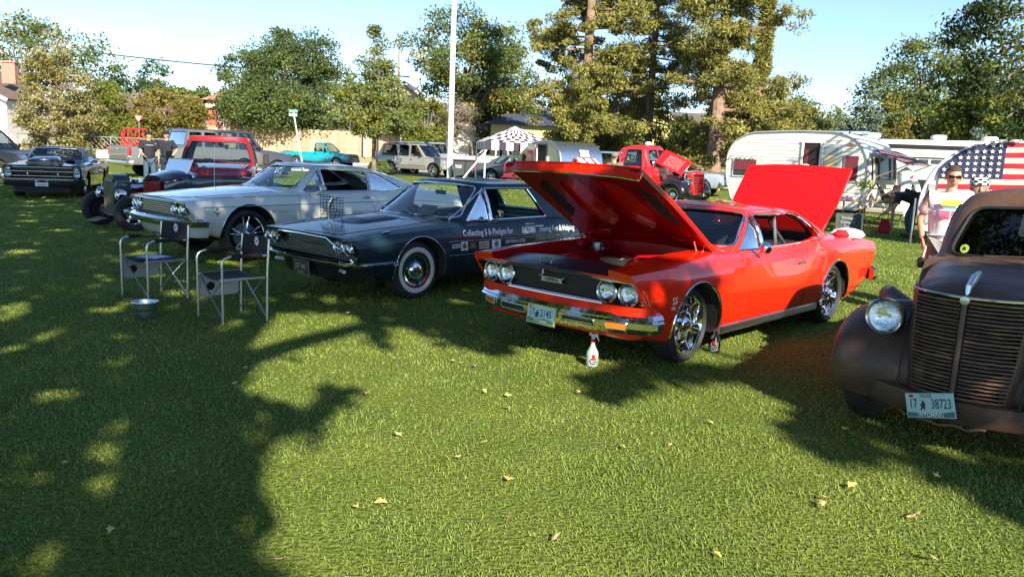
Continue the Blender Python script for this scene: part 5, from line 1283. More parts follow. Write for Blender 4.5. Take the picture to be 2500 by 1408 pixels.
def red_old_truck():
 p=at(1672,28.0)
 root=thing('red_prewar_truck','bright red pre-war truck with black wings and its bonnet folded open','truck',(p.x,p.y,p.z),R(-44))
 root.scale=(1.12,1.12,1.12)
 P=paintmat('fire_red_paint',(.72,.012,.016),rough=.25);B=paintmat('gloss_black_paint',(.008,.009,.011),rough=.2)
 bb,gb,prow=old_truck(root,P,B,P,hood_open=True,bars=13,belt=1.12,roof=1.84,glassm=glass)
 m=MB().mat(chrome);m.tube([(prow(0,z)+.03,0,z)for z in(.3,.5,.7,.95)],.012,6);sweep(m,smooth_path([(.52,-.2),(.60,0),(.52,.2)]),[(0,.28),(-.03,.33),(-.02,.42),(.01,.42)]);m.build('grille_trim',root)
 for s in(1,-1):
  headlight(root,.40,s*.42,.74,.10,depth=.14,ring=chrome)
 for s,a in((-1,1),):
  m=MB().mat(P);m.box((-.42,0,0),(1.05,.52,.02),bevel=.006)
  for k in range(10):m.box((-.12-k*.06,.0,.014),(.018,.40,.012))
  o=m.build('bonnet_panel',root,(.06,-.30,1.16),(R(52),R(20),0))
  m=MB().mat(P);m.box((-.42,0,0),(1.05,.50,.02),bevel=.006);m.build('bonnet_panel',root,(.06,.10,1.26),(R(-30),R(20),0))
 m=MB().mat(M('engine_grey',(.16,.16,.15),rough=.5,metal=.3));m.box((-.25,0,.72),(.8,.34,.40),bevel=.03)
 for k in range(6):m.tube([(.05-k*.11,-.18,.80),(.05-k*.11,-.26,.70)],.025,6)
 m.mat(alum).lathe([(.05,-.12),(.055,0),(.05,.12),(0,.13)],12,(.10,-.24,.88));m.mat(dark).box((-.2,0,.98),(.5,.3,.12),bevel=.04);m.build('engine',root)
 m=MB().mat(P);m.box((-.86,0,.86),(.06,1.18,.55),bevel=.02);m.box((-.1,.37,.66),(1.1,.03,.14));m.box((-.1,-.37,.62),(1.1,.03,.08));m.build('bulkhead',root)
 m=MB().mat(P);
 m.box((-.40,0,.70),(.80,.04,.64),bevel=.015)
 for q,z0,z1 in(((-.02),1.02,1.55),((-.78),1.02,1.50)):m.box((q,0,(z0+z1)/2),(.045,.04,z1-z0),bevel=.012)
 m.tube([(-.02,0,1.52),(-.10,0,1.60),(-.68,0,1.60),(-.78,0,1.48)],.024,6)
 m.mat(chrome).box((-.7,-.035,.92),(.1,.02,.03),bevel=.006);m.build('open_door',root,(-1.10,-.72,.08),(0,0,R(24)))
 t=MB().mat(paper);t.box((0,0,0),(.01,.15,.19),(0,-.3,0));c=t.build('windscreen_card',root,(-1.0,-.33,1.22))
 m=MB().mat(M('white_cap_cloth',(.7,.7,.7),rough=.9));m.lathe([(0,0),(.13,0),(.13,.05),(.08,.10),(0,.11)],14);o=m.build('white_hat',None,(p.x-1.25,p.y+.95,p.z+2.04));tag(o,'white hat lying on the roof of the red pre-war truck','hat')
red_old_truck()
def black_coupe():
 root=thing('black_coupe','black muscle car with three bright grille bars and a big bonnet scoop facing the camera','car',(-12.75,22.2,TH(22)),R(-71))
 P=paintmat('black_coupe_paint',(.007,.011,.018),rough=.2)
 WB=2.95
 lines=[[(.66,.70,.30),(.30,.70,.25),(-3.3,.70,.25),(-3.98,.66,.34)],[(.70,.84,.34),(.2,.87,.25),(-3.3,.87,.25),(-4.02,.82,.36)],[(.76,.90,.46),(.2,.925,.38),(-3.2,.93,.38),(-4.06,.88,.46)],[(.84,.92,.62),(.2,.945,.62),(-3.0,.95,.66),(-4.10,.90,.62)],[(.90,.91,.80),(.3,.925,.82),(-1.8,.92,.85),(-4.16,.90,.80)],[(.92,.88,.86),(.3,.885,.88),(-1.8,.87,.92),(-4.17,.86,.88)],[(.92,.70,.865),(.3,.74,.91),(-.7,.74,.955),(-4.17,.72,.90)],[(.92,.35,.868),(.3,.36,.935),(-.7,.36,.985),(-4.19,.36,.91)],[(.92,0,.87),(.3,0,.94),(-.7,0,.99),(-4.2,0,.91)]]
 c1=MB().mat(M('grille_navy',(.006,.009,.018),rough=.3));c1.box((1.0,0,.70),(.34,1.66,.27))
 sp=dict(paint=P,lines=lines,sharp=[1,0,0,1,1,1,0,0,1],ns=44,arches=[(0,.34,.39,.5,1.2),(-WB,.34,.38,.5,1.2)],cabin=([(-.80,.30),(-.80,1.3),(-2.75,1.3),(-2.75,.30)],.80),cutters=[c1.mesh()],gh=[[(-.60,0,.95),(-.66,.45,.945),(-.84,.765,.92),(-1.6,.80,.91),(-2.35,.80,.93),(-2.9,.78,.95),(-3.02,.58,.965),(-3.06,0,.97)],[(-.95,0,1.14),(-1.0,.42,1.135),(-1.12,.71,1.11),(-1.7,.745,1.11),(-2.25,.745,1.12),(-2.62,.72,1.13),(-2.75,.52,1.14),(-2.8,0,1.15)],[(-1.26,0,1.32),(-1.29,.42,1.31),(-1.37,.62,1.295),(-1.8,.655,1.295),(-2.15,.65,1.29),(-2.42,.62,1.28),(-2.5,.46,1.28),(-2.54,0,1.285)],[(-1.32,0,1.342),(-1.35,.38,1.335),(-1.43,.54,1.322),(-1.8,.57,1.33),(-2.12,.56,1.32),(-2.36,.53,1.30),(-2.44,.38,1.30),(-2.47,0,1.305)],[(-1.5,0,1.36),(-1.6,0,1.363),(-1.7,0,1.365),(-1.8,0,1.365),(-2.0,0,1.36),(-2.1,0,1.352),(-2.22,0,1.342),(-2.35,0,1.33)]],ghl=[True,False,True,False,True],xmid=-1.8,side_windows=[dict(poly=roundpoly([(-1.02,.95),(-1.37,1.255),(-2.25,1.25),(-2.6,1.0)],.05),glass=glass)],windshield=roundpoly([(-.735,.975),(.735,.975),(.61,1.275),(.3,1.295),(-.3,1.295),(-.61,1.275)],.05),rearwin=roundpoly([(-.62,1.0),(.62,1.0),(.50,1.24),(-.50,1.24)],.05),glass=glass,trim_r=.010)
 bb,gb=make_shell(root,sp)
 for x in(0,-WB):
  for s in(1,-1):make_wheel(root,x,s*.75,.33,.21,.19,'five',n=28)
 under_box(root,.5,-3.9,1.1)
 for z,w in((.815,.70),(.705,.885),(.585,.70)):
  m=MB().mat(alum);m.box((.905,0,z),(.02,2*w,.018),bevel=.005);m.build('grille_bar',root)
 m=MB().mat(M('grille_mid_dark',(.03,.035,.045),rough=.3,metal=.5))
 for k in range(9):m.box((.87,0,.60+k*.025),(.02,1.3,.005))
 m.build('grille_mesh',root)
 for s in(1,-1):
  for z in(.775,.625):headlight(root,.90,s*.80,z,.072,ring=alum)
  m=MB().mat(alum);m.box((.90,s*.35,.645),(.02,.02,.06));m.build('grille_marker',root)
 m=MB().mat(M('emblem_red',(.12,.01,.012),rough=.3));m.lathe([(.035,0),(.035,.01),(0,.014)],16,(.915,0,.70),'x');m.mat(chrome).lathe([(.04,0),(.04,.01),(.034,.012)],16,(.914,0,.70),'x',cap=False);m.mat(alum).prism([(-.07,.0),(0,.05),(.07,.02),(.03,.04)],.913,.92,'x');m.build('grille_emblem',root)
 m=MB().mat(P);sweep(m,smooth_path([(.40,-.93),(.66,-.94),(.88,-.80),(.95,0),(.88,.80),(.66,.94),(.40,.93)]),[(0,.32),(-.03,.33),(-.05,.44),(-.045,.52),(0,.54),(.03,.4)]);m.build('front_bumper',root,angle=25)
 m=MB().mat(M('underbumper_black',(.01,.01,.01),rough=.6));sweep(m,smooth_path([(.5,-.80),(.82,-.6),(.86,0),(.82,.6),(.5,.80)]),[(0,.16),(-.02,.33),(.03,.33)]);m.build('chin_spoiler',root)
 plate(root,.99,-.02,.40,[('FORD',.05,0,.035),('PERFORMANCE',.036,0,-.035)],paper,MATS['plate_ink'],(0,.03,0))
 m=MB().mat(P);Z=rc(bb,'top',.2,0)[0].z
 vs=[];prof=[(.62,.02,.44),(.60,.12,.40),(.45,.155,.36),(-.10,.15,.30),(-.45,.06,.24)]
 for(x,h,w)in prof:
  z0=rc(bb,'top',x,0)[0].z-.01
  for t in(-1.2,-1,-.8,0,.8,1,1.2):vs.append((x,t*w*.95,z0+h*(1 if abs(t)<.9 else(.75 if abs(t)<1.1 else 0))))
 fs=[(i*7+j,i*7+j+1,i*7+j+8,i*7+j+7)for i in range(4)for j in range(6)]+[tuple(range(7)),tuple(range(34,27,-1))]
 m.add(vs,fs);m.build('bonnet_scoop',root)
 m=MB().mat(alum);m.prism([(-.10,.0),(-.03,.015),(.0,.03),(.03,.015),(.10,.0),(.03,.0),(0,-.015),(-.03,0)],.632,.64,'x');m.build('scoop_emblem',root,(0,0,Z+.055))
 seam(root,bb,[(-.80,.30),(-.80,.70),(-.82,.90)],sgns=(1,));seam(root,gb,[(-.78,.95),(-1.36,1.31),(-2.2,1.31),(-2.6,1.15)],'drip_rail',.009,m=alum,sgns=(1,-1),off=.005)
 for k in(0,1):h=rc(bb,'side',.30-k*.07,.70)[0];m=MB().mat(white);m.box(h,(.03,.006,.07));m.build('wing_marking',root)
 for y in(.38,-.38):seat(root,-1.5,y,.36,.52,int_black,h=.42,head=True)
 m=MB().mat(int_black);m.box((-.86,0,.87),(.3,1.5,.14),bevel=.05);m.build('dashboard',root);steering(root,-1.12,.36,.88)
 m=MB().mat(M('dark_red_hand_cover',(.05,.01,.015)));m.box((.0,.52,.98),(.25,.22,.06),bevel=.03);m.build('bonnet_pin_cover',root)
 m=MB().mat(P);m.box((-1.14,.96,.95),(.08,.13,.09),bevel=.03);m.box((-1.12,.90,.92),(.03,.1,.03));m.build('door_mirror',root)
black_coupe()
def hot_rod():
 root=thing('hot_rod','fenderless black roadster with olive grille shell, chrome lamps and red engine side panel','car',(-7.82,15.8,0),R(-130))
 P=paintmat('hot_rod_black',(.008,.012,.02),rough=.15);rd=paintmat('hot_rod_red',(.30,.008,.012),rough=.25)
 for x,y,r,w in((0,.72,.34,.17),(0,-.72,.34,.17),(-2.7,.76,.40,.30),(-2.7,-.76,.40,.30)):
  make_wheel(root,x,y,r,w,r*.62,'five',steer=(R(-6)if x==0 else 0),n=36)
 ol=M('olive_grille_insert',(.16,.17,.13),rough=.4,metal=.4)
 m=MB().mat(P);v=[]
 for(x,sc)in((.10,.96),(.06,1.),(-.20,1.0)):
  for a in np.linspace(0,PI,13):v.append((x,.235*sc*math.cos(a)*(1 if 1 else 1),.90+.15*sc*math.sin(a)))
  v+=[(x,-.225*sc,.55),(x,-.19*sc,.26),(x,.19*sc,.26),(x,.225*sc,.55)]
 n=17;fs=[(i*n+j,i*n+(j+1)%n,(i+1)*n+(j+1)%n,(i+1)*n+j)for i in range(2)for j in range(n)]+[tuple(range(n-1,-1,-1)),tuple(range(2*n,3*n))]
 m.add(v,fs);m.build('radiator_shell',root)
 m=MB().mat(ol);m.prism(roundpoly([(-.19,.28),(.19,.28),(.215,.55),(.215,.86),(.15,.96),(-.15,.96),(-.215,.86),(-.215,.55)],.04),.10,.125,'x');g=m.build('grille_insert',root)
 m=MB().mat(M('olive_bar',(.22,.23,.18),rough=.4,metal=.5))
 for k in range(-9,10):m.box((.13,k*.021,.60),(.008,.006,.62))
 m.build('grille_bars',root)
 m=MB().mat(steel);m.tube([(.0,-.66,.33),(.02,-.3,.28),(.02,.3,.28),(.0,.66,.33)],.028,8);m.tube([(-.1,.3,.30),(-.9,.34,.42)],.02,6);m.tube([(-.1,-.3,.30),(-.9,-.34,.42)],.02,6)
 m.tube([(.05,-.62,.3),(.12,0,.26),(.05,.62,.3)],.012,6);m.build('front_axle',root)
 m=MB().mat(under)
 for s in(1,-1):m.tube([(.15,s*.28,.40),(-1.0,s*.33,.40),(-3.1,s*.36,.45)],.045,4)
 m.build('chassis',root)
 for s in(1,-1):
  o=MB().mat(chrome);o.lathe([(0,-.15),(.05,-.14),(.09,-.08),(.10,0),(.098,.02)],24,(0,0,0),'x',cap=False);h=o.build('headlamp_shell',root,(.12,s*.42,.68));headlight(h,.02,0,0,.088)
  m=MB().mat(chrome);m.tube([(.1,s*.25,.6),(.1,s*.42,.6)],.012,6);m.build('headlamp_bar',root)
 m=MB().mat(rd);m.box((-.48,0,.62),(.5,.34,.34),bevel=.04);m.mat(chrome)
 for s in(1,-1):
  m.box((-.5,s*.22,.78),(.5,.12,.07),(s*.5,0,0),bevel=.02)
  for k in range(4):m.tube([(-.3-k*.13,s*.24,.66),(-.32-k*.13,s*.34,.56),(-.5-k*.1,s*.38,.46)],.022,6)
 m.lathe([(0,0),(.13,0),(.14,.02),(.13,.07),(0,.08)],20,(-.45,0,.88));m.mat(black).lathe([(.14,-.3),(.15,0)],12,(-.12,0,.62),'x');m.build('engine',root)
 for s in(1,-1):MB().mat(rd).box((-.62,s*.34,.74),(.46,.02,.36),(0,0,s*.08),bevel=.006).build('engine_side_panel',root)
 lines=[[(-.80,.38,.42),(-1.3,.50,.40),(-3.1,.50,.42),(-3.45,.40,.60)],[(-.80,.42,.50),(-1.3,.58,.48),(-3.0,.60,.50),(-3.50,.50,.66)],[(-.78,.42,.80),(-1.3,.60,.86),(-3.0,.61,.86),(-3.5,.52,.80)],[(-.76,.36,.95),(-1.2,.54,1.03),(-2.6,.58,1.00),(-3.4,.46,.90)],[(-.74,.18,1.02),(-1.2,.30,1.12),(-1.5,.30,1.10),(-2.6,.3,1.02),(-3.4,.24,.92)],[(-.74,0,1.03),(-1.2,0,1.14),(-1.5,0,1.12),(-2.6,0,1.03),(-3.4,0,.92)]]
 v,f=loft(lines,36,4,[1,0,0,0,0,1]);me=clean_mesh(v,f,[P],40)
 c=MB().mat(M('red_leather',(.22,.01,.015),rough=.45));c.prism(roundpoly([(-1.42,.46),(-1.42,-.46),(-2.45,-.48),(-2.45,.48)],.15),.52,2,'z');me=boolean(me,[c.mesh()],angle=40);link('body',me,root)
 m=MB().mat(M('red_leather',(.22,.01,.015)));m.box((-2.3,0,.90),(.16,.92,.34),(0,-.2,0),bevel=.06);m.tube([(-1.42,-.52,1.04),(-2.3,-.55,1.03),(-2.5,-.4,1.05),(-2.55,0,1.06),(-2.5,.4,1.05),(-2.3,.55,1.03),(-1.42,.52,1.04)],.035,8);m.build('seat',root)
 X0=-1.24;m=MB().mat(chrome);m.tube([(X0,-.50,1.08),(X0-.12,-.47,1.36),(X0-.12,.47,1.36),(X0,.50,1.08)],.014,6,closed=True);m.tube([(X0,.5,1.1),(X0-.2,.56,1.0)],.012,6);fr=m.build('windscreen_frame',root)
 m=MB().mat(glassmat('aero_screen_glass',(.62,.72,.78)));m.quad((X0,-.49,1.09),(X0,.49,1.09),(X0-.12,.46,1.35),(X0-.12,-.46,1.35));m.build('windscreen',root)
 m=MB().mat(chrome);m.lathe([(0,.0),(.05,.0),(.055,.02),(.04,.03),(0,.03)],14,(X0-.05,.60,1.02),'x');m.tube([(X0-.05,.55,1.05),(X0-.05,.6,1.02)],.01,5);m.build('door_mirror',root)
 steering(root,-1.65,.25,1.08,r=.17)
 m=MB().mat(M('plate_tan',(.26,.21,.16),rough=.6));m.box((.30,-.18,.17),(.24,.34,.01),(0,.25,.1));m.build('front_plate',root)
 m=MB().mat(steel);m.tube([(-1.1,-.45,.96),(-1.1,-.45,1.05)],.01,5);m.build('cowl_lamp',root)
 a=Vector((-5.0,13.6,0));
hot_rod()
def trolley():
 p=at(362,16.6);m=MB().mat(M('tool_box_blue',(.03,.05,.09),rough=.4));m.box((0,0,.30),(.62,.42,.60),bevel=.02);m.mat(M('tool_box_lid',(.30,.38,.46),rough=.3));m.box((0,0,.615),(.66,.46,.03),bevel=.008)
 o=m.build('cool_box',None,(p.x,p.y,0),(0,0,.5));tag(o,'dark blue box with a pale lid on the grass beside the hot rod','box')
trolley()
def strip(name,y0,y1,x0,x1,m,dz,kind='structure'):
 ys=np.linspace(y0,y1,max(2,int((y1-y0)/1)+1));xs=np.linspace(x0,x1,41)
 v=[(x,y,TH(y)+dz)for y in ys for x in xs];n=len(xs);f=[(i*n+j,i*n+j+1,i*n+n+j+1,i*n+n+j)for i in range(len(ys)-1)for j in range(n-1)]
 return tag(link(name,raw_mesh(name,v,f,[m])),kind=kind)
asph=M('pale_asphalt',(.27,.25,.235),rough=.9,col2=(.36,.335,.31),vscale=1.2,bump=.2,bscale=30)
dirt=M('dry_verge',(.30,.25,.15),rough=.95,col2=(.36,.33,.17),vscale=.8,bump=.4,bscale=12)
conc=M('pale_concrete',(.50,.47,.43),rough=.9,col2=(.58,.55,.50),vscale=1.5)
strip('road',47.5,56.5,-160,160,asph,.012)
strip('verge',56.7,66,-160,160,dirt,.008)
k=MB().mat(conc);k.box((0,47.3,TH(47.3)+.02),(320,.18,.14),bevel=.02);tag(k.build('kerb'),kind='structure')
k=MB().mat(conc);k.box((0,56.7,TH(56.7)+.03),(320,.18,.16),bevel=.02);tag(k.build('kerb'),kind='structure')
def hills():
 v=[];f=[];xs=np.linspace(-1500,1500,90);prof=[]
 for x in xs:prof.append(42+10*math.sin(x*.004+1)+4*math.sin(x*.013)+(14 if x>200 else 0)*min(1,(x-200)/200 if x>200 else 0))
 for i,x in enumerate(xs):
  v+=[(x,560,0),(x,700,prof[i]*.6),(x,900,prof[i]),(x,1400,prof[i]*.9)]
 n=4;f=[(i*n+j,(i+1)*n+j,(i+1)*n+j+1,i*n+j+1)for i in range(len(xs)-1)for j in range(3)]
 tag(link('hills',raw_mesh('hills',v,f,[M('hill_scrub',(.16,.11,.085),rough=.95,col2=(.13,.13,.08),vscale=.02)])),kind='structure')
hills()
def wood_fence():
 A=at(432,60);B=at(1010,60.5)
 root=thing('wooden_fence','long tan board fence behind the teal pickup truck','fence',A);d=(B-A);L=d.length;u=d.normalized()
 ms=[M('fence_board_a',(.38,.28,.18),rough=.85,col2=(.45,.34,.23),vscale=3),M('fence_board_b',(.32,.23,.145),rough=.85,col2=(.40,.30,.20),vscale=3),M('fence_board_c',(.44,.34,.23),rough=.85)]
 mesh=[MB().mat(m).box((0,0,.92),(.165,.022,1.84)).mesh('board')for m in ms]
 n=int(L/.175);
 for i in range(n):
  p=u*(i*.175);o=link('fence_board',mesh[rng.integers(0,3)],root,(p.x,p.y,rng.uniform(-.025,.025)),(0,0,math.atan2(u.y,u.x)+rng.normal(0,.02)))
 for z in(.4,1.5):MB().mat(ms[1]).tube([(0,.04,z),(d.x,d.y+.04,z)],.04,4).build('fence_rail',root)
wood_fence()
def chain_fence():
 A=at(-30,50);B=at(420,51);root=thing('wire_fence','grey chain-link fence behind the parked cars on the left','fence',A);d=B-A
 g=M('galvanised',(.45,.45,.44),rough=.5,metal=.6);n=7
 for i in range(n):MB().mat(g).tube([(d.x*i/(n-1),d.y*i/(n-1),0),(d.x*i/(n-1),d.y*i/(n-1),1.5)],.035,6).build('fence_post',root)
 MB().mat(g).tube([(0,0,1.47),(d.x,d.y,1.47)],.025,6).build('top_rail',root)
 w=MB().mat(g);L=d.length;u=d.normalized();k=int(L/.28)
 for i in range(k):
  p=u*i*.28
  for s in(1,-1):w.tube([p+Vector((0,0,.05))+(u*1.4 if s<0 else Vector()),p+(u*1.4 if s>0 else Vector())+Vector((0,0,1.45))],.0035,3,caps=False)
 o=w.build('wire_mesh',root,smooth=False,fix=False);o['kind']='stuff'
chain_fence()
def wire_fence2():
 A=at(1100,58.5);B=at(1290,59);root=thing('wire_fence','chain-link fence between the flagpole and the chequered canopy','fence',A);d=B-A;g=MATS['galvanised']
 for i in range(4):MB().mat(g).tube([(d.x*i/3,d.y*i/3,0),(d.x*i/3,d.y*i/3,1.3)],.04,6).build('fence_post',root)
 MB().mat(g).tube([(0,0,1.28),(d.x,d.y,1.28)],.03,6).build('top_rail',root)
wire_fence2()
roof_br=M('roof_brown',(.13,.085,.07),rough=.9,col2=(.18,.12,.10),vscale=4);
def window(root,x,y,z,w,h,m=None,axis='x',fm=None):
 b=MB().mat(fm or white)
 d=(w+.16,.06,h+.16)if axis=='x' else(.06,w+.16,h+.16)
 b.box((x,y,z),d);f=b.build('window',root)
 g=MB().mat(m or M('house_pane',(.03,.035,.045),rough=.08,spec=.8));dd=(w,.02,h)if axis=='x' else(.02,w,h)
 off=(0,-.035,0)if axis=='x' else(.035,0,0)
 g.box((x+off[0],y+off[1],z),dd);g.mat(fm or white).box((x+off[0]*1.5,y+off[1]*1.5,z),(w,.02,.04)if axis=='x' else(.02,w,.04));g.box((x+off[0]*1.5,y+off[1]*1.5,z),(.04,.02,h)if axis=='x' else(.02,.04,h));g.build('pane',f)
 return f
def house(name,label,px,D,w,d,h,rise,wallm,roofm,rz=0.,over=.35,gable='y',wins=(),chim=None,facia=None,base=0.):
 p=at(px,D);p.z+=base;root=thing(name,label,'house',p,R(rz))
 MB().mat(wallm).box((0,0,h/2),(w,d,h)).build('wall',root)
 b=MB().mat(wallm)
 if gable=='y':
  b.prism([(-w/2,h),(w/2,h),(0,h+rise)],-d/2,d/2,'y');b.build('gable',root)
  for s in(1,-1):
   r=MB().mat(roofm);L=math.hypot(w/2+over,rise*(1+2*over/w));a=math.atan2(rise,w/2)
   r.box((s*(w/4+over/2*math.cos(a)*.5),0,h+rise/2-over*.5*math.sin(a)*.5+.06),(L*.99,d+2*over,.12),(0,s*a,0));r.build('roof',root)
   if facia:q=MB().mat(facia);q.box((s*(w/4+over/2*math.cos(a)*.5),-d/2-over-.03,h+rise/2-over*.5*math.sin(a)*.5+.02),(L,.05,.22),(0,s*a,0));q.build('fascia',root)
 elif gable=='x':
  b.prism([(-d/2,h),(d/2,h),(0,h+rise)],-w/2,w/2,'x');b.build('gable',root)
  for s in(1,-1):
   r=MB().mat(roofm);L=math.hypot(d/2+over,rise);a=math.atan2(rise,d/2)
   r.box((0,s*(d/4+over/4),h+rise/2-.03),(w+2*over,L*1.03,.12),(-s*a,0,0));r.build('roof',root)
   if facia:q=MB().mat(facia);q.box((0,s*(d/2+over),h-.12),(w+2*over,.05,.18));q.build('fascia',root)
 else:
  r=MB().mat(roofm);r.add([(-w/2-over,-d/2-over,h),(w/2+over,-d/2-over,h),(w/2+over,d/2+over,h),(-w/2-over,d/2+over,h),(-w/4,0,h+rise),(w/4,0,h+rise)],[(0,1,5,4),(1,2,5),(2,3,4,5),(3,0,4),(0,3,2,1)]);r.build('roof',root)
 for(x,z,ww,hh)in wins:window(root,x,-d/2-.02,z,ww,hh)
 if chim:q=MB().mat(M('chimney_brick',(.32,.17,.12),rough=.9,col2=(.38,.24,.18),vscale=12));q.box((chim[0],chim[1],h+rise*.6+.5),(.9,.6,1.5));q.box((chim[0],chim[1],h+rise*.6+1.28),(1.05,.75,.12));q.build('chimney',root)
 return root
wwall=M('white_stucco',(.78,.76,.72),rough=.9)
house('white_house','white gabled house with brown roof and brick chimney at the far left edge',-78,60,9.5,9,3.0,2.4,wwall,roof_br,rz=8,facia=white,wins=((2.6,1.5,1.2,1.4),),chim=(3.6,-1.0));
house('brown_house','small brown-walled house partly hidden by the golden-olive tree',350,72,9,7,2.6,1.6,M('tan_wall',(.45,.36,.28),rough=.9),roof_br,gable='x',wins=((-2,1.4,1.1,1.1),(2,1.4,1.1,1.1)))
redw=M('barn_red_wall',(.45,.13,.07),rough=.85)
def red_house():
 r=house('red_and_white_house','low house with orange-red and white walls showing over the wooden fence',640,70,7.0,6,3.4,1.3,redw,M('orange_roof',(.42,.20,.12),rough=.9),gable='hip',over=.5,base=.4)
 MB().mat(wwall).box((1.2,-3.02,1.7),(3.0,.08,3.3)).build('white_wall',r);window(r,-1.9,-3.05,2.2,1.2,.9);MB().mat(white).box((-2.4,-3.3,2.95),(2.2,.1,.3)).build('awning',r)
 window(r,1.7,-3.08,2.2,.8,1.0)
red_house()
house('tan_house','pale tan gabled house left of the flagpole behind the linden tree',1002,74,7,9,3.3,2.4,M('cream_wall',(.58,.48,.34),rough=.9),roof_br,facia=white,base=.2)
def carport():
 p=at(1028,61);r=thing('carport','low orange-brown roofed shed with a white end wall beside the flagpole','shed',p,R(-6))
 MB().mat(wwall).box((2.4,0,1.3),(3.0,3.5,2.6)).build('wall',r);b=MB().mat(M('rust_roof',(.42,.22,.13),rough=.8));b.box((-1.2,-.6,2.2),(5.6,3.8,.1),(0,R(9),0),bevel=.02);b.build('roof',r)
 for x in(-3.6,-1.0):MB().mat(white).tube([(x,-2.2,0),(x,-2.2,2.3)],.07,6).build('post',r)
 MB().mat(M('pale_trim',(.6,.62,.64))).box((2.4,-1.78,2.5),(3.1,.06,.2)).build('trim',r)
carport()
house('blue_roofed_house','low house with a dark blue-grey roof behind the chequered canopy',1262,68,9,7,2.8,1.2,M('dim_brown_wall',(.20,.16,.13),rough=.9),M('slate_blue_roof',(.05,.06,.10),rough=.7),gable='hip',over=.7,wins=((-2.5,1.5,1.0,1.1),(1.5,1.5,1.0,1.1)),base=.4)
yel=M('yellow_wall',(.62,.55,.22),rough=.9)
def yellow_house():
 r=house('yellow_house','pale yellow house with white gable behind the pine trunks',1540,59.5,8.0,7,2.6,2.2,yel,roof_br,facia=white,wins=((-3.0,1.45,.75,1.5),(2.6,1.4,.7,1.2)),rz=-4)
 MB().mat(wwall).prism([(-1.6,2.65),(.6,2.65),(-.3,4.1)],-3.62,-3.54,'y').build('white_gable',r)
 MB().mat(yel).box((-7.0,1,1.4),(6.4,5,2.8)).build('wing_wall',r);b=MB().mat(MATS['slate_blue_roof']);b.add([(-10.6,-2,2.8),(-3.4,-2,2.8),(-3.4,4,2.8),(-10.6,4,2.8),(-9.4,1,3.7),(-4,1,3.7)],[(0,1,5,4),(1,2,5),(2,3,4,5),(3,0,4),(0,3,2,1)]);b.build('wing_roof',r)
 window(r,-8.6,-1.55,1.4,1.0,1.1);MB().mat(M('doorway_dark',(.02,.02,.025))).box((-4.9,-1.55,1.15),(1.5,.06,2.2)).build('doorway',r)
yellow_house()
house('far_house','brown roof glimpsed between the pines and the white trailer',1790,80,9,7,2.4,1.2,M('brick_red_wall',(.22,.10,.07),rough=.9),roof_br,gable='x')
def pole(name,label,cat,px,D,top,r,m,lean=0.,extra=None,base=None):
 p=at(px,D);ztop=atz(px,top,D).z-p.z;root=thing(name,label,cat,p);b=MB().mat(m);b.tube([(0,0,-.2),(lean*ztop,0,ztop)],[r,r*.8],14);b.build('shaft',root)
 if extra:extra(root,ztop)
 return root
wood=M('pole_wood',(.38,.27,.17),rough=.9,col2=(.48,.36,.24),vscale=5)
pole('flagpole','tall thick white flagpole rising out of the top of the frame','flagpole',1097,43,-260,.15,M('flagpole_white',(.80,.79,.78),rough=.45))
pole('wooden_pole','short bare wooden utility pole beside the golden-olive tree','pole',521,70,226,.14,wood)
pole('utility_pole','weathered utility pole with a lamp cap showing above the linden tree','pole',971,80,88,.15,M('grey_pole_wood',(.30,.25,.20),rough=.9),extra=lambda r,z:MB().mat(alum).lathe([(0,0),(.16,0),(.16,.3),(0,.4)],12,(0,0,z)).build('lamp_cap',r))
def street_sign():
 p=at(741,47);z1=atz(716,272,47).z-p.z;dx=atz(716,272,47).x-p.x
 r=thing('street_sign','leaning street-name pole with two green blades beside the teal pickup truck','street sign',p)
 MB().mat(M('sign_post_grey',(.5,.52,.5),rough=.5,metal=.4)).tube([(0,0,0),(dx,0,z1)],.05,8).build('post',r)
 g=M('sign_green',(.12,.34,.24),rough=.4)
 MB().mat(g).box((dx,0,z1+.02),(.50,.03,.16)).build('sign_blade',r,rot=(0,0,0));MB().mat(M('sign_pale_green',(.45,.62,.52),rough=.4)).box((dx-.02,0,z1-.2),(.46,.03,.15),(0,0,.5)).build('sign_blade',r)
street_sign()
def wires():
 m=M('wire_green_black',(.05,.07,.05),rough=.6);m2=M('wire_thin',(.45,.48,.5),rough=.6)
 for pts,r,mm,lab in(([(-400,62),(0,100),(300,137),(560,163),(830,180),(1000,188)],.055,m,'thick dark cable sagging across the left sky'),([(-300,15),(70,38),(400,100),(760,148)],.012,m2,'upper thin pale wire in the left sky'),([(0,50),(180,66),(450,112),(700,140)],.010,m2,'lower thin pale wire in the left sky')):
  P=[atz(x,y,64)for x,y in pts];P=[Vector(q)for q in crspline(np.array(P),6)]
  tag(MB().mat(mm).tube(P,r,5).build('overhead_wire'),lab,'wire')
wires()
def yield_sign():
 p=at(342,53);z=atz(342,290,53).z-p.z;r=thing('give_way_sign','small red and white triangular sign in front of the golden-olive tree','sign',p)
 MB().mat(MATS['galvanised']).tube([(0,0,0),(0,.02,z)],.03,6).build('post',r);MB().mat(redlens).prism([(-.3,.2),(.3,.2),(0,-.28)],-.03,0,'y').build('sign_plate',r,(0,0,z));MB().mat(white).prism([(-.2,.15),(.2,.15),(0,-.17)],-.04,-.031,'y').build('sign_face',r,(0,0,z))
yield_sign()
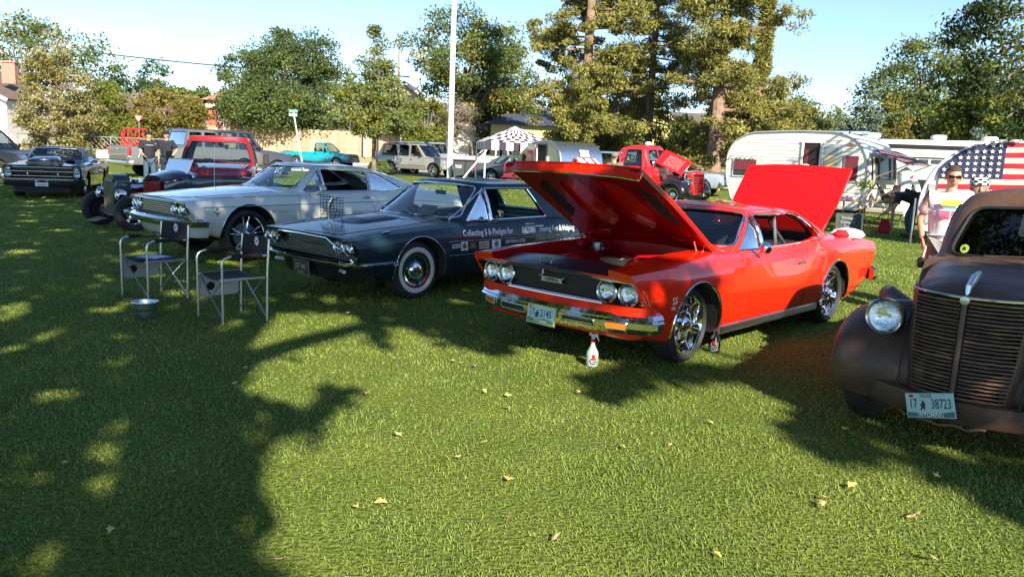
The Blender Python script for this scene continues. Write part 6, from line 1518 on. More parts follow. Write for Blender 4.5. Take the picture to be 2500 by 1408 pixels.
def small_flag():
 p=at(538,66);z=atz(540,280,66).z-p.z;r=thing('small_flag','little drooping striped flag on a slanting stick above the wooden fence','flag',p)
 MB().mat(wood).tube([(-.25,0,0),(.15,0,z)],.03,5).build('stick',r)
 for i,m in enumerate((redlens,white,redlens,white)):MB().mat(m).box((.22+i*.09,0,z-.5-i*.05),(.09,.03,.75)).build('stripe',r)
 MB().mat(M('flag_navy',(.02,.025,.09),rough=.7)).box((.20,-.03,z-.25),(.18,.03,.3)).build('union',r)
small_flag()
def red_rack():
 p=at(333,49);r=thing('red_rack','red mesh cargo rack standing behind the grey pickup truck','rack',p);m=M('rack_red',(.50,.02,.03),rough=.4)
 z0,z1=.6,atz(333,315,49).z-p.z
 b=MB().mat(m);b.tube([(-.9,0,z0),(-.8,0,z1-.15),(-.6,0,z1),(.6,0,z1),(.8,0,z1-.15),(.9,0,z0)],.05,6)
 b.build('rack_frame',r)
 for k in range(-3,4):MB().mat(m).tube([(k*.22,0,z0),(k*.22,0,z1)],.03,5).build('rack_bar',r)
 for k in range(5):MB().mat(m).tube([(-.85,0,z0+.15+k*.16),(.85,0,z0+.15+k*.16)],.022,5).build('rack_bar',r)
 q=MB().mat(M('pale_trailer_body',(.62,.58,.50),rough=.7));q.box((-.3,.1,.45),(3.6,1.5,.5),bevel=.05);q.build('trailer_body',r)
red_rack()
def plane_x(px,py,o,n):
 d=pix_ray(px,py);e=Vector((0,0,EYE));t=(o-e).dot(n)/d.dot(n);return e+d*t
def white_trailer():
 cr=M('cream_siding',(.82,.80,.70),rough=.45);crd=M('cream_siding_shade',(.72,.69,.57),rough=.5);wh=M('trailer_white',(.82,.82,.79),rough=.35)
 H=R(-45);u=Vector((math.cos(H),math.sin(H),0));lf=Vector((-math.sin(H),math.cos(H),0));Wd=2.15
 near=at(2092,23.3);near.z=TH(24);o=near+lf*(Wd/2)
 root=thing('white_trailer','cream and white vintage caravan with its door open and a dark red awning','caravan',o,H)
 L=4.35;z0=.42;z1=2.62
 prof=[(0,z0+.05),(.18,1.2),(.12,1.9),(-.20,2.40),(-.75,z1),(-2.0,z1+.03),(-L+.75,z1-.03),(-L+.18,z1-.32),(-L-.02,1.9),(-L-.02,1.2),(-L+.25,z0+.05),(-L+.4,z0),(-.1,z0)]
 pr=roundpoly(prof,.35,5)
 MB().mat(wh).prism(pr,-Wd/2,Wd/2,'y').build('body',root,angle=30)
 def xr(z):
  xs=[]
  for i in range(len(pr)):
   (a,b),(c,d)=pr[i],pr[(i+1)%len(pr)]
   if(b-z)*(d-z)<=0 and b!=d:xs.append(a+(c-a)*(z-b)/(d-b))
  return min(xs),max(xs)
 def lx(px,py=430):
  q=plane_x(px,py,near,lf)-o;return q.dot(u),q.z
 xd0,_=lx(1955);xd1,_=lx(2000);dz0,dz1=.62,lx(1975,347)[1];dz1=min(dz1,2.30)
 n=20
 for i in range(n):
  za=z0+.06+i*.105;zb=za+.099
  if zb>z1-.06:break
  a0,b0=xr(za);a1,b1=xr(zb);a,b=max(a0,a1)+.05,min(b0,b1)-.05
  for(p,q)in((a,xd0-.03),(xd1+.03,b))if za>dz0-.12 and za<dz1 else((a,b),):
   if q-p>.05:MB().mat(cr).add([(p,-Wd/2-.004,za),(q,-Wd/2-.004,za),(q,-Wd/2-.018,za+.008),(p,-Wd/2-.018,za+.008),(p,-Wd/2-.006,zb),(q,-Wd/2-.006,zb)],[(0,1,2,3),(3,2,5,4)]).build('siding_board',root,smooth=False)
 e=[(x,-Wd/2-.02,z)for x,z in pr];MB().mat(M('trim_grey',(.35,.35,.33),rough=.5)).tube(e,.028,5,closed=True).build('edge_trim',root)
 y=-Wd/2
 MB().mat(M('doorway_brown',(.025,.012,.01),rough=.8)).box(((xd0+xd1)/2,y-.012,(dz0+dz1)/2),(xd1-xd0,.03,dz1-dz0)).build('doorway',root)
 fr=MB().mat(wh)
 for x in(xd0,xd1):fr.box((x,y-.03,(dz0+dz1)/2),(.06,.05,dz1-dz0+.08))
 fr.box(((xd0+xd1)/2,y-.03,dz1+.03),(xd1-xd0+.12,.05,.06));fr.build('door_frame',root)
 MB().mat(M('red_brown_curtain',(.16,.04,.03),rough=.9)).box((xd0+.12,y-.035,1.6),(.12,.02,1.0)).build('door_curtain',root)
 dw=abs(lx(2050)[0]-xd1);d=MB().mat(M('door_grey_frame',(.48,.52,.54),rough=.4,metal=.3));cx=xd1+dw/2+.06
 d.box((cx,y-.10,(dz0+dz1)/2),(dw,.04,dz1-dz0-.04),bevel=.01);dr=d.build('open_door',root);MB().mat(M('door_blind_tan',(.55,.46,.28),rough=.8)).box((cx-.02,y-.125,(dz0+dz1)/2-.12),(dw*.62,.02,(dz1-dz0)*.72)).build('blind',dr);MB().mat(M('door_pane_grey',(.2,.24,.26),rough=.2)).box((cx-.02,y-.124,dz1-.22),(dw*.7,.016,.22)).build('pane',dr)
 curt=M('dark_red_curtain',(.20,.035,.05),rough=.9)
 def swin(x0,x1,za,zb,nm,label=None):
  g=MB().mat(wh);g.box(((x0+x1)/2,y-.035,(za+zb)/2),(x1-x0+.1,.03,zb-za+.1),bevel=.01);w=g.build(nm,root)
  MB().mat(M('caravan_pane',(.05,.05,.055),rough=.1)).box(((x0+x1)/2,y-.055,(za+zb)/2),(x1-x0,.014,zb-za)).build('pane',w)
  c=MB().mat(curt);k=9
  for i in range(k):c.box((x0+(x1-x0)*(i+.5)/k,y-.068,(zb+za)/2+(.0 if nm=='window' else(zb-za)*.15)),((x1-x0)/k*.8,.02,(zb-za)*(.95 if nm=='window' else .6)))
  c.build('curtain',w)
 a=lx(2052)[0];b=lx(2094)[0];zz=lx(2070,420)[1],lx(2070,383)[1];swin(a+.12,min(b,-.12),1.25,1.95,'window')
 a,b=lx(1792)[0],lx(1846)[0];swin(a,b,1.25,1.75,'rear_window')
 g=MB().mat(MATS['lower_cladding_grey']);g.tube([(a-.1,y-.06,1.85),(a-.25,y-.1,1.7),(a-.3,y-.12,1.55)],.015,4);g.tube([(b+.1,y-.06,1.85),(b+.2,y-.1,1.7)],.015,4)
 for i in range(14):g.tube([(a+(b-a)*i/13,y-.07,1.83+rng.uniform(-.04,.08)),(a+(b-a)*i/13+rng.uniform(-.1,.1),y-.12,1.80+rng.uniform(-.05,.06))],.012,4)
 g.build('garland',root)['kind']='stuff'
 for px,zz in((2072,2.28),(1830,.95)):MB().mat(redlens).box((lx(px)[0],y-.04,zz),(.16,.03,.06),bevel=.01).build('marker_light',root)
 for px,py in((1852,440),(1855,455)):pass
 for i in range(3):MB().mat(chrome).box((xd0+.1+i*.5,.3,z1+.06),(.4,.4,.08),bevel=.02).build('roof_vent',root)
 ex=.20
 MB().mat(M('end_window_dark',(.035,.035,.035),rough=.12)).box((ex-.02,-.06,1.62),(.05,1.55,.62),(0,-.12,0),bevel=.02).build('end_window',root)
 f=MB().mat(M('gold_frame',(.5,.42,.25),rough=.4))
 for yy in(-.85,-.45,.38,.74):f.box((ex+.02,yy,1.62),(.04,.04,.66),(0,-.12,0))
 f.build('window_frame',root)
 MB().mat(M('end_apron_tan',(.50,.46,.36),rough=.6)).box((ex-.01,-.06,1.18),(.04,1.65,.22)).build('window_sill_panel',root)
 for i in range(12):
  yy=-.92+i*.155;MB().mat([M('awning_plum',(.16,.06,.08),rough=.8),M('awning_brown',(.24,.15,.14),rough=.8)][i%2]).add([(ex-.06,yy,2.16),(ex-.06,yy+.15,2.16),(ex+.95,yy+.17,1.78),(ex+.95,yy,1.78),(ex-.06,yy,2.13),(ex-.06,yy+.15,2.13),(ex+.95,yy+.17,1.75),(ex+.95,yy,1.75)],[(0,1,2,3),(7,6,5,4),(0,3,7,4),(1,5,6,2),(3,2,6,7),(0,4,5,1)]).build('awning_slat',root,smooth=False)
 for yy in(-.8,.85):MB().mat(wood).tube([(ex,yy,1.35),(ex+.92,yy,1.76)],.014,5).build('awning_strut',root)
 b=MB().mat(M('drawbar_tan',(.42,.38,.30),rough=.7));b.box((.55,0,.42),(1.1,1.3,.16),bevel=.04);b.build('drawbar_box',root)
 b=MB().mat(M('gas_bottle_tan',(.50,.46,.38),rough=.5));b.lathe([(0,0),(.16,.02),(.17,.1),(.17,.45),(.10,.56),(0,.58)],16,(.6,.15,.5));b.build('gas_bottle',root)
 make_wheel(root,-2.4,Wd/2-.15,.33,.2,.19,'steel',col=wh,n=20);make_wheel(root,-2.4,-Wd/2+.12,.33,.2,.19,'steel',col=wh,n=20)
 under_box(root,-.2,-L+.5,1.4,.3,.46)
 return root,o,u,lf
white_trailer()
def silver_trailer():
 H=R(-62);near=at(1364,33.0);u=Vector((math.cos(H),math.sin(H),0));lf=Vector((-math.sin(H),math.cos(H),0));Wd=2.0;o=near+lf*Wd/2
 root=thing('silver_trailer','small rounded polished aluminium teardrop caravan with red door and striped awning','caravan',o,H)
 al=M('aluminium_skin',(.55,.60,.64),rough=.22,metal=.95,bump=.05,bscale=3);sd=M('aluminium_side',(.40,.42,.33),rough=.35,metal=.6)
 L=3.9;pr=roundpoly([(0,.45),(.12,1.1),(-.05,1.75),(-.75,2.08),(-2.2,2.05),(-3.2,1.65),(-L,.9),(-L+.2,.45)],.6,6)
 MB().mat(al).prism(pr,-Wd/2,Wd/2,'y').build('body',root,angle=40)
 cxp=[(x*.985-.02,.45+(z-.45)*.975)for x,z in pr];MB().mat(sd).prism(cxp,-Wd/2-.02,-Wd/2+.01,'y').build('side_panel',root)
 MB().mat(alum).tube([(x,-Wd/2-.01,z)for x,z in pr],.035,6,closed=True).build('edge_trim',root)
 for i in range(7):MB().mat(sd).box((-1.9,-Wd/2-.026,.62+i*.10),(3.0-.04*i,.012,.035)).build('side_rib',root)
 y=-Wd/2-.03
 d=MB().mat(M('door_alu',(.50,.50,.44),rough=.4,metal=.5));d.box((-2.35,y-.02,1.25),(.72,.04,1.35),bevel=.02);dr=d.build('door',root)
 r=MB().mat(M('door_red',(.52,.02,.03),rough=.4))
 for a,b,c,e in((-2.62,1.2,.07,.98),(-2.1,1.2,.07,.98),(-2.36,.74,.6,.07),(-2.36,1.66,.6,.07)):r.box((a,y-.05,b),(c,.03,e))
 r.build('door_frame',dr);MB().mat(M('screen_grey',(.22,.22,.20),rough=.6)).box((-2.36,y-.045,1.2),(.46,.01,.86)).build('screen',dr)
 MB().mat(dark).box((-1.42,y-.01,1.25),(.72,.03,1.35)).build('doorway',root);MB().mat(white).box((-1.82,y-.05,1.2),(.05,.05,1.15)).build('door_post',root)
 g=MB().mat(dark)
 for i in range(8):g.lathe([(0,-.07),(.06,0),(0,.07)],6,(-1.75+i*.09,y-.03,1.90))
 g.build('door_valance',root)
 for x in(-3.05,):MB().mat(dark).lathe([(.0,-.02),(.16,-.02),(.16,.04),(0,.04)],12,(x,y,1.35),'y').build('round_window',root)
 MB().mat(white).box((-.98,y-.02,1.35),(.18,.03,.20)).build('small_sign',root);MB().mat(redlens).box((-.55,y-.02,1.15),(.16,.03,.06)).build('marker_light',root)
 MB().mat(white).box((.02,.12,1.62),(.03,.42,.28),(0,-.42,0),bevel=.01).build('paper_sign',root)
 for i in range(8):
  yy=-.40+i*.13;MB().mat(white if i%3 else redlens).add([(.05,yy,1.42),(.05,yy+.125,1.42),(.55,yy+.125,1.18),(.55,yy,1.18),(.05,yy,1.40),(.05,yy+.125,1.40),(.55,yy+.125,1.16),(.55,yy,1.16)],[(0,1,2,3),(7,6,5,4),(3,2,6,7),(0,3,7,4),(1,5,6,2)]).build('awning_slat',root,smooth=False)
 r=MB().mat(M('door_red',(.52,.02,.03)))
 for a in(.75,.88,1.02):r.box((.12,.12,a),(.05,.95,.05))
 for a in(-.36,.12,.6):r.box((.12,a,.98),(.04,.04,.6))
 r.build('window_guard',root);MB().mat(dark).box((.075,.12,.98),(.05,.9,.55)).build('end_window',root)
 make_wheel(root,-2.0,-Wd/2+.05,.32,.18,.19,'steel',col=white,n=20);make_wheel(root,-2.0,Wd/2-.05,.32,.18,.19,'steel',col=white,n=20);under_box(root,.2,-L+.5,1.2,.3,.48)
silver_trailer()
def camper_bus():
 H=R(-12);p=at(2190,33);root=thing('motorhome','large grey-white motorhome with dark stripes behind the caravan awning','motorhome',p,H)
 b=MB().mat(M('motorhome_white',(.62,.64,.64),rough=.4));b.prism(roundpoly([(-2.5,.55),(-2.5,2.65),(4.6,2.75),(4.9,2.2),(4.9,.55)],.25,4),0,2.3,'y');b.build('body',root)
 MB().mat(M('motorhome_green_grey',(.33,.37,.34),rough=.5)).box((1.1,-.015,1.15),(7.0,.03,1.15)).build('lower_panel',root)
 for z,h in((2.42,.16),(2.0,.05)):MB().mat(dark).box((1.1,-.02,z),(7.0,.03,h)).build('stripe',root)
 for i in range(8):MB().mat(M('motorhome_pane',(.02,.025,.03),rough=.1)).box((.3+i*.48,-.03,1.86),(.36,.03,.15)).build('window',root)
 MB().mat(dark).box((.55,-.04,.75),(1.15,.06,.75),bevel=.1).build('wheel_arch',root)
 make_wheel(root,.55,-.05,.42,.24,.24,'steel',col=M('wheel_grey',(.25,.25,.25)),n=24)
 for x in(-1,1.5,3.4):MB().mat(white).box((x,1.0,2.84),(.5,.5,.2),bevel=.05).build('roof_vent',root)
camper_bus()
def flag_booth():
 """rounded white teardrop trailer with a big star flag hung over its side"""
 D=18.7;x0=atz(2297,400,D).x;ztop=2.40;hoist=1.52;uw=1.24;FW=2.9
 base=Vector((x0,D,TH(D)));root=thing('white_booth','white rounded trailer side carrying the big star flag','trailer',base,R(-29))
 pr=roundpoly([(-.30,.35),(-.34,1.2),(-.02,1.95),(.75,2.40),(3.6,2.55),(3.6,.35)],.35,5)
 MB().mat(M('booth_white',(.78,.78,.78),rough=.5)).prism(pr,.06,1.7,'y').build('body',root,angle=40)
 MB().mat(white).tube([(x,.05,z)for x,z in pr[:26]],.05,6).build('edge_trim',root)
 MB().mat(M('grey_sheet',(.35,.33,.34),rough=.8)).box((-.12,.0,1.0),(.14,.05,.9)).build('grey_sheet',root)
 MB().mat(alum).tube([(-.42,-.2,0),(-.42,-.2,1.1)],.02,6).build('stand_pole',root)
 fl=thing('star_flag','large flag with red and cream stripes and white stars on navy at the right edge','flag',base,R(-29))
 navy=M('flag_union_navy',(.025,.028,.085),rough=.85,bump=.15,bscale=12);rd=M('flag_red',(.42,.012,.035),rough=.85,bump=.15,bscale=12);cr=M('flag_cream',(.72,.62,.42),rough=.85,bump=.15,bscale=12)
 def top(x):return float(np.interp(x,[-.05,0,.15,.4,.75,1.3,3.6],[1.78,1.86,2.02,2.22,2.37,2.42,2.52]))
 zt=lambda i:(2.43-hoist*i/13)
 def sheet(nm,xa,xb,i0,i1,m,y):
  xs=np.linspace(xa,xb,max(8,int((xb-xa)/.09)));v=[];
  for x in xs:
   sl=.035*(x-1.2);hi=min(zt(i0)+sl,top(x));lo=min(zt(i1)+sl,hi);yy=y+.012*math.sin(x*9+i0)
   v+=[(x,yy,hi),(x,yy,lo),(x,yy+.006,hi),(x,yy+.006,lo)]
  f=[]
  for k in range(len(xs)-1):
   a=k*4;f+=[(a,a+1,a+5,a+4),(a+2,a+6,a+7,a+3),(a,a+4,a+6,a+2),(a+1,a+3,a+7,a+5)]
  link(nm,raw_mesh(nm,v,f,[m],angle=50),fl)
 for i in range(13):
  sheet('stripe',(uw if i<7 else 0.0),FW,i,i+1,rd if i%2==0 else cr,.0)
 sheet('union',-.03,uw,0,7,navy,-.004)
 st=[]
 for k in range(10):a=PI/2+k*PI/5;r=.052 if k%2==0 else .021;st.append((r*math.cos(a),r*math.sin(a)))
 sm=MB().mat(white).prism(st,-.006,0,'y').mesh('star',smooth=False)
 for r_ in range(6):
  for c_ in range(8):
   x=.08+c_*.151;z=zt(.65+r_*1.14)+.035*(x-1.2)
   if z+.04<top(x):link('star',sm,fl,(x,-.022,z))
flag_booth()
def canopy():
 p=at(1252,38);root=thing('chequered_canopy','black and white chequered pop-up canopy on white legs','canopy',p,R(10))
 a=M('canopy_white',(.80,.78,.80),rough=.8);b=M('canopy_dark',(.03,.025,.035),rough=.8)
 W2=1.62;ze=1.98;zp=atz(1252,308,38).z-p.z;n=5
 cs=[(-W2,-W2),(W2,-W2),(W2,W2),(-W2,W2)];pk=Vector((0,0,zp))
 for s in range(4):
  A=Vector((*cs[s],ze));B=Vector((*cs[(s+1)%4],ze));rows=6
  v=[];mb=MB()
  for i in range(rows):
   t0,t1=i/rows,(i+1)/rows;L0,R0_,L1,R1_=A.lerp(pk,t0),B.lerp(pk,t0),A.lerp(pk,t1),B.lerp(pk,t1);w0=(R0_-L0).length;
   for j in range(12):
    c0,c1=j/12,(j+1)/12
    q=[Vector((0,0,-.10*math.sin(PI*t)*math.sin(PI*c)))+P for t,c,P in((t0,c0,None or L0.lerp(R0_,c0)),(t0,c1,L0.lerp(R0_,c1)),(t1,c1,L1.lerp(R1_,c1)),(t1,c0,L1.lerp(R1_,c0)))]
    mb.mat(a if(i+j)%2 else b);mb.add(q,[(0,1,2,3)]if i<rows-1 else[(0,1,2)])
  mb.build('roof_panel',root,smooth=False)
  vb=MB();k=10
  for j in range(k):
   P,Q=A.lerp(B,j/k),A.lerp(B,(j+1)/k);d=Vector((0,0,.36));vb.mat(a if j%2 else b).add([P,Q,Q-d,P-d],[(0,1,2,3)])
  vb.build('valance',root,smooth=False)
 for(x,y)in cs:MB().mat(white).tube([(x*.97,y*.97,0),(x*.97,y*.97,ze)],.035,6).build('leg',root)
 MB().mat(white).tube([(-W2+.2,-W2+.1,1.7),(-W2-1.2,-W2-.4,.02)],.035,6).build('slanting_pole',root)
 MB().mat(white).tube([(0,-W2-.2,ze),(.02,-W2-.25,0)],.035,6).build('leg',root)
canopy()
def bins():
 proto=None
 for i,(px,lab)in enumerate(((1122,'dark grey wheelie bin with white lettering directly right of the flagpole'),(1146,'plain dark grey wheelie bin, farther from the flagpole'))):
  p=at(px,42.4+i*.3)
  r=thing('wheelie_bin',lab,'bin',p,R(-8),'wheelie bins by the flagpole');g=M('bin_grey',(.055,.06,.065),rough=.5)
  MB().mat(g).box((0,0,.52),(.54,.60,.95),taper=1.18,bevel=.03).build('body',r);MB().mat(g).box((0,-.02,1.03),(.66,.76,.07),(R(-4),0,0),bevel=.025).build('lid',r)
  for s in(1,-1):MB().mat(black).lathe([(.0,-.03),(.12,-.03),(.12,.03),(0,.03)],14,(s*.26,.30,.12),'x').build('wheel',r)
  if i==0:
   t=MB().mat(white)
   for k,(s_,w)in enumerate((('CITY OF',.05),('RECYCLE',.07),('LANDER',.07))):text_on_plane(t,s_,w*1.2,(0,-.345,.86-k*.09),(1,0,0),(0,-.1,1),bold=.002)
   t.build('lettering',r,smooth=False,fix=False)
bins()
def round_bush():
 rg=np.random.default_rng(3);p=at(925,45.0);root=thing('round_bush','small clipped round green bush at the rear of the silver-grey car','bush',p)
 u=rg.normal(size=(1500,3));u/=np.linalg.norm(u,axis=1,keepdims=True);P=u*np.array([.62,.5,.42])*rg.uniform(.8,1.03,(1500,1))+np.array([0,0,.42]);link('foliage',fast_quads('foliage',leaf_quads(P,.10,rg),[leafmat('leaf_mid_green',(0,0,0),(0,0,0))]),root)
 MB().mat(barkm).tube([(0,0,0),(0,0,.4)],.04,5).build('stem',root)
def fast_quads(name,V,mats,midx=None,smooth=False):
 n=len(V);me=bpy.data.meshes.new(name)
 me.vertices.add(n*4);me.vertices.foreach_set('co',np.ascontiguousarray(V,dtype=np.float32).ravel())
 me.loops.add(n*4);me.loops.foreach_set('vertex_index',np.arange(n*4,dtype=np.int32))
 me.polygons.add(n);me.polygons.foreach_set('loop_start',np.arange(0,n*4,4,dtype=np.int32))
 try:me.polygons.foreach_set('loop_total',np.full(n,4,dtype=np.int32))
 except Exception:pass
 for m in mats:me.materials.append(m)
 if midx is not None:me.polygons.foreach_set('material_index',np.asarray(midx,dtype=np.int32))
 me.update(calc_edges=True);me.validate()
 return me
def leaf_quads(P,size,rg,aspect=.6,out=None,droop=0.):
 """P (n,3) centres; returns (n,4,3)"""
 n=len(P);d=rg.normal(size=(n,3));
 if out is not None:d=d*.7+out*.9
 d[:,2]-=droop
 d/=np.linalg.norm(d,axis=1,keepdims=True)+1e-9
 e=rg.normal(size=(n,3));w=np.cross(d,e);w/=np.linalg.norm(w,axis=1,keepdims=True)+1e-9
 s=size*rg.uniform(.6,1.35,(n,1));a=d*s*.5;b=w*s*aspect*.5
 return np.stack([P-a,P+b*1.0-a*.1,P+a,P-b*1.0-a*.1],1)
barkm=M('bark_grey_brown',(.13,.10,.08),rough=.9,col2=(.22,.18,.145),vscale=3,bump=.6,bscale=9)
barkp=M('bark_pine',(.16,.095,.06),rough=.9,col2=(.30,.20,.14),vscale=4,bump=.6,bscale=8)
L_elm=leafmat('leaf_dark_green',(.06,.10,.035),(.11,.155,.055))
L_mid=leafmat('leaf_mid_green',(.10,.14,.035),(.17,.21,.055))
L_pale=leafmat('leaf_pale_green',(.13,.165,.055),(.22,.25,.09))
L_yel=leafmat('leaf_yellow_green',(.13,.17,.025),(.24,.24,.04))
L_gold=leafmat('leaf_gold_olive',(.16,.14,.028),(.26,.22,.05))
L_pine=leafmat('needle_gold_green',(.155,.155,.038),(.25,.235,.06),trans=.15)
L_jun=leafmat('juniper_straw',(.19,.17,.06),(.30,.27,.11),trans=.15)
L_blue=leafmat('spruce_blue_green',(.09,.13,.09),(.16,.21,.15),trans=.15)
L_dead=leafmat('dead_twigs',(.20,.17,.13),(.32,.28,.22),trans=.1)
L_orange=leafmat('leaf_turning_yellow',(.45,.30,.03),(.55,.38,.05))
L_near=leafmat('leaf_near_dark',(.03,.055,.018),(.06,.09,.025))
def tree(name,label,px,D,top_py,blobs,mat,n=7000,size=.28,trunk=.22,wpx=None,kind='tree',aspect=.62,clump=.9,group=None,mats2=None,bark=None,th=None,seed=0,hollow=.55,base=None,droop=0.,lean=0.,nb=None,twig=True,shear=0.):
 """blobs: (dx, z0..1 height fraction, rx, rz) in units of half width / height; pixel width gives metres"""
 rg=np.random.default_rng(seed+int(px)+int(D*10));n=int(n*1.65);size*=.76
 p=at(px,D);k=D/FPX*math.hypot(1,(px-1250)/FPX)**.0
 hw=wpx*.5*k
 ztop=atz(px,top_py,D).z;H=ztop-p.z
 root=thing(name,label,kind,p,0,group)
 Cs=[];
 nbk=nb or max(10,int(n/100))
 tot=sum(b[2]**2*b[3]for b in blobs)
 for(bx,bz,rx,rz)in blobs:
  m=max(3,int(nbk*(rx**2*rz)/tot))
  u=rg.normal(size=(m,3));u/=np.linalg.norm(u,axis=1,keepdims=True)
  r=hollow+(1-hollow)*rg.random((m,1))**.7
  c=u*r*np.array([rx*hw,rx*hw*.9,rz*H])+np.array([bx*hw,rg.normal()*.15*hw,bz*H])
  Cs.append(c)
 Cs=np.concatenate(Cs)
 if base is not None:Cs[:,2]=np.maximum(Cs[:,2],base*H)
 cs=clump*rg.uniform(.6,1.4,(len(Cs),1))
 idx=rg.integers(0,len(Cs),n)
 off=rg.normal(size=(n,3));off/=np.linalg.norm(off,axis=1,keepdims=True);off*=rg.random((n,1))**.45
 P=Cs[idx]+off*cs[idx]*np.array([1,1,.62])
 P[:,2]=np.maximum(P[:,2],.15)
 V=leaf_quads(P,size,rg,aspect,off,droop)
 mi=np.zeros(n,int);ms=[mat]
 if mats2:
  for q,(m2,fr)in enumerate(mats2):
   ms.append(m2);cl=rg.random(len(Cs))<fr;mi[cl[idx]]=q+1
 link('crown',fast_quads('crown',V,ms,mi),root)
 th_=th if th is not None else .62
 b=MB().mat(bark or barkm);zt=th_*H
 tp=[(lean*hw*t+rg.normal(0,.03)*hw*.3*t,rg.normal(0,.02)*hw*t,zt*t-.2)for t in np.linspace(0,1,7)]
 b.tube(tp,[trunk*(1.25 if i==0 else 1)*(1-.65*i/6)for i in range(7)],8)
 b.build('trunk',root)
 br=MB().mat(bark or barkm)
 for c in Cs[rg.permutation(len(Cs))[:min(len(Cs),26 if twig else 8)]]:
  t=float(np.clip(rg.uniform(.35,1),0,1));s=Vector(tp[min(6,int(t*6))]);c=Vector(c);mid=s.lerp(c,.5)+Vector((0,0,.08*H*rg.uniform(-.2,1)))
  if c.z<.3:continue
  br.tube([s,mid,c],[trunk*.34,trunk*.2,trunk*.05],5)
 if br.v:br.build('limbs',root)['kind']='stuff'
 return root
def pine(label,px,D,top_py,wpx,base_frac,seed=0,trunk=.34,n=26000,size=.20,lean=0.,mat=None,name='pine_tree',spread=1.,side=None):
 rg=np.random.default_rng(seed+77);p=at(px,D);k=D/FPX;hw=wpx*.5*k;H=atz(px,top_py,D).z-p.z
 root=thing(name,label,'pine tree',p);b=MB().mat(barkp)
 b.tube([(lean*t*hw,.1*math.sin(t*5),H*.97*t-.2)for t in np.linspace(0,1,9)],[trunk*(1.2 if t==0 else 1)*(1-.85*t)+.02 for t in np.linspace(0,1,9)],10);b.build('trunk',root)
 Cs=[];br=MB().mat(barkp);nbr=int(16+H*3.6)
 for i in range(nbr):
  t=base_frac+(1-base_frac)*(i/nbr)**.95;z=H*t;a=rg.uniform(0,2*PI)
  env=(math.sin(min(1,(t-base_frac)/(1-base_frac)*1.15+.28)*PI)**.55)*(1.0 if t<.75 else(1-t)/.25*.85+.15)
  L=hw*env*rg.uniform(.62,1.12)*spread;dz=rg.uniform(-.12,.16)*L
  s=Vector((lean*t*hw,0,z));e=s+Vector((math.cos(a)*L,math.sin(a)*L,dz))
  br.tube([s,s.lerp(e,.55)+Vector((0,0,-.06*L)),e],[trunk*.22*(1.3-t),trunk*.14*(1.3-t),.02],5)
  for q in np.linspace(.38,1.0,max(4,int(L*2.0))):
   c=s.lerp(e,q);w=L*.15*(1.15-abs(q-.7))
   for _ in range(2):Cs.append((c.x+rg.normal()*w,c.y+rg.normal()*w,c.z+rg.normal()*.25+.15))
 Cs=np.array(Cs);idx=rg.integers(0,len(Cs),n)
 off=rg.normal(size=(n,3));off/=np.linalg.norm(off,axis=1,keepdims=True);rr=rg.random((n,1))**.5
 cs=rg.uniform(.28,.62,(len(Cs),1))
 P=Cs[idx]+off*rr*cs[idx]*np.array([1,1,.7])
 V=leaf_quads(P,size,rg,.34,off*1.3)
 link('crown',fast_quads('crown',V,[mat or L_pine]),root);br.build('limbs',root)['kind']='stuff'
 return root
B1=[(0,.66,.75,.30),(-.45,.55,.5,.22),(.45,.52,.5,.24),(.05,.40,.85,.22)]
BW=[(0,.70,.6,.25),(-.55,.55,.45,.25),(.5,.55,.5,.25),(-.2,.32,.8,.22),(.3,.30,.7,.2),(0,.5,.8,.3)]
BC=[(0,.16,.95,.16),(0,.34,.85,.18),(0,.52,.66,.18),(0,.70,.45,.16),(0,.86,.24,.13)]
tree('elm_tree','tall feathery grey-green tree at the far left behind the white house',70,78,15,[(-.3,.80,.5,.16),(.35,.72,.55,.16),(-.6,.55,.5,.18),(.7,.58,.4,.12),(0,.55,.5,.2)],L_pale,5200,.42,.35,400,clump=1.5,mats2=[(L_mid,.4)],hollow=.75,seed=1)
tree('juniper_tree','tall straw-coloured conical evergreen with a dead grey patch',145,50,62,[(0,.14,.9,.15),(.05,.33,.98,.18),(-.05,.52,.78,.18),(-.05,.70,.52,.16),(-.1,.88,.22,.12)],L_jun,15000,.20,.2,205,clump=.55,mats2=[(L_dead,.14),(L_gold,.12)],hollow=.6,seed=2,twig=False)
tree('broadleaf_bush','yellow-green leafy bush beside the straw-coloured conifer',268,54,195,[(0,.3,.9,.3),(-.2,.6,.7,.28),(.2,.75,.4,.2)],L_yel,8000,.24,.15,170,clump=.7,seed=3,mats2=[(L_mid,.35)])
tree('elm_tree','dark green double-crowned tree behind the rounded golden bush',330,82,132,[(-.5,.78,.38,.18),(.45,.76,.38,.16),(0,.5,.9,.24),(0,.25,.95,.22)],L_elm,6000,.40,.3,200,clump=1.1,seed=4)
tree('round_tree','rounded golden-olive tree above the wire fence',425,57,222,[(0,.62,.95,.36),(0,.35,.9,.25)],L_gold,12000,.22,.16,175,clump=.6,seed=5,hollow=.8)
tree('small_tree','low yellow-green tree left of the golden-olive one',345,56,262,[(0,.55,.95,.36),(0,.3,.9,.25)],L_yel,4500,.22,.14,120,clump=.55,seed=55,mats2=[(L_gold,.5)])
for i,(px,tp,w)in enumerate(((440,178,120),(505,198,110),(560,205,90),(240,215,110),(395,190,100))):
 tree('distant_tree',['dull green tree on the far skyline just right of the double-crowned tree','dull green tree on the far skyline above the golden-olive tree','olive tree on the far skyline above the wooden pole','dim green tree on the far skyline right of the conifer','second dull green skyline tree behind the golden-olive tree'][i],px,100+i*3,tp,BW,L_elm if i%2 else L_mid,2600,.55,.3,w,clump=1.2,seed=6+i,group='trees on the far skyline')
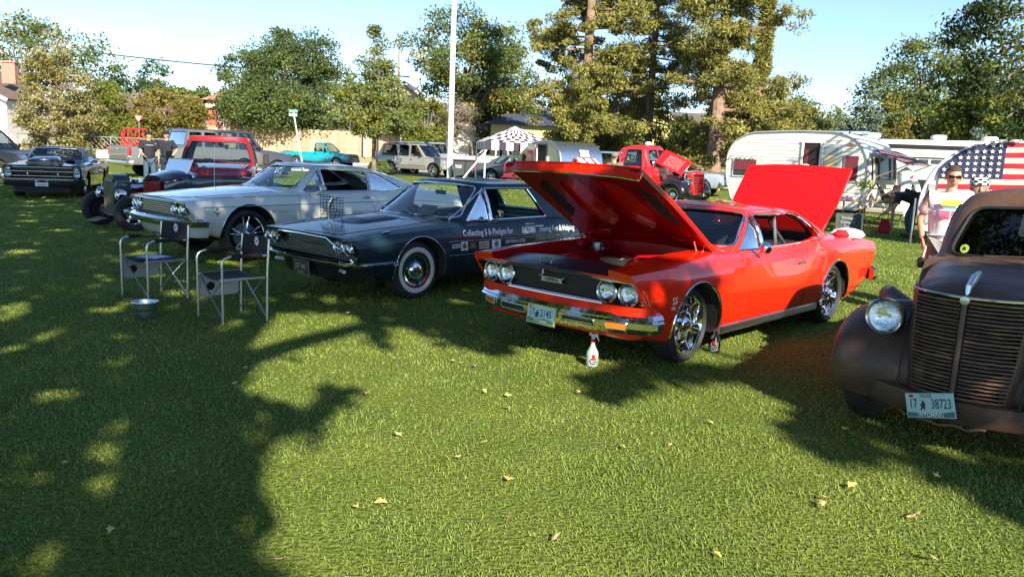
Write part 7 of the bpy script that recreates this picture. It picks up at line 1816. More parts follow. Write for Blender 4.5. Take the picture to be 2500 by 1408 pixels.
tree('elm_tree','big dark green twin-crowned elm behind the wooden fence',695,62,50,[(-.25,.80,.38,.17),(.42,.76,.34,.16),(-.55,.58,.42,.2),(.0,.58,.6,.24),(.55,.5,.42,.22),(-.1,.34,.85,.18),(.4,.24,.5,.12),(-.5,.3,.4,.14)],L_elm,34000,.26,.42,310,clump=.95,seed=11,mats2=[(L_mid,.35)],hollow=.7)
tree('linden_tree','pale green spire-topped tree beside the teal pickup truck',912,44.5,60,[(0,.36,.92,.10),(0,.45,1.0,.13),(0,.57,.74,.13),(0,.68,.48,.12),(0,.79,.24,.12),(0,.88,.13,.10),(0,.95,.05,.07)],L_pale,15000,.20,.14,225,clump=.5,seed=12,mats2=[(L_yel,.25)],base=.29,th=.8,hollow=.6)
tree('cottonwood_tree','tall bright green tree with yellowing sprays behind the white flagpole',1130,62,8,[(-.15,.86,.42,.12),(.45,.72,.45,.14),(-.65,.70,.34,.10),(.1,.60,.6,.14),(.6,.48,.5,.18),(-.2,.42,.4,.12),(.5,.28,.6,.16),(-.5,.30,.25,.12)],L_mid,20000,.27,.42,330,clump=1.0,seed=13,mats2=[(L_yel,.4),(L_elm,.3),(L_orange,.02)],hollow=.75)
tree('elm_tree','dense dark tree right of the flagpole behind the chequered canopy',1215,66,75,[(.1,.75,.6,.2),(-.1,.45,.9,.25),(.2,.2,.9,.2)],L_elm,9000,.32,.35,190,clump=1.0,seed=14)
tree('bare_tree','grey tangled trunk and twigs beside the flagpole',1092,58,235,[(.3,.75,.9,.25),(.3,.45,.8,.25)],L_dead,2600,.32,.42,140,clump=.8,seed=15,aspect=.12,th=.8)
tree('small_tree','bright yellow-green tree over the tan gable left of the flagpole',1035,56,222,[(0,.6,.9,.35),(.1,.3,.8,.25)],L_yel,4500,.24,.15,120,clump=.6,seed=16)
pine('large golden-green pine left of centre with its foliage over the chequered canopy',1420,45,-560,300,.10,seed=3,n=125000)
pine('slim golden-green pine in the middle of the pine group',1575,50,-420,200,.14,seed=5,n=56000,trunk=.28)
pine('large golden-green pine with a bare pale trunk behind the dark boot of the red truck',1735,43,-640,350,.06,seed=9,n=110000,trunk=.40,lean=.05)
pine('shorter golden-green pine filling the right flank of the pine group',1835,48,10,250,.08,seed=14,n=60000,trunk=.25)
tree('broadleaf_tree','dim green broadleaf tree behind the two left-hand pines',1500,57,120,BW,L_mid,11000,.27,.3,260,clump=.9,seed=31,mats2=[(L_gold,.4),(L_elm,.3)])
tree('small_tree','bright green leafy tree between the pines and the yellow house',1645,49,262,[(0,.55,.95,.34),(0,.3,.8,.25)],L_mid,4000,.24,.15,110,clump=.6,seed=17)
tree('low_bush','olive leafy mass filling the gap right of the last pine',1860,52,205,BW,L_gold,9000,.27,.25,200,clump=.8,seed=18,mats2=[(L_mid,.5)])
tree('cottonwood_tree','yellow-green tree right of the pines above the white trailer',1945,68,210,BW,L_yel,5500,.32,.25,130,clump=.9,seed=19,mats2=[(L_pale,.4)])
tree('distant_tree','small pale tree on the skyline left of the junipers',2030,84,248,BW,L_pale,3000,.4,.25,110,clump=.9,seed=20)
tree('spruce_tree','blue-green spruce behind the white trailer',2092,50,212,BC,L_blue,11000,.24,.18,150,clump=.6,seed=21,twig=False)
tree('juniper_tree','olive conical juniper right of the blue-green spruce',2160,52,210,BC,L_gold,9000,.24,.18,130,clump=.6,seed=22,mats2=[(L_mid,.5)],twig=False)
tree('cottonwood_tree','broad grey-green cottonwood highest of the right-hand trees',2235,58,85,[(-.1,.84,.5,.14),(-.55,.62,.5,.18),(.4,.66,.6,.2),(-.3,.42,.7,.2),(.4,.35,.7,.22),(0,.2,.95,.15)],L_mid,22000,.28,.4,300,clump=1.0,seed=23,mats2=[(L_pale,.35),(L_elm,.3)])
tree('broadleaf_tree','yellow-green tree standing before the right-hand cottonwood',2330,44,190,BW,L_yel,10000,.24,.25,170,clump=.7,seed=24,mats2=[(L_mid,.5)])
tree('broadleaf_tree','olive tree behind the star flag',2440,46,165,BW,L_mid,11000,.26,.25,210,clump=.8,seed=25,mats2=[(L_gold,.4),(L_elm,.3)])
tree('spruce_tree','small young spruce poking up left of the star flag',2362,34,310,BC,L_blue,3500,.14,.08,60,clump=.28,seed=26,twig=False)
tree('broadleaf_tree','dark tree at the right edge beside the olive tree',2540,40,60,BW,L_elm,12000,.26,.3,260,clump=.9,seed=27,mats2=[(L_mid,.3)])
def near_tree():
 """dark boughs reaching in at the upper right from a tree outside the frame"""
 rg=np.random.default_rng(99);p=at(2760,19);root=thing('shade_tree','dark leafy boughs hanging into the upper right corner','tree',p)
 b=MB().mat(barkm);b.tube([(0,0,-.2),(-.1,0,3),(-.2,.1,6),(-.3,0,9)],[.4,.33,.25,.12],10);b.build('trunk',root)
 Cs=[];br=MB().mat(barkm)
 for(px,py,D,r)in((2440,30,18,.6),(2390,60,18,.55),(2350,95,18.4,.4),(2480,110,18,.7),(2420,120,18,.5),(2370,20,18,.4),(2460,190,18,.6),(2340,215,18.6,.35),(2400,225,18,.4),(2480,250,18,.5),(2520,40,18,.8),(2540,160,18,.8),(2445,300,18,.28),(2385,170,18.3,.35)):
  e=atz(px,py,D)-p;s=Vector((-.25,0,3+rg.random()*4));br.tube([s,s.lerp(e,.5)+Vector((0,0,.4)),e],[.09,.05,.015],5)
  for _ in range(9):Cs.append((np.array(e)+rg.normal(size=3)*r*np.array([.6,.6,.32]),r*.38))
 br.build('limbs',root)['kind']='stuff';n=6500;idx=rg.integers(0,len(Cs),n);c=np.array([q[0]for q in Cs]);s=np.array([[q[1]]for q in Cs])
 off=rg.normal(size=(n,3));P=c[idx]+off*s[idx]*np.array([.8,.8,.4])
 V=leaf_quads(P,.12,rg,.4,None,.5);mi=(rg.random(len(Cs))<.12).astype(int)[idx]
 link('crown',fast_quads('crown',V,[L_near,L_yel],mi),root)
near_tree()
_FN,_RN,_UN=np.array(_F),np.array(_R),np.array(_U)
def to_px(P):
 d=P-np.array([0,0,EYE]);k=d@_FN
 return 1250+FPX*(d@_RN)/k,704-FPX*(d@_UN)/k
def in_poly(x,y,poly):
 c=np.zeros(len(x),bool);n=len(poly);j=n-1
 for i in range(n):
  xi,yi=poly[i];xj,yj=poly[j]
  c^=((yi>y)!=(yj>y))&(x<(xj-xi)*(y-yi)/(yj-yi+1e-9)+xi);j=i
 return c
def shade_mask(G,rg):
 """which ground points lie in shade"""
 x,y=G[:,0],G[:,1];P=np.stack([x,y,np.zeros(len(x))],1)
 px,py=to_px(P)
 near=y<8.3
 dark=in_poly(px,py,[(-900,480),(-900,2600),(560,2600),(655,1500),(640,1250),(605,1090),(590,1000),(572,930),(600,905),(700,878),(790,858),(812,868),(818,850),(770,835),(880,808),(925,850),(955,850),(945,790),(1010,800),(1120,850),(1220,865),(1290,838),(1420,848),(1520,885),(1400,925),(1480,985),(1600,955),(1760,925),(1860,945),(1950,1000),(1900,1060),(2000,1130),(2180,1120),(2330,1200),(2600,1330),(3300,1600),(3300,1250),(2700,1150),(2400,1060),(2200,1000),(2020,870),(1860,860),(1780,900),(1600,880),(1560,800),(1400,700),(900,690),(880,745),(820,720),(700,715),(650,740),(562,790),(540,740),(520,600)])
 lit=np.zeros(len(x),bool)
 for(cx,cy,rx,ry)in((418,742,30,52),(262,1180,26,62),(245,1290,24,26),(285,1105,24,30),(215,1395,34,40),(150,950,48,22),(325,1035,20,14),(220,1100,16,14),(95,700,70,20),(20,745,40,30),(180,680,40,16),(255,745,40,18),(60,1330,30,26),(740,812,130,46),(640,855,50,34)):
  lit|=((px-cx)/rx)**2+((py-cy)/ry)**2<1.7
 bits=in_poly(px,py,[(600,960),(640,985),(690,970),(760,1000),(820,970),(812,935),(850,960),(880,955),(850,995),(830,1035),(770,1020),(790,1060),(740,1080),(690,1055),(640,1090),(612,1080),(650,1050),(640,1010),(590,1010)])
 a=(dark&~lit)|bits
 xb=np.interp(y,[8,9.3,10.5,12,14,18,22,25,27],[.15,.35,1.2,1.1,.3,-2.6,-7.0,-12,-30])
 h=np.sin(x*2.1+1.3*np.sin(y*1.7))*np.sin(y*2.6+1.1*np.sin(x*1.9))+.45*np.sin(x*5.3+y*3.1)*np.sin(y*4.7-x*2.3)
 far=(x<xb)&(y<26)&(h<.86)
 out=np.where(near,a&(h<1.22),far)
 return out
def shade_tree():
 rg=np.random.default_rng(5)
 T0=Vector((1.70,-4.76,0))
 root=thing('shade_tree','tall broad tree behind the camera that throws the long shadow over the lawn','tree',T0)
 ct=1/math.tan(SUN_EL);back=np.array([math.sin(SUN_AZ),-math.cos(SUN_AZ)])
 N=135000
 G=np.stack([rg.uniform(-16,9,N),rg.uniform(1.2,26,N)],1)
 Gj=G+rg.normal(0,.035,G.shape)
 G=G[shade_mask(Gj,rg)]
 clx=np.round(G[:,0]*1.1+.7*np.sin(G[:,1]));cly=np.round(G[:,1]*1.1)
 hh=7.6+1.3*np.sin(clx*12.9+cly*78.2)+rg.uniform(-.5,.5,len(G))
 hh=np.where(G[:,1]<7,np.clip(hh-1.4,4.9,8),hh)
 P=np.stack([G[:,0]+back[0]*hh*ct,G[:,1]+back[1]*hh*ct,hh],1)-np.array(T0)
 V=leaf_quads(P,.23,rg,.75)
 link('crown',fast_quads('crown',V,[L_mid,L_elm],(rg.random(len(P))<.5).astype(int)),root)
 def up(x,y,h):return Vector((x+back[0]*h*ct,y+back[1]*h*ct,h))-T0
 b=MB().mat(barkm);b.tube([(0,0,-.2),(0,0,1),(.02,0,3),(0,.03,5),(-.02,0,6.6),(-.05,0,8.0)],[.36,.32,.31,.31,.28,.2],14);b.build('trunk',root)
 br=MB().mat(barkm)
 for pts,r in(([(-2.2,6.2,6.6),(-1.9,7.0,7.0),(-1.4,7.9,7.4),(-.4,8.4,7.9),(1.2,8.2,8.3),(2.6,6.4,8.0)],.14),([(-2.4,6.8,7.0),(-2.6,9,8),(-3.5,13,9)],.16),([(-2.3,6.6,6.8),(-4.5,8,7.6),(-8,12,8.4)],.15),([(-2,5.6,6),(-3.6,5.4,6.2),(-6,6,6.6)],.10),([(-1.95,5.5,5.9),(-1.5,5.2,5.6),(-1.2,5.1,5.4)],.04)):
  Q=[up(*p)for p in pts];br.tube(Q,[r*(1-.75*i/(len(Q)-1))for i in range(len(Q))],7)
 for q in P[rg.integers(0,len(P),120)]:
  e=Vector(q);br.tube([e,e+Vector((rg.normal()*.4,rg.normal()*.4,-.15))],[.008,.02],4)
 br.build('limbs',root)['kind']='stuff'
shade_tree()
round_bush()
def grass():
 rg=np.random.default_rng(12)
 m=leafmat('grass_blade',(.165,.235,.042),(.275,.335,.082),trans=.34,island=.32)
 ys=[];xs=[]
 edges=np.concatenate([np.arange(1.6,8,.4),np.arange(8,36,1.)])
 for y0,y1 in zip(edges[:-1],edges[1:]):
  yc=(y0+y1)/2;w=1.42*yc+2.4;dens=8000*(2.5/yc)**1.55 if yc>2.2 else 6800;k=int(dens*w*(y1-y0))
  ys.append(rg.uniform(y0,y1,k));xs.append(rg.uniform(-w/2,w/2,k))
 y=np.concatenate(ys);x=np.concatenate(xs);n=len(x)
 sc=np.clip(y/2.6,.9,12)
 wd=.0020*sc**.82*rg.uniform(.7,1.3,n);ht=rg.uniform(.010,.024,n)*sc**.22
 pat=.5+.5*np.sin(x*3.1+2*np.sin(y*2.3))*np.sin(y*2.9+1.5*np.sin(x*2.7));ht*=.75+.5*pat
 ang=1.6*np.sin(x*4.9+y*2.7)+1.6*np.sin(y*5.2-x*3)+rg.normal(0,1.7,n)
 lean=rg.uniform(.1,1.1,n)*ht*1.25
 d=np.stack([np.cos(ang),np.sin(ang),np.zeros(n)],1);wv=np.stack([-np.sin(ang+rg.normal(0,.8,n)),np.cos(ang),np.zeros(n)],1)
 z=np.interp(y,_TY,_TZ)
 b=np.stack([x,y,z-.003],1)
 mid=b+d*(lean*.38)[:,None]+np.array([0,0,1])*(ht*.62)[:,None]
 tip=b+d*lean[:,None]+np.array([0,0,1])*(ht*rg.uniform(.75,1.05,n))[:,None]
 W_=wv*wd[:,None]
 V=np.stack([b-W_,b+W_,mid+W_*.8,mid-W_*.8,tip],1).reshape(-1,3).astype(np.float32)
 me=bpy.data.meshes.new('grass');me.vertices.add(n*5);me.vertices.foreach_set('co',V.ravel())
 i=np.arange(n,dtype=np.int32)[:,None]*5
 L=np.concatenate([i+np.array([0,1,2,3]),i+np.array([3,2,4])],1).ravel()
 me.loops.add(len(L));me.loops.foreach_set('vertex_index',L.astype(np.int32))
 st=(np.arange(n)[:,None]*7+np.array([0,4])).ravel();me.polygons.add(n*2);me.polygons.foreach_set('loop_start',st.astype(np.int32))
 try:me.polygons.foreach_set('loop_total',np.tile([4,3],n).astype(np.int32))
 except Exception:pass
 me.materials.append(m);me.update(calc_edges=True)
 tag(link('grass',me),'short mown lawn grass','grass',kind='stuff')
grass()
def fabric(name,col):return M(name,col,rough=.9,bump=.3,bscale=90)
def camp_chair(label,loc,rz,book=False):
 r=thing('camp_chair',label,'chair',loc,rz,'folding camp chairs on the grass');hw,hd=.285,.225;T=MATS['brushed_aluminium']
 for s in(1,-1):
  P=smooth_path([(hd,s*hw,0),(hd,s*hw,.50),(hd,s*hw,.60),(hd-.02,s*hw,.645),(hd-.07,s*hw,.665)],3)+[(-hd,s*hw,.66)]
  MB().mat(T).tube(P,.0125,8).build('front_leg',r);MB().mat(T).tube([(-hd,s*hw,0),(-hd-.01,s*hw,.5),(-hd-.03,s*hw,.82)],.0125,8).build('rear_leg',r)
  MB().mat(fabric('black_foam',(.012,.012,.012))).tube([(hd-.09,s*hw,.668),(-hd+.05,s*hw,.665)],.021,8).build('arm_pad',r)
  MB().mat(T).tube([(hd-.01,s*(hw-.03),.44),(-hd+.01,s*(hw-.03),.44)],.012,6).build('seat_rail',r)
  for x in(hd,-hd):
   MB().mat(T).tube([(x*.96,s*(hw-.01),.06),(x*.96,-s*(hw-.03),.43)],.010,6,flat=.6).build('cross_brace',r)
  MB().mat(T).tube([(hd,s*hw,.44),(hd,s*(hw-.05),.44)],.01,6).build('bracket',r)
 fb=fabric('chair_black_canvas',(.014,.015,.018));n=8;v=[]
 for i in range(n+1):
  y=-hw+.03+(2*hw-.06)*i/n;z=.45-.03*math.sin(PI*i/n);v+=[(hd-.03,y,z),(-hd+.03,y,z),(hd-.03,y,z-.008),(-hd+.03,y,z-.008)]
 f=[q for i in range(n)for q in((i*4,i*4+4,i*4+5,i*4+1),(i*4+2,i*4+3,i*4+7,i*4+6),(i*4,i*4+2,i*4+6,i*4+4),(i*4+1,i*4+5,i*4+7,i*4+3))]
 link('seat',raw_mesh('seat',v,f,[fb]),r);v=[]
 for i in range(n+1):
  y=-hw+2*hw*i/n;x=-hd-.02-.035*math.sin(PI*i/n)
  v+=[(x-.008,y,.825),(x+.014,y,.635),(x-.016,y,.825),(x+.006,y,.635)]
 b=link('backrest',raw_mesh('backrest',v,f,[fb]),r)
 e=MB().mat(white);x=-hd-.045
 e.add([(x+.004+(.0 if z>.76 else .0),y,z)for y,z in[(.035*math.cos(a),.77+.035*math.sin(a))for a in np.linspace(0,2*PI,17)[:-1]]],[tuple(range(16))])
 for k in range(8):a=k*PI/4;e.box((x+.003,.04*math.cos(a),.77+.04*math.sin(a)),(.006,.014,.014),(a,0,0))
 e.mat(black).box((x+.008,.005,.772),(.003,.018,.02));e.build('emblem',b)
 g=M('table_flap_grey',(.40,.41,.40),rough=.5);m=MB().mat(g);y=-hw-.018
 P=roundpoly([(hd-.02,.20),(hd-.02,.43),(-hd+.02,.43),(-hd+.02,.20)],.05);m.prism(P,y,y+.012,'y');fl=m.build('side_table',r)
 MB().mat(dark).lathe([(0,-.002),(.042,-.002),(.042,.016),(0,.016)],18,(.09,y,.30),'y').build('cup_hole',fl)
 if book:
  o=MB().mat(M('booklet_blue',(.03,.10,.35),rough=.4)).box((0,0,.012),(.24,.30,.022),bevel=.004);o.mat(paper).box((0,0,.026),(.20,.22,.004));o.mat(M('booklet_cyan',(.2,.4,.6))).box((.03,-.02,.030),(.12,.14,.003));k=o.build('booklet',None,Vector(loc)+Vector((0,0,.438)),(0,0,rz+.3));tag(k,'blue and white booklets lying on the seat of the left camp chair','booklet')
 return r
camp_chair('black folding camp chair with booklets on its seat, the left of the two',(-3.97,8.83,0),R(-128),True)
camp_chair('empty black folding camp chair nearer the dark blue-green car, the right of the two',(-2.78,7.89,0),R(-136))
def bucket():
 z=M('galvanised_bucket',(.50,.54,.57),rough=.28,metal=.95,var=.15,vscale=12);r=thing('bucket','galvanised metal bucket on the grass in front of the left camp chair','bucket',(-3.60,7.78,0))
 P=[(.0,.004),(.088,.004),(.094,0)]
 for k in range(12):t=k/11;P.append((.094+.030*t+(.003 if k in(3,7,8)else 0),.16*t))
 P+=[(.130,.162),(.128,.169),(.120,.162),(.090,.012),(0,.012)]
 MB().mat(z).lathe(P,28).build('pail',r);MB().mat(z).tube([(.126*math.cos(a),.126*math.sin(a),.164-.03*math.sin(a))for a in np.linspace(0,PI,14)],.004,5).build('handle',r)
bucket()
def spray(label,loc,rz,clear,tilt=0):
 r=thing('spray_bottle',label,'bottle',loc,rz,'spray bottles by the red car');r.rotation_euler=(tilt,0,rz)
 body=glassmat('bottle_clear',(.86,.93,.9))if clear else M('bottle_misty',(.30,.38,.35),rough=.25,coat=.5,trans=0)
 MB().mat(body).lathe([(0,0),(.048,0),(.053,.008),(.053,.105),(.048,.125),(.026,.165),(.017,.19),(.015,.215)],24,cap=False).build('body',r)
 if clear:MB().mat(M('bottle_straw',(.6,.6,.6))).tube([(0,0,.2),(.015,0,.02)],.003,5).build('dip_tube',r);MB().mat(M('bottle_liquid',(.6,.62,.6),rough=.3)).lathe([(0,.002),(.047,.003),(.049,.03),(0,.03)],18).build('liquid',r)
 MB().mat(M('cap_red',(.55,.01,.02),rough=.4)).lathe([(.019,.205),(.021,.21),(.021,.23),(.016,.232),(0,.232)],18).build('collar',r)
 h=MB().mat(M('trigger_white',(.78,.78,.76),rough=.4));h.box((.012,0,.262),(.06,.026,.034),bevel=.008);h.box((0,0,.242),(.026,.024,.03),bevel=.006);h.box((-.022,0,.274),(.03,.026,.03),(0,.4,0),bevel=.01);h.build('spray_head',r)
 MB().mat(MATS['cap_red']if clear else MATS['trigger_white']).tube([(.03,0,.25),(.045,0,.235),(.050,0,.21)],[.007,.006,.004],6).build('trigger',r)
 a0=PI*1.5
 def curved(m,w,z0,z1,rr,nm,rnd=False):
  v=[];n=8
  for i in range(n+1):
   t=-1+2*i/n;a=a0+t*w;k=math.sqrt(max(0,1-t*t))if rnd else 1;zc,zh=(z0+z1)/2,(z1-z0)/2*k
   v+=[(rr*math.cos(a),rr*math.sin(a),zc-zh),(rr*math.cos(a),rr*math.sin(a),zc+zh)]
  return link(nm,raw_mesh(nm,v,[(i*2,i*2+2,i*2+3,i*2+1)for i in range(n)],[m]),r)
 curved(M('label_rim',(.7,.7,.68)),.78,.012,.088,.0537,'label_rim',True);l=curved(M('label_dark',(.02,.028,.045)),.70,.018,.082,.0543,'label',True);curved(MATS['cap_red'],.26,.072,.108,.0549,'label_top')
 t=MB().mat(white);text_on_plane(t,'Speed',.020,(0,-.0556,.058),(1,0,0),(0,0,1));text_on_plane(t,'Shine',.020,(0,-.0556,.040),(1,0,0),(0,0,1));t.build('lettering',l,smooth=False,fix=False)
spray('misty spray bottle with dark oval label on the grass before the red bumper',(.70,6.63,.0),R(6),False)
spray('clear spray bottle with a red trigger beside the front wheel of the red car',(1.90,7.32,.0),R(-25),True,R(-6))
def stall():
 p=at(2112,21.6);tw=thing('folding_table','wooden folding trestle table crowded with small wares before the caravan','table',p,R(-20));wd=M('table_wood',(.36,.22,.11),rough=.7)
 MB().mat(wd).box((0,0,.80),(1.5,.62,.035),bevel=.006).build('table_top',tw)
 for x in(-.6,.6):
  for a in(.4,-.4):MB().mat(wd).box((x,0,.4),(.035,.04,.88),(a,0,0)).build('leg',tw)
 for x in(-.25,.3):MB().mat(wd).tube([(x-.4,-.28,.0),(x+.3,-.3,.8)],.02,5).build('brace',tw)
 def onto(nm,lab,cat,x,y,mb_):o=mb_.build(nm,None,Vector(p)+Euler((0,0,R(-20))).to_matrix()@Vector((x,y,.82)),(0,0,R(-20)));return tag(o,lab,cat)
 onto('urn','white flared urn on the trestle table','vase',-.1,.1,MB().mat(white).lathe([(0,0),(.08,0),(.05,.05),(.07,.12),(.15,.26),(.17,.30),(.14,.29),(0,.2)],16))
 pl=MB().mat(M('potted_flower_leaf',(.30,.40,.05),rough=.7));rg=np.random.default_rng(2)
 for q in leaf_quads(rg.normal(size=(150,3))*np.array([.11,.11,.07])+np.array([0,0,.42]),.09,rg):pl.add([tuple(c)for c in q],[(0,1,2,3)])
 pt=thing('potted_plant','yellow-green plant spilling out of the white urn','plant',Vector(p)+Euler((0,0,R(-20))).to_matrix()@Vector((-.12,.1,.82)));pl.build('foliage',pt,fix=False)['kind']='stuff'
 br=M('sculpture_brown',(.07,.045,.035),rough=.7)
 onto('wing_sculpture','dark brown V-shaped winged sculpture on the trestle table','sculpture',.42,.1,MB().mat(br).prism([(0,0),(.10,.02),(.42,.62),(.36,.52),(.06,.28),(-.02,.22),(-.32,.55),(-.36,.62),(-.08,.08)],-.02,.02,'y'))
 onto('wicker_ring','pink and white cloth heap at the left end of the trestle table','cloth',-.55,0,MB().mat(M('pink_cloth',(.6,.42,.5),rough=.9)).lathe([(0,0),(.2,0),(.17,.06),(.07,.12),(0,.13)],10))
 for i,(x,h,lab)in enumerate(((.05,.22,'tan bottle near the middle of the trestle table'),(.22,.16,'short tan jar beside the winged sculpture'),(.66,.26,'tall brown jar at the right end of the trestle table'))):onto('jar',lab,'jar',x,-.1,MB().mat(M('jar_tan%s'%'abc'[i],[(.4,.3,.2),(.5,.42,.32),(.25,.13,.08)][i],rough=.4)).lathe([(0,0),(.06,0),(.065,h*.6),(.03,h*.8),(.03,h),(0,h)],12))
 q=at(2068,21.0);bd=thing('chalkboard','framed chalkboard leaning on an easel under the trestle table','sign',q,R(-14))
 MB().mat(M('chalkboard_slate',(.035,.05,.045),rough=.8,col2=(.06,.075,.07),vscale=3)).box((0,0,.27),(.62,.03,.48),(R(-12),0,0)).build('slate',bd);MB().mat(M('frame_pale',(.62,.62,.40),rough=.7)).box((.33,-.01,.27),(.04,.05,.54),(R(-12),0,0)).build('frame',bd)
 t=MB().mat(M('chalk',(.25,.28,.27)));
 for k,s_ in enumerate(('Vintage','Camper','Sale')):text_on_plane(t,s_,.11,(-.02,-.055+.024*k*-1,.40-k*.11),(1,0,0),(0,.2,1))
 t.build('lettering',bd,smooth=False,fix=False)
 for a in(.38,.46):MB().mat(M('easel_orange',(.50,.26,.06),rough=.6)).tube([(a-.15,.25,.75),(a+.08,-.1,0)],.016,5).build('easel_leg',bd)
 q=at(2157,21.3);bg=MB().mat(M('bag_red',(.50,.01,.03),rough=.8));bg.box((0,0,.20),(.34,.12,.36),taper=.62,bevel=.03);bg.tube([(-.07,0,.38),(-.09,0,.75),(0,0,.8),(.07,0,.75),(.07,0,.38)],.01,4);o=bg.build('red_bag',None,q);tag(o,'red cloth bag hanging from the trestle table beside the stooping man','bag')
 q=at(2196,23.2);r=thing('white_gown','white lacy gown hanging on a stand under the caravan awning','dress',q);g=MB().mat(M('gown_white',(.82,.82,.82),rough=.8,bump=.6,bscale=14))
 g.lathe([(.02,1.72),(.10,1.66),(.24,1.56),(.2,1.3),(.17,1.15),(.25,.9),(.24,.5),(.28,.35)],16,cap=False);g.tube([(0,0,1.6),(.34,0,1.25),(.42,-.03,.98)],[.10,.08,.07],8)
 g.build('gown',r);MB().mat(redlens).prism([(0,0),(.07,.14),(-.02,.1)],-.27,-.25,'y').build('red_motif',r,(.06,0,1.38));MB().mat(steel).tube([(0,0,0),(0,0,.6)],.02,5).build('stand',r)
 q=at(2178,23.0);m=MB().mat(M('dark_blue_vest',(.02,.02,.06),rough=.9));m.box((0,0,1.0),(.2,.12,.42),bevel=.05);m.mat(black).tube([(0,0,0),(0,0,.8)],.02,5);o=m.build('mannequin',None,q);tag(o,'small dark mannequin torso at the foot of the white gown','mannequin')
stall()
def red_seat():
 p=at(1240,36);r=thing('lawn_chair','maroon folding seat with black arms under the chequered canopy','chair',p,R(-100));m=fabric('maroon_canvas',(.16,.01,.03))
 MB().mat(m).box((-.25,0,.78),(.04,.55,.62),(0,-.15,0),bevel=.02).build('backrest',r);MB().mat(m).box((0,0,.46),(.5,.55,.05),bevel=.02).build('seat',r)
 for s in(1,-1):
  MB().mat(redlens).tube([(.24,s*.28,0),(-.24,s*.28,.46)],.015,5).build('leg',r);MB().mat(redlens).tube([(-.24,s*.28,0),(.24,s*.28,.46)],.015,5).build('leg',r);MB().mat(black).box((0,s*.3,.66),(.5,.07,.03),bevel=.01).build('armrest',r)
red_seat()
skin=M('skin',(.46,.25,.17),rough=.5,spec=.4,var=.08,vscale=20)
def skinned(pts,edges,rad,m,sub=2,root=0):
 me=bpy.data.meshes.new('p');me.from_pydata([tuple(p)for p in pts],edges,[]);o=bpy.data.objects.new('p',me);sk=o.modifiers.new('s','SKIN');sk.use_smooth_shade=True
 for i,r_ in enumerate(rad):q=o.data.skin_vertices[0].data[i];q.radius=(r_,r_)if not isinstance(r_,tuple)else r_;q.use_root=(i==root)
 u=o.modifiers.new('u','SUBSURF');u.levels=sub;u.render_levels=sub
 out=eval_mods(o);out.materials.clear();out.materials.append(m);finish(out,True,70);return out
def head_mesh(hair,cap=None,shades=False,hs=1.):
 """head looking to +x, centred at the skull"""
 v=[];f=[];nu,nv=20,16
 for i in range(nv+1):
  ph=PI*i/nv;z=math.cos(ph)
  for j in range(nu):
   a=2*PI*j/nu;s=math.sin(ph);x,y=s*math.cos(a),s*math.sin(a)
   X,Y,Z=x*.098,y*.078,z*.122
   if z<0:k=1+z*.34;Y*=k;X*=1+z*(.16 if x>0 else .42);X+=.010*-z
   if x>.7 and-.35<z<.12 and abs(y)<.22:X+=.020*(1-abs(y)/.22)*(1-abs(z+.22)/.4 if z>-.6 else 0)
   if x>.6 and .05<z<.28 and abs(y)>.2:X-=.004
   if x>.7 and-.62<z<-.42 and abs(y)<.35:X+=.005
   v.append((X,Y,Z))
 for i in range(nv):
  for j in range(nu):f.append((i*nu+j,(i+1)*nu+j,(i+1)*nu+(j+1)%nu,i*nu+(j+1)%nu))
 mb=MB().mat(skin);mb.add(v,f)
 for s in(1,-1):mb.box((-.005,s*.080,-.01),(.035,.014,.058),(0,.15,s*.3),bevel=.008)
 mb.tube([(-.01,0,-.08),(-.025,0,-.17)],[.055,.060],12)
 mb.mat(M('lips',(.36,.13,.11),rough=.5)).box((.088,0,-.062),(.010,.044,.010),bevel=.004)
 if not shades:
  for s in(1,-1):mb.mat(white).lathe([(0,.010),(.008,.006),(.011,0)],10,(.083,s*.030,.012),'x');mb.mat(black).lathe([(0,.0115),(.0045,.010)],8,(.083,s*.030,.012),'x')
  for s in(1,-1):mb.mat(hair).box((.090,s*.031,.030),(.008,.032,.006))
 return mb
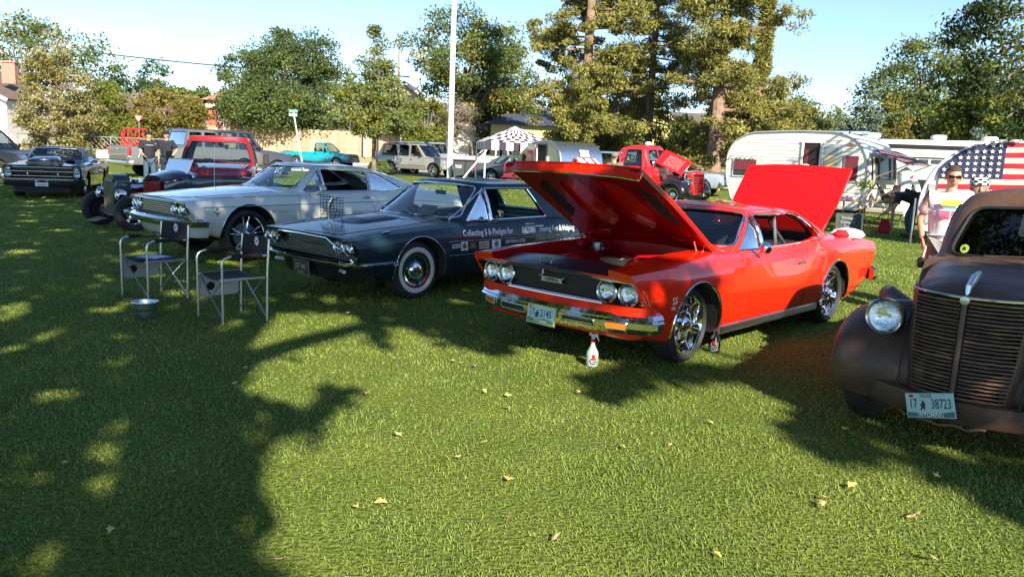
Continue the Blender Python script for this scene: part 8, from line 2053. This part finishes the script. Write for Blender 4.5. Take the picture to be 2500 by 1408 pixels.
def person(name,label,loc,rz,J,shirt,trousers,hair,cap=None,shades=False,head_rot=(0,0,0),scale=1.,shoes=None,sleeve=.55,print_=None,hands=True,low=True):
 """J: joint overrides"""
 r=thing(name,label,'person',loc,rz);r.scale=(scale,)*3
 K=dict(pel=(0,0,.96),wai=(0,0,1.10),che=(.0,0,1.30),nck=(-.01,0,1.49),top=(0,0,1.56),sL=(0,.185,1.42),eL=(-.02,.27,1.14),wL=(.05,.27,.89),sR=(0,-.185,1.42),eR=(-.02,-.27,1.14),wR=(.05,-.27,.89),hL=(0,.085,.90),kL=(.02,.11,.49),aL=(-.02,.12,.09),tL=(.13,.14,.035),hR=(0,-.085,.90),kR=(.02,-.11,.49),aR=(-.02,-.12,.09),tR=(.13,-.14,.035));K.update(J)
 V={k:Vector(p)for k,p in K.items()}
 names=list(K);E_=[('pel','wai'),('wai','che'),('che','nck'),('nck','top'),('che','sL'),('sL','eL'),('eL','wL'),('che','sR'),('sR','eR'),('eR','wR'),('pel','hL'),('hL','kL'),('kL','aL'),('aL','tL'),('pel','hR'),('hR','kR'),('kR','aR'),('aR','tR')]
 Rd=dict(pel=.115,wai=.10,che=.10,nck=.060,top=.052,s=.046,e=.041,w=.027,h=.09,k=.056,a=.036,t=.03)
 rad=lambda k:Rd.get(k,Rd.get(k[0],.05))
 link('body',skinned([V[k]for k in names],[(names.index(a),names.index(b))for a,b in E_],[rad(k)for k in names],skin),r)
 A=['wai','che','nkb','sL','mL','sR','mR','hem'];V['nkb']=V['che'].lerp(V['nck'],.72);V['mL']=V['sL'].lerp(V['eL'],sleeve*1.5);V['mR']=V['sR'].lerp(V['eR'],sleeve*1.5);V['hem']=V['pel'].lerp(V['wai'],.25)
 ed=[('hem','wai'),('wai','che'),('che','nkb'),('che','sL'),('sL','mL'),('che','sR'),('sR','mR')];rr=dict(hem=.178,wai=.172,che=.185,nkb=.10,sL=.098,sR=.098,mL=.080,mR=.080)
 link('shirt',skinned([V[k]for k in A],[(A.index(a),A.index(b))for a,b in ed],[rr[k]for k in A],shirt,root=0),r)
 if low:
  A=['pel','hL','kL','aL','hR','kR','aR'];ed=[('pel','hL'),('hL','kL'),('kL','aL'),('pel','hR'),('hR','kR'),('kR','aR')];rr=dict(pel=.150,h=.108,k=.080,a=.066)
  link('trousers',skinned([V[k]for k in A],[(A.index(a),A.index(b))for a,b in ed],[rr.get(k,rr.get(k[0]))for k in A],trousers),r)
  for s in 'LR':MB().mat(shoes or black).box(V['a'+s]+Vector((.05,0,-.04)),(.28,.10,.09),bevel=.03).build('shoe',r)
 if hands:
  for s,sg in(('L',1),('R',-1)):
   w=V['w'+s];d=(w-V['e'+s]).normalized();sd=Vector((1,0,0));sd=(sd-d*sd.dot(d)).normalized();nn=d.cross(sd)
   mb=MB().mat(skin);mb.tube([w-d*.01,w+d*.03,w+d*.085],[.026,.036,.036],10,flat=.55,up=nn)
   for q in range(4):
    b0=w+d*.08+sd*(.027-q*.018);L=(.065,.073,.068,.052)[q];mb.tube([b0,b0+d*L*.5+nn*sg*.006,b0+d*L+nn*sg*.022],[.0095,.0085,.007],6)
   b0=w+d*.03+sd*.03;mb.tube([b0,b0+sd*.022+d*.025,b0+sd*.022+d*.06],[.012,.010,.008],6);mb.build('hand',r)
 H=head_mesh(hair,cap,shades);up=(V['top']-V['nck']).normalized();hp=V['top']+up*.082
 hd=H.build('head',r,hp,head_rot)
 hb=MB().mat(hair);vv=[(x*1.07,y*1.09,z*1.05+.004)for x,y,z in H.v[:20*17]]
 ff=[q for q in[(i*20+j,(i+1)*20+j,(i+1)*20+(j+1)%20,i*20+(j+1)%20)for i in range(16)for j in range(20)]if all((vv[k][2]>.062 or(vv[k][0]<.01 and vv[k][2]>-.04 and not(abs(vv[k][1])>.07 and vv[k][2]<.0)))for k in q)]
 hb.add(vv,ff);hb.build('hair',hd)
 if cap:
  c=MB().mat(cap if not isinstance(cap,tuple)else cap[0]);c.lathe([(.108,.035),(.112,.06),(.105,.10),(.07,.135),(0,.148)],20,cap=False)
  c.add([(.09+.09*math.cos(a)*.9,.075*math.sin(a)*1.05,.048-.012*math.cos(a))for a in np.linspace(-PI/2,PI/2,9)],[tuple(range(9))]);c.build('cap',hd)
  if isinstance(cap,tuple):
   for i in range(14):
    for j in range(4):
     if(i+j)%2:a=2*PI*i/14;t=.05+j*.026;rr_=float(np.interp(t,[.035,.06,.10,.135],[.108,.112,.105,.07]));MB().mat(cap[1]).box((rr_*math.cos(a),rr_*math.sin(a),t),(.006,.04,.024),(0,0,a)).build('check',hd)
 if shades:
  g=MB().mat(M('sunglass',(.012,.008,.010),rough=.08,coat=1));
  for s in(1,-1):g.box((.098,s*.034,.012),(.012,.056,.034),(0,.1,s*.25),bevel=.008);g.box((.04,s*.080,.018),(.11,.006,.010))
  g.box((.104,0,.018),(.008,.02,.008));g.build('sunglasses',hd)
 if print_:print_(r)
 return r
def ath(px,py,D):q=atz(px,py,D);q.z=TH(D);return q
navy_t=fabric('black_tee',(.012,.015,.022));jeans=fabric('blue_jeans',(.045,.085,.14));djeans=fabric('dark_trousers',(.015,.02,.035));hairb=M('brown_hair',(.06,.035,.022),rough=.8,bump=.8,bscale=80);hairg=M('grey_hair',(.22,.20,.19),rough=.8);blk_cap=fabric('black_cap',(.01,.01,.012))
def chest_print(r):MB().mat(M('faint_print',(.25,.27,.3))).box((.163,0,1.34),(.004,.22,.022),(0,-.05,0)).build('shirt_print',r)
p=at(367,26.5);person('person','man in black T-shirt and jeans holding a paper, left of two',p,R(-60),dict(eR=(.06,-.28,1.15),wR=(.22,-.18,1.02)),navy_t,jeans,hairb,cap=blk_cap,print_=chest_print,head_rot=(0,0,R(40)),scale=1.02)
MB().mat(paper);q=MB().mat(paper).box((0,0,0),(.02,.16,.24),(0,.4,.2)).build('folded_paper',None,p+Vector((-.16,-.26,1.08)));tag(q,'folded white paper held by the man in jeans','paper')
p=at(409,26.8);person('person','man in black T-shirt and dark trousers standing right of the man in jeans',p,R(-85),dict(eR=(.0,-.32,1.16),wR=(.12,-.28,.98),eL=(.0,.32,1.16),wL=(.14,.2,1.0)),navy_t,djeans,hairb,cap=blk_cap,head_rot=(0,0,R(-10)),scale=1.04)
wt=fabric('white_tee',(.72,.76,.80))
def tee_art(r):
 for m,z,w,h in((M('print_yellow',(.62,.48,.08)),1.36,.20,.07),(M('print_teal',(.1,.35,.35)),1.30,.16,.02),(M('print_pink',(.55,.10,.22)),1.24,.22,.06),(M('print_red',(.5,.05,.06)),1.19,.16,.03)):
  pts=[(.157-.25*y*y,y,z+dz)for dz in(-h/2,h/2)for y in np.linspace(-w/2,w/2,5)];link('shirt_print',raw_mesh('shirt_print',pts,[(i,i+1,i+6,i+5)for i in range(4)],[m]),r)
p=ath(2328,430,9.35);person('person','man in sunglasses and white printed T-shirt behind the brown truck',p,R(-112),dict(eR=(-.04,-.28,1.16),wR=(.10,-.24,.93),eL=(-.05,.28,1.16),wL=(.05,.27,.92)),wt,fabric('grey_shorts',(.18,.19,.2)),hairb,shades=True,head_rot=(0,R(6),R(4)),print_=tee_art,scale=1.025)
q=MB().mat(paper).box((0,0,0),(.012,.03,.26),(.1,.1,0)).build('folded_paper',None,p+Vector((-.30,-.12,.76)));tag(q,'rolled white paper held by the man in sunglasses','paper')
p=ath(2397,435,9.6);person('person','grey-haired person in a black and white chequered cap showing over the brown truck roof',p,R(165),{},fabric('olive_shirt',(.1,.1,.06)),djeans,hairg,cap=(white,blk_cap),scale=.955)
p=at(2218,20.6);person('person','man in black T-shirt and jeans stooping over the wares by the caravan',p,R(168),dict(pel=(-.10,0,.96),wai=(.03,0,1.03),che=(.27,0,1.06),nck=(.46,0,1.00),top=(.53,0,.96),sL=(.36,.17,1.02),eL=(.42,.22,.78),wL=(.58,.16,.62),sR=(.36,-.17,1.02),eR=(.36,-.22,.74),wR=(.40,-.14,.48),hL=(-.10,.085,.90),hR=(-.10,-.085,.90),kL=(.0,.11,.49),kR=(.06,-.11,.49)),navy_t,jeans,hairb,head_rot=(0,R(70),0),scale=1.03)
p=ath(1500,395,24.5);person('person','person in a camouflage hooded top seen from behind, left of the red pre-war truck',p,R(60),dict(),M('camouflage_cloth',(.10,.08,.05),rough=.9,col2=(.24,.19,.13),vscale=22),djeans,hairb,cap=M('camouflage_hood',(.16,.12,.08),rough=.9,col2=(.26,.2,.14),vscale=30),scale=.99,hands=False)
p=ath(1966,405,19.5);person('person','person in a white cap half hidden behind the open red boot lid',p,R(-90),dict(),wt,jeans,hairb,cap=white,scale=.985,hands=False)
def leaves():
 rg=np.random.default_rng(8);ms=[M('dry_leaf_tan',(.50,.36,.18),rough=.7),M('dry_leaf_yellow',(.55,.42,.10),rough=.7),M('dry_leaf_brown',(.38,.22,.11),rough=.8)]
 meshes=[]
 for k in range(5):
  n=9;v=[(0,0,.012)]+[((.026+.011*((i%2)*2-1)*rg.uniform(.3,1))*math.cos(i*2*PI/n)*1.25,(.026+.009*((i%2)*2-1))*math.sin(i*2*PI/n),rg.uniform(-.002,.016))for i in range(n)]+[(-.06,.004,.004)]
  meshes.append(raw_mesh('fallen_leaf',v,[(0,i+1,(i+1)%n+1)for i in range(n)]+[(5,10,6)],[ms[k%3]],smooth=False))
 pts=[(970,1070,1.2),(926,1237,1.2),(868,1250,.9),(1357,1322,1.2),(2235,1270,1.3),(2270,1375,1.5),(2290,1395,.9),(1520,1100,1),(1242,1005,1.1),(692,1380,1.1),(1055,866,1),(1105,888,.9),(1128,893,.9),(1160,900,.9),(895,968,1),(1238,972,.9),(1183,962,.8),(572,945,1),(1492,920,1.2),(1580,914,1.1),(1645,938,.8),(1412,965,.9),(1735,1040,1),(2005,1240,1.1),(2010,1225,.9),(2075,1195,1),(2285,1172,1),(2060,1055,1),(850,770,1.1),(852,745,1),(380,793,.8),(128,783,.9),(25,750,.9),(420,1165,.9),(270,1305,.9),(158,1140,.8),(100,895,.8),(505,835,.9),(465,930,.8),(1180,1090,.8),(1590,1068,.6),(1635,1095,.7),(1240,1275,.8),(1240,1180,.8),(2165,633,.9),(2190,640,.8),(2120,630,.8),(1245,820,.7),(1150,795,.7),(1250,1180,.6),(600,905,.7),(1750,1365,.8),(1120,1125,.7)]
 for i,(x,y,s)in enumerate(pts):
  g=gnd(x,y,TH(gnd(x,y).y));o=link('fallen_leaf',meshes[int(rg.integers(0,5))],None,(g.x,g.y,g.z+.030),(rg.normal(0,.25),rg.normal(0,.25),rg.uniform(0,6.3)));o.scale=(s*.68,)*3
  col=('tan','yellow','brown')[[m.name for m in ms].index(o.data.materials[0].name)];lm=min(((353,778,'the bucket'),(560,780,'the right camp chair'),(1000,730,'the whitewall tyre'),(1443,892,'the misty spray bottle'),(1745,860,'the clear spray bottle'),(2150,980,'the brown truck wing'),(2300,1330,'the lower right corner'),(650,1400,'the trunk shadow at the bottom edge'),(760,1000,'the leafy bough shadow'),(100,1000,'the shaded left edge'),(1250,1350,'the middle of the bottom edge'),(1250,1000,'the middle of the sunlit lawn'),(1900,1200,'the sunlit lawn before the brown truck'),(2170,630,'the red car tail')),key=lambda q:(q[0]-x)**2+(q[1]-y)**2)[2];tag(o,'%s dry leaf on the grass near %s'%(col,lm),'leaf','dry leaves scattered over the lawn')
leaves()
bpy.data.scenes.remove(TMP)
import re
def sub(f,*prs):
 s=open(f).read()
 for a,b in prs:
  if a not in s:print('MISSING',f,a[:60])
  s=s.replace(a,b)
 open(f,'w').write(s)
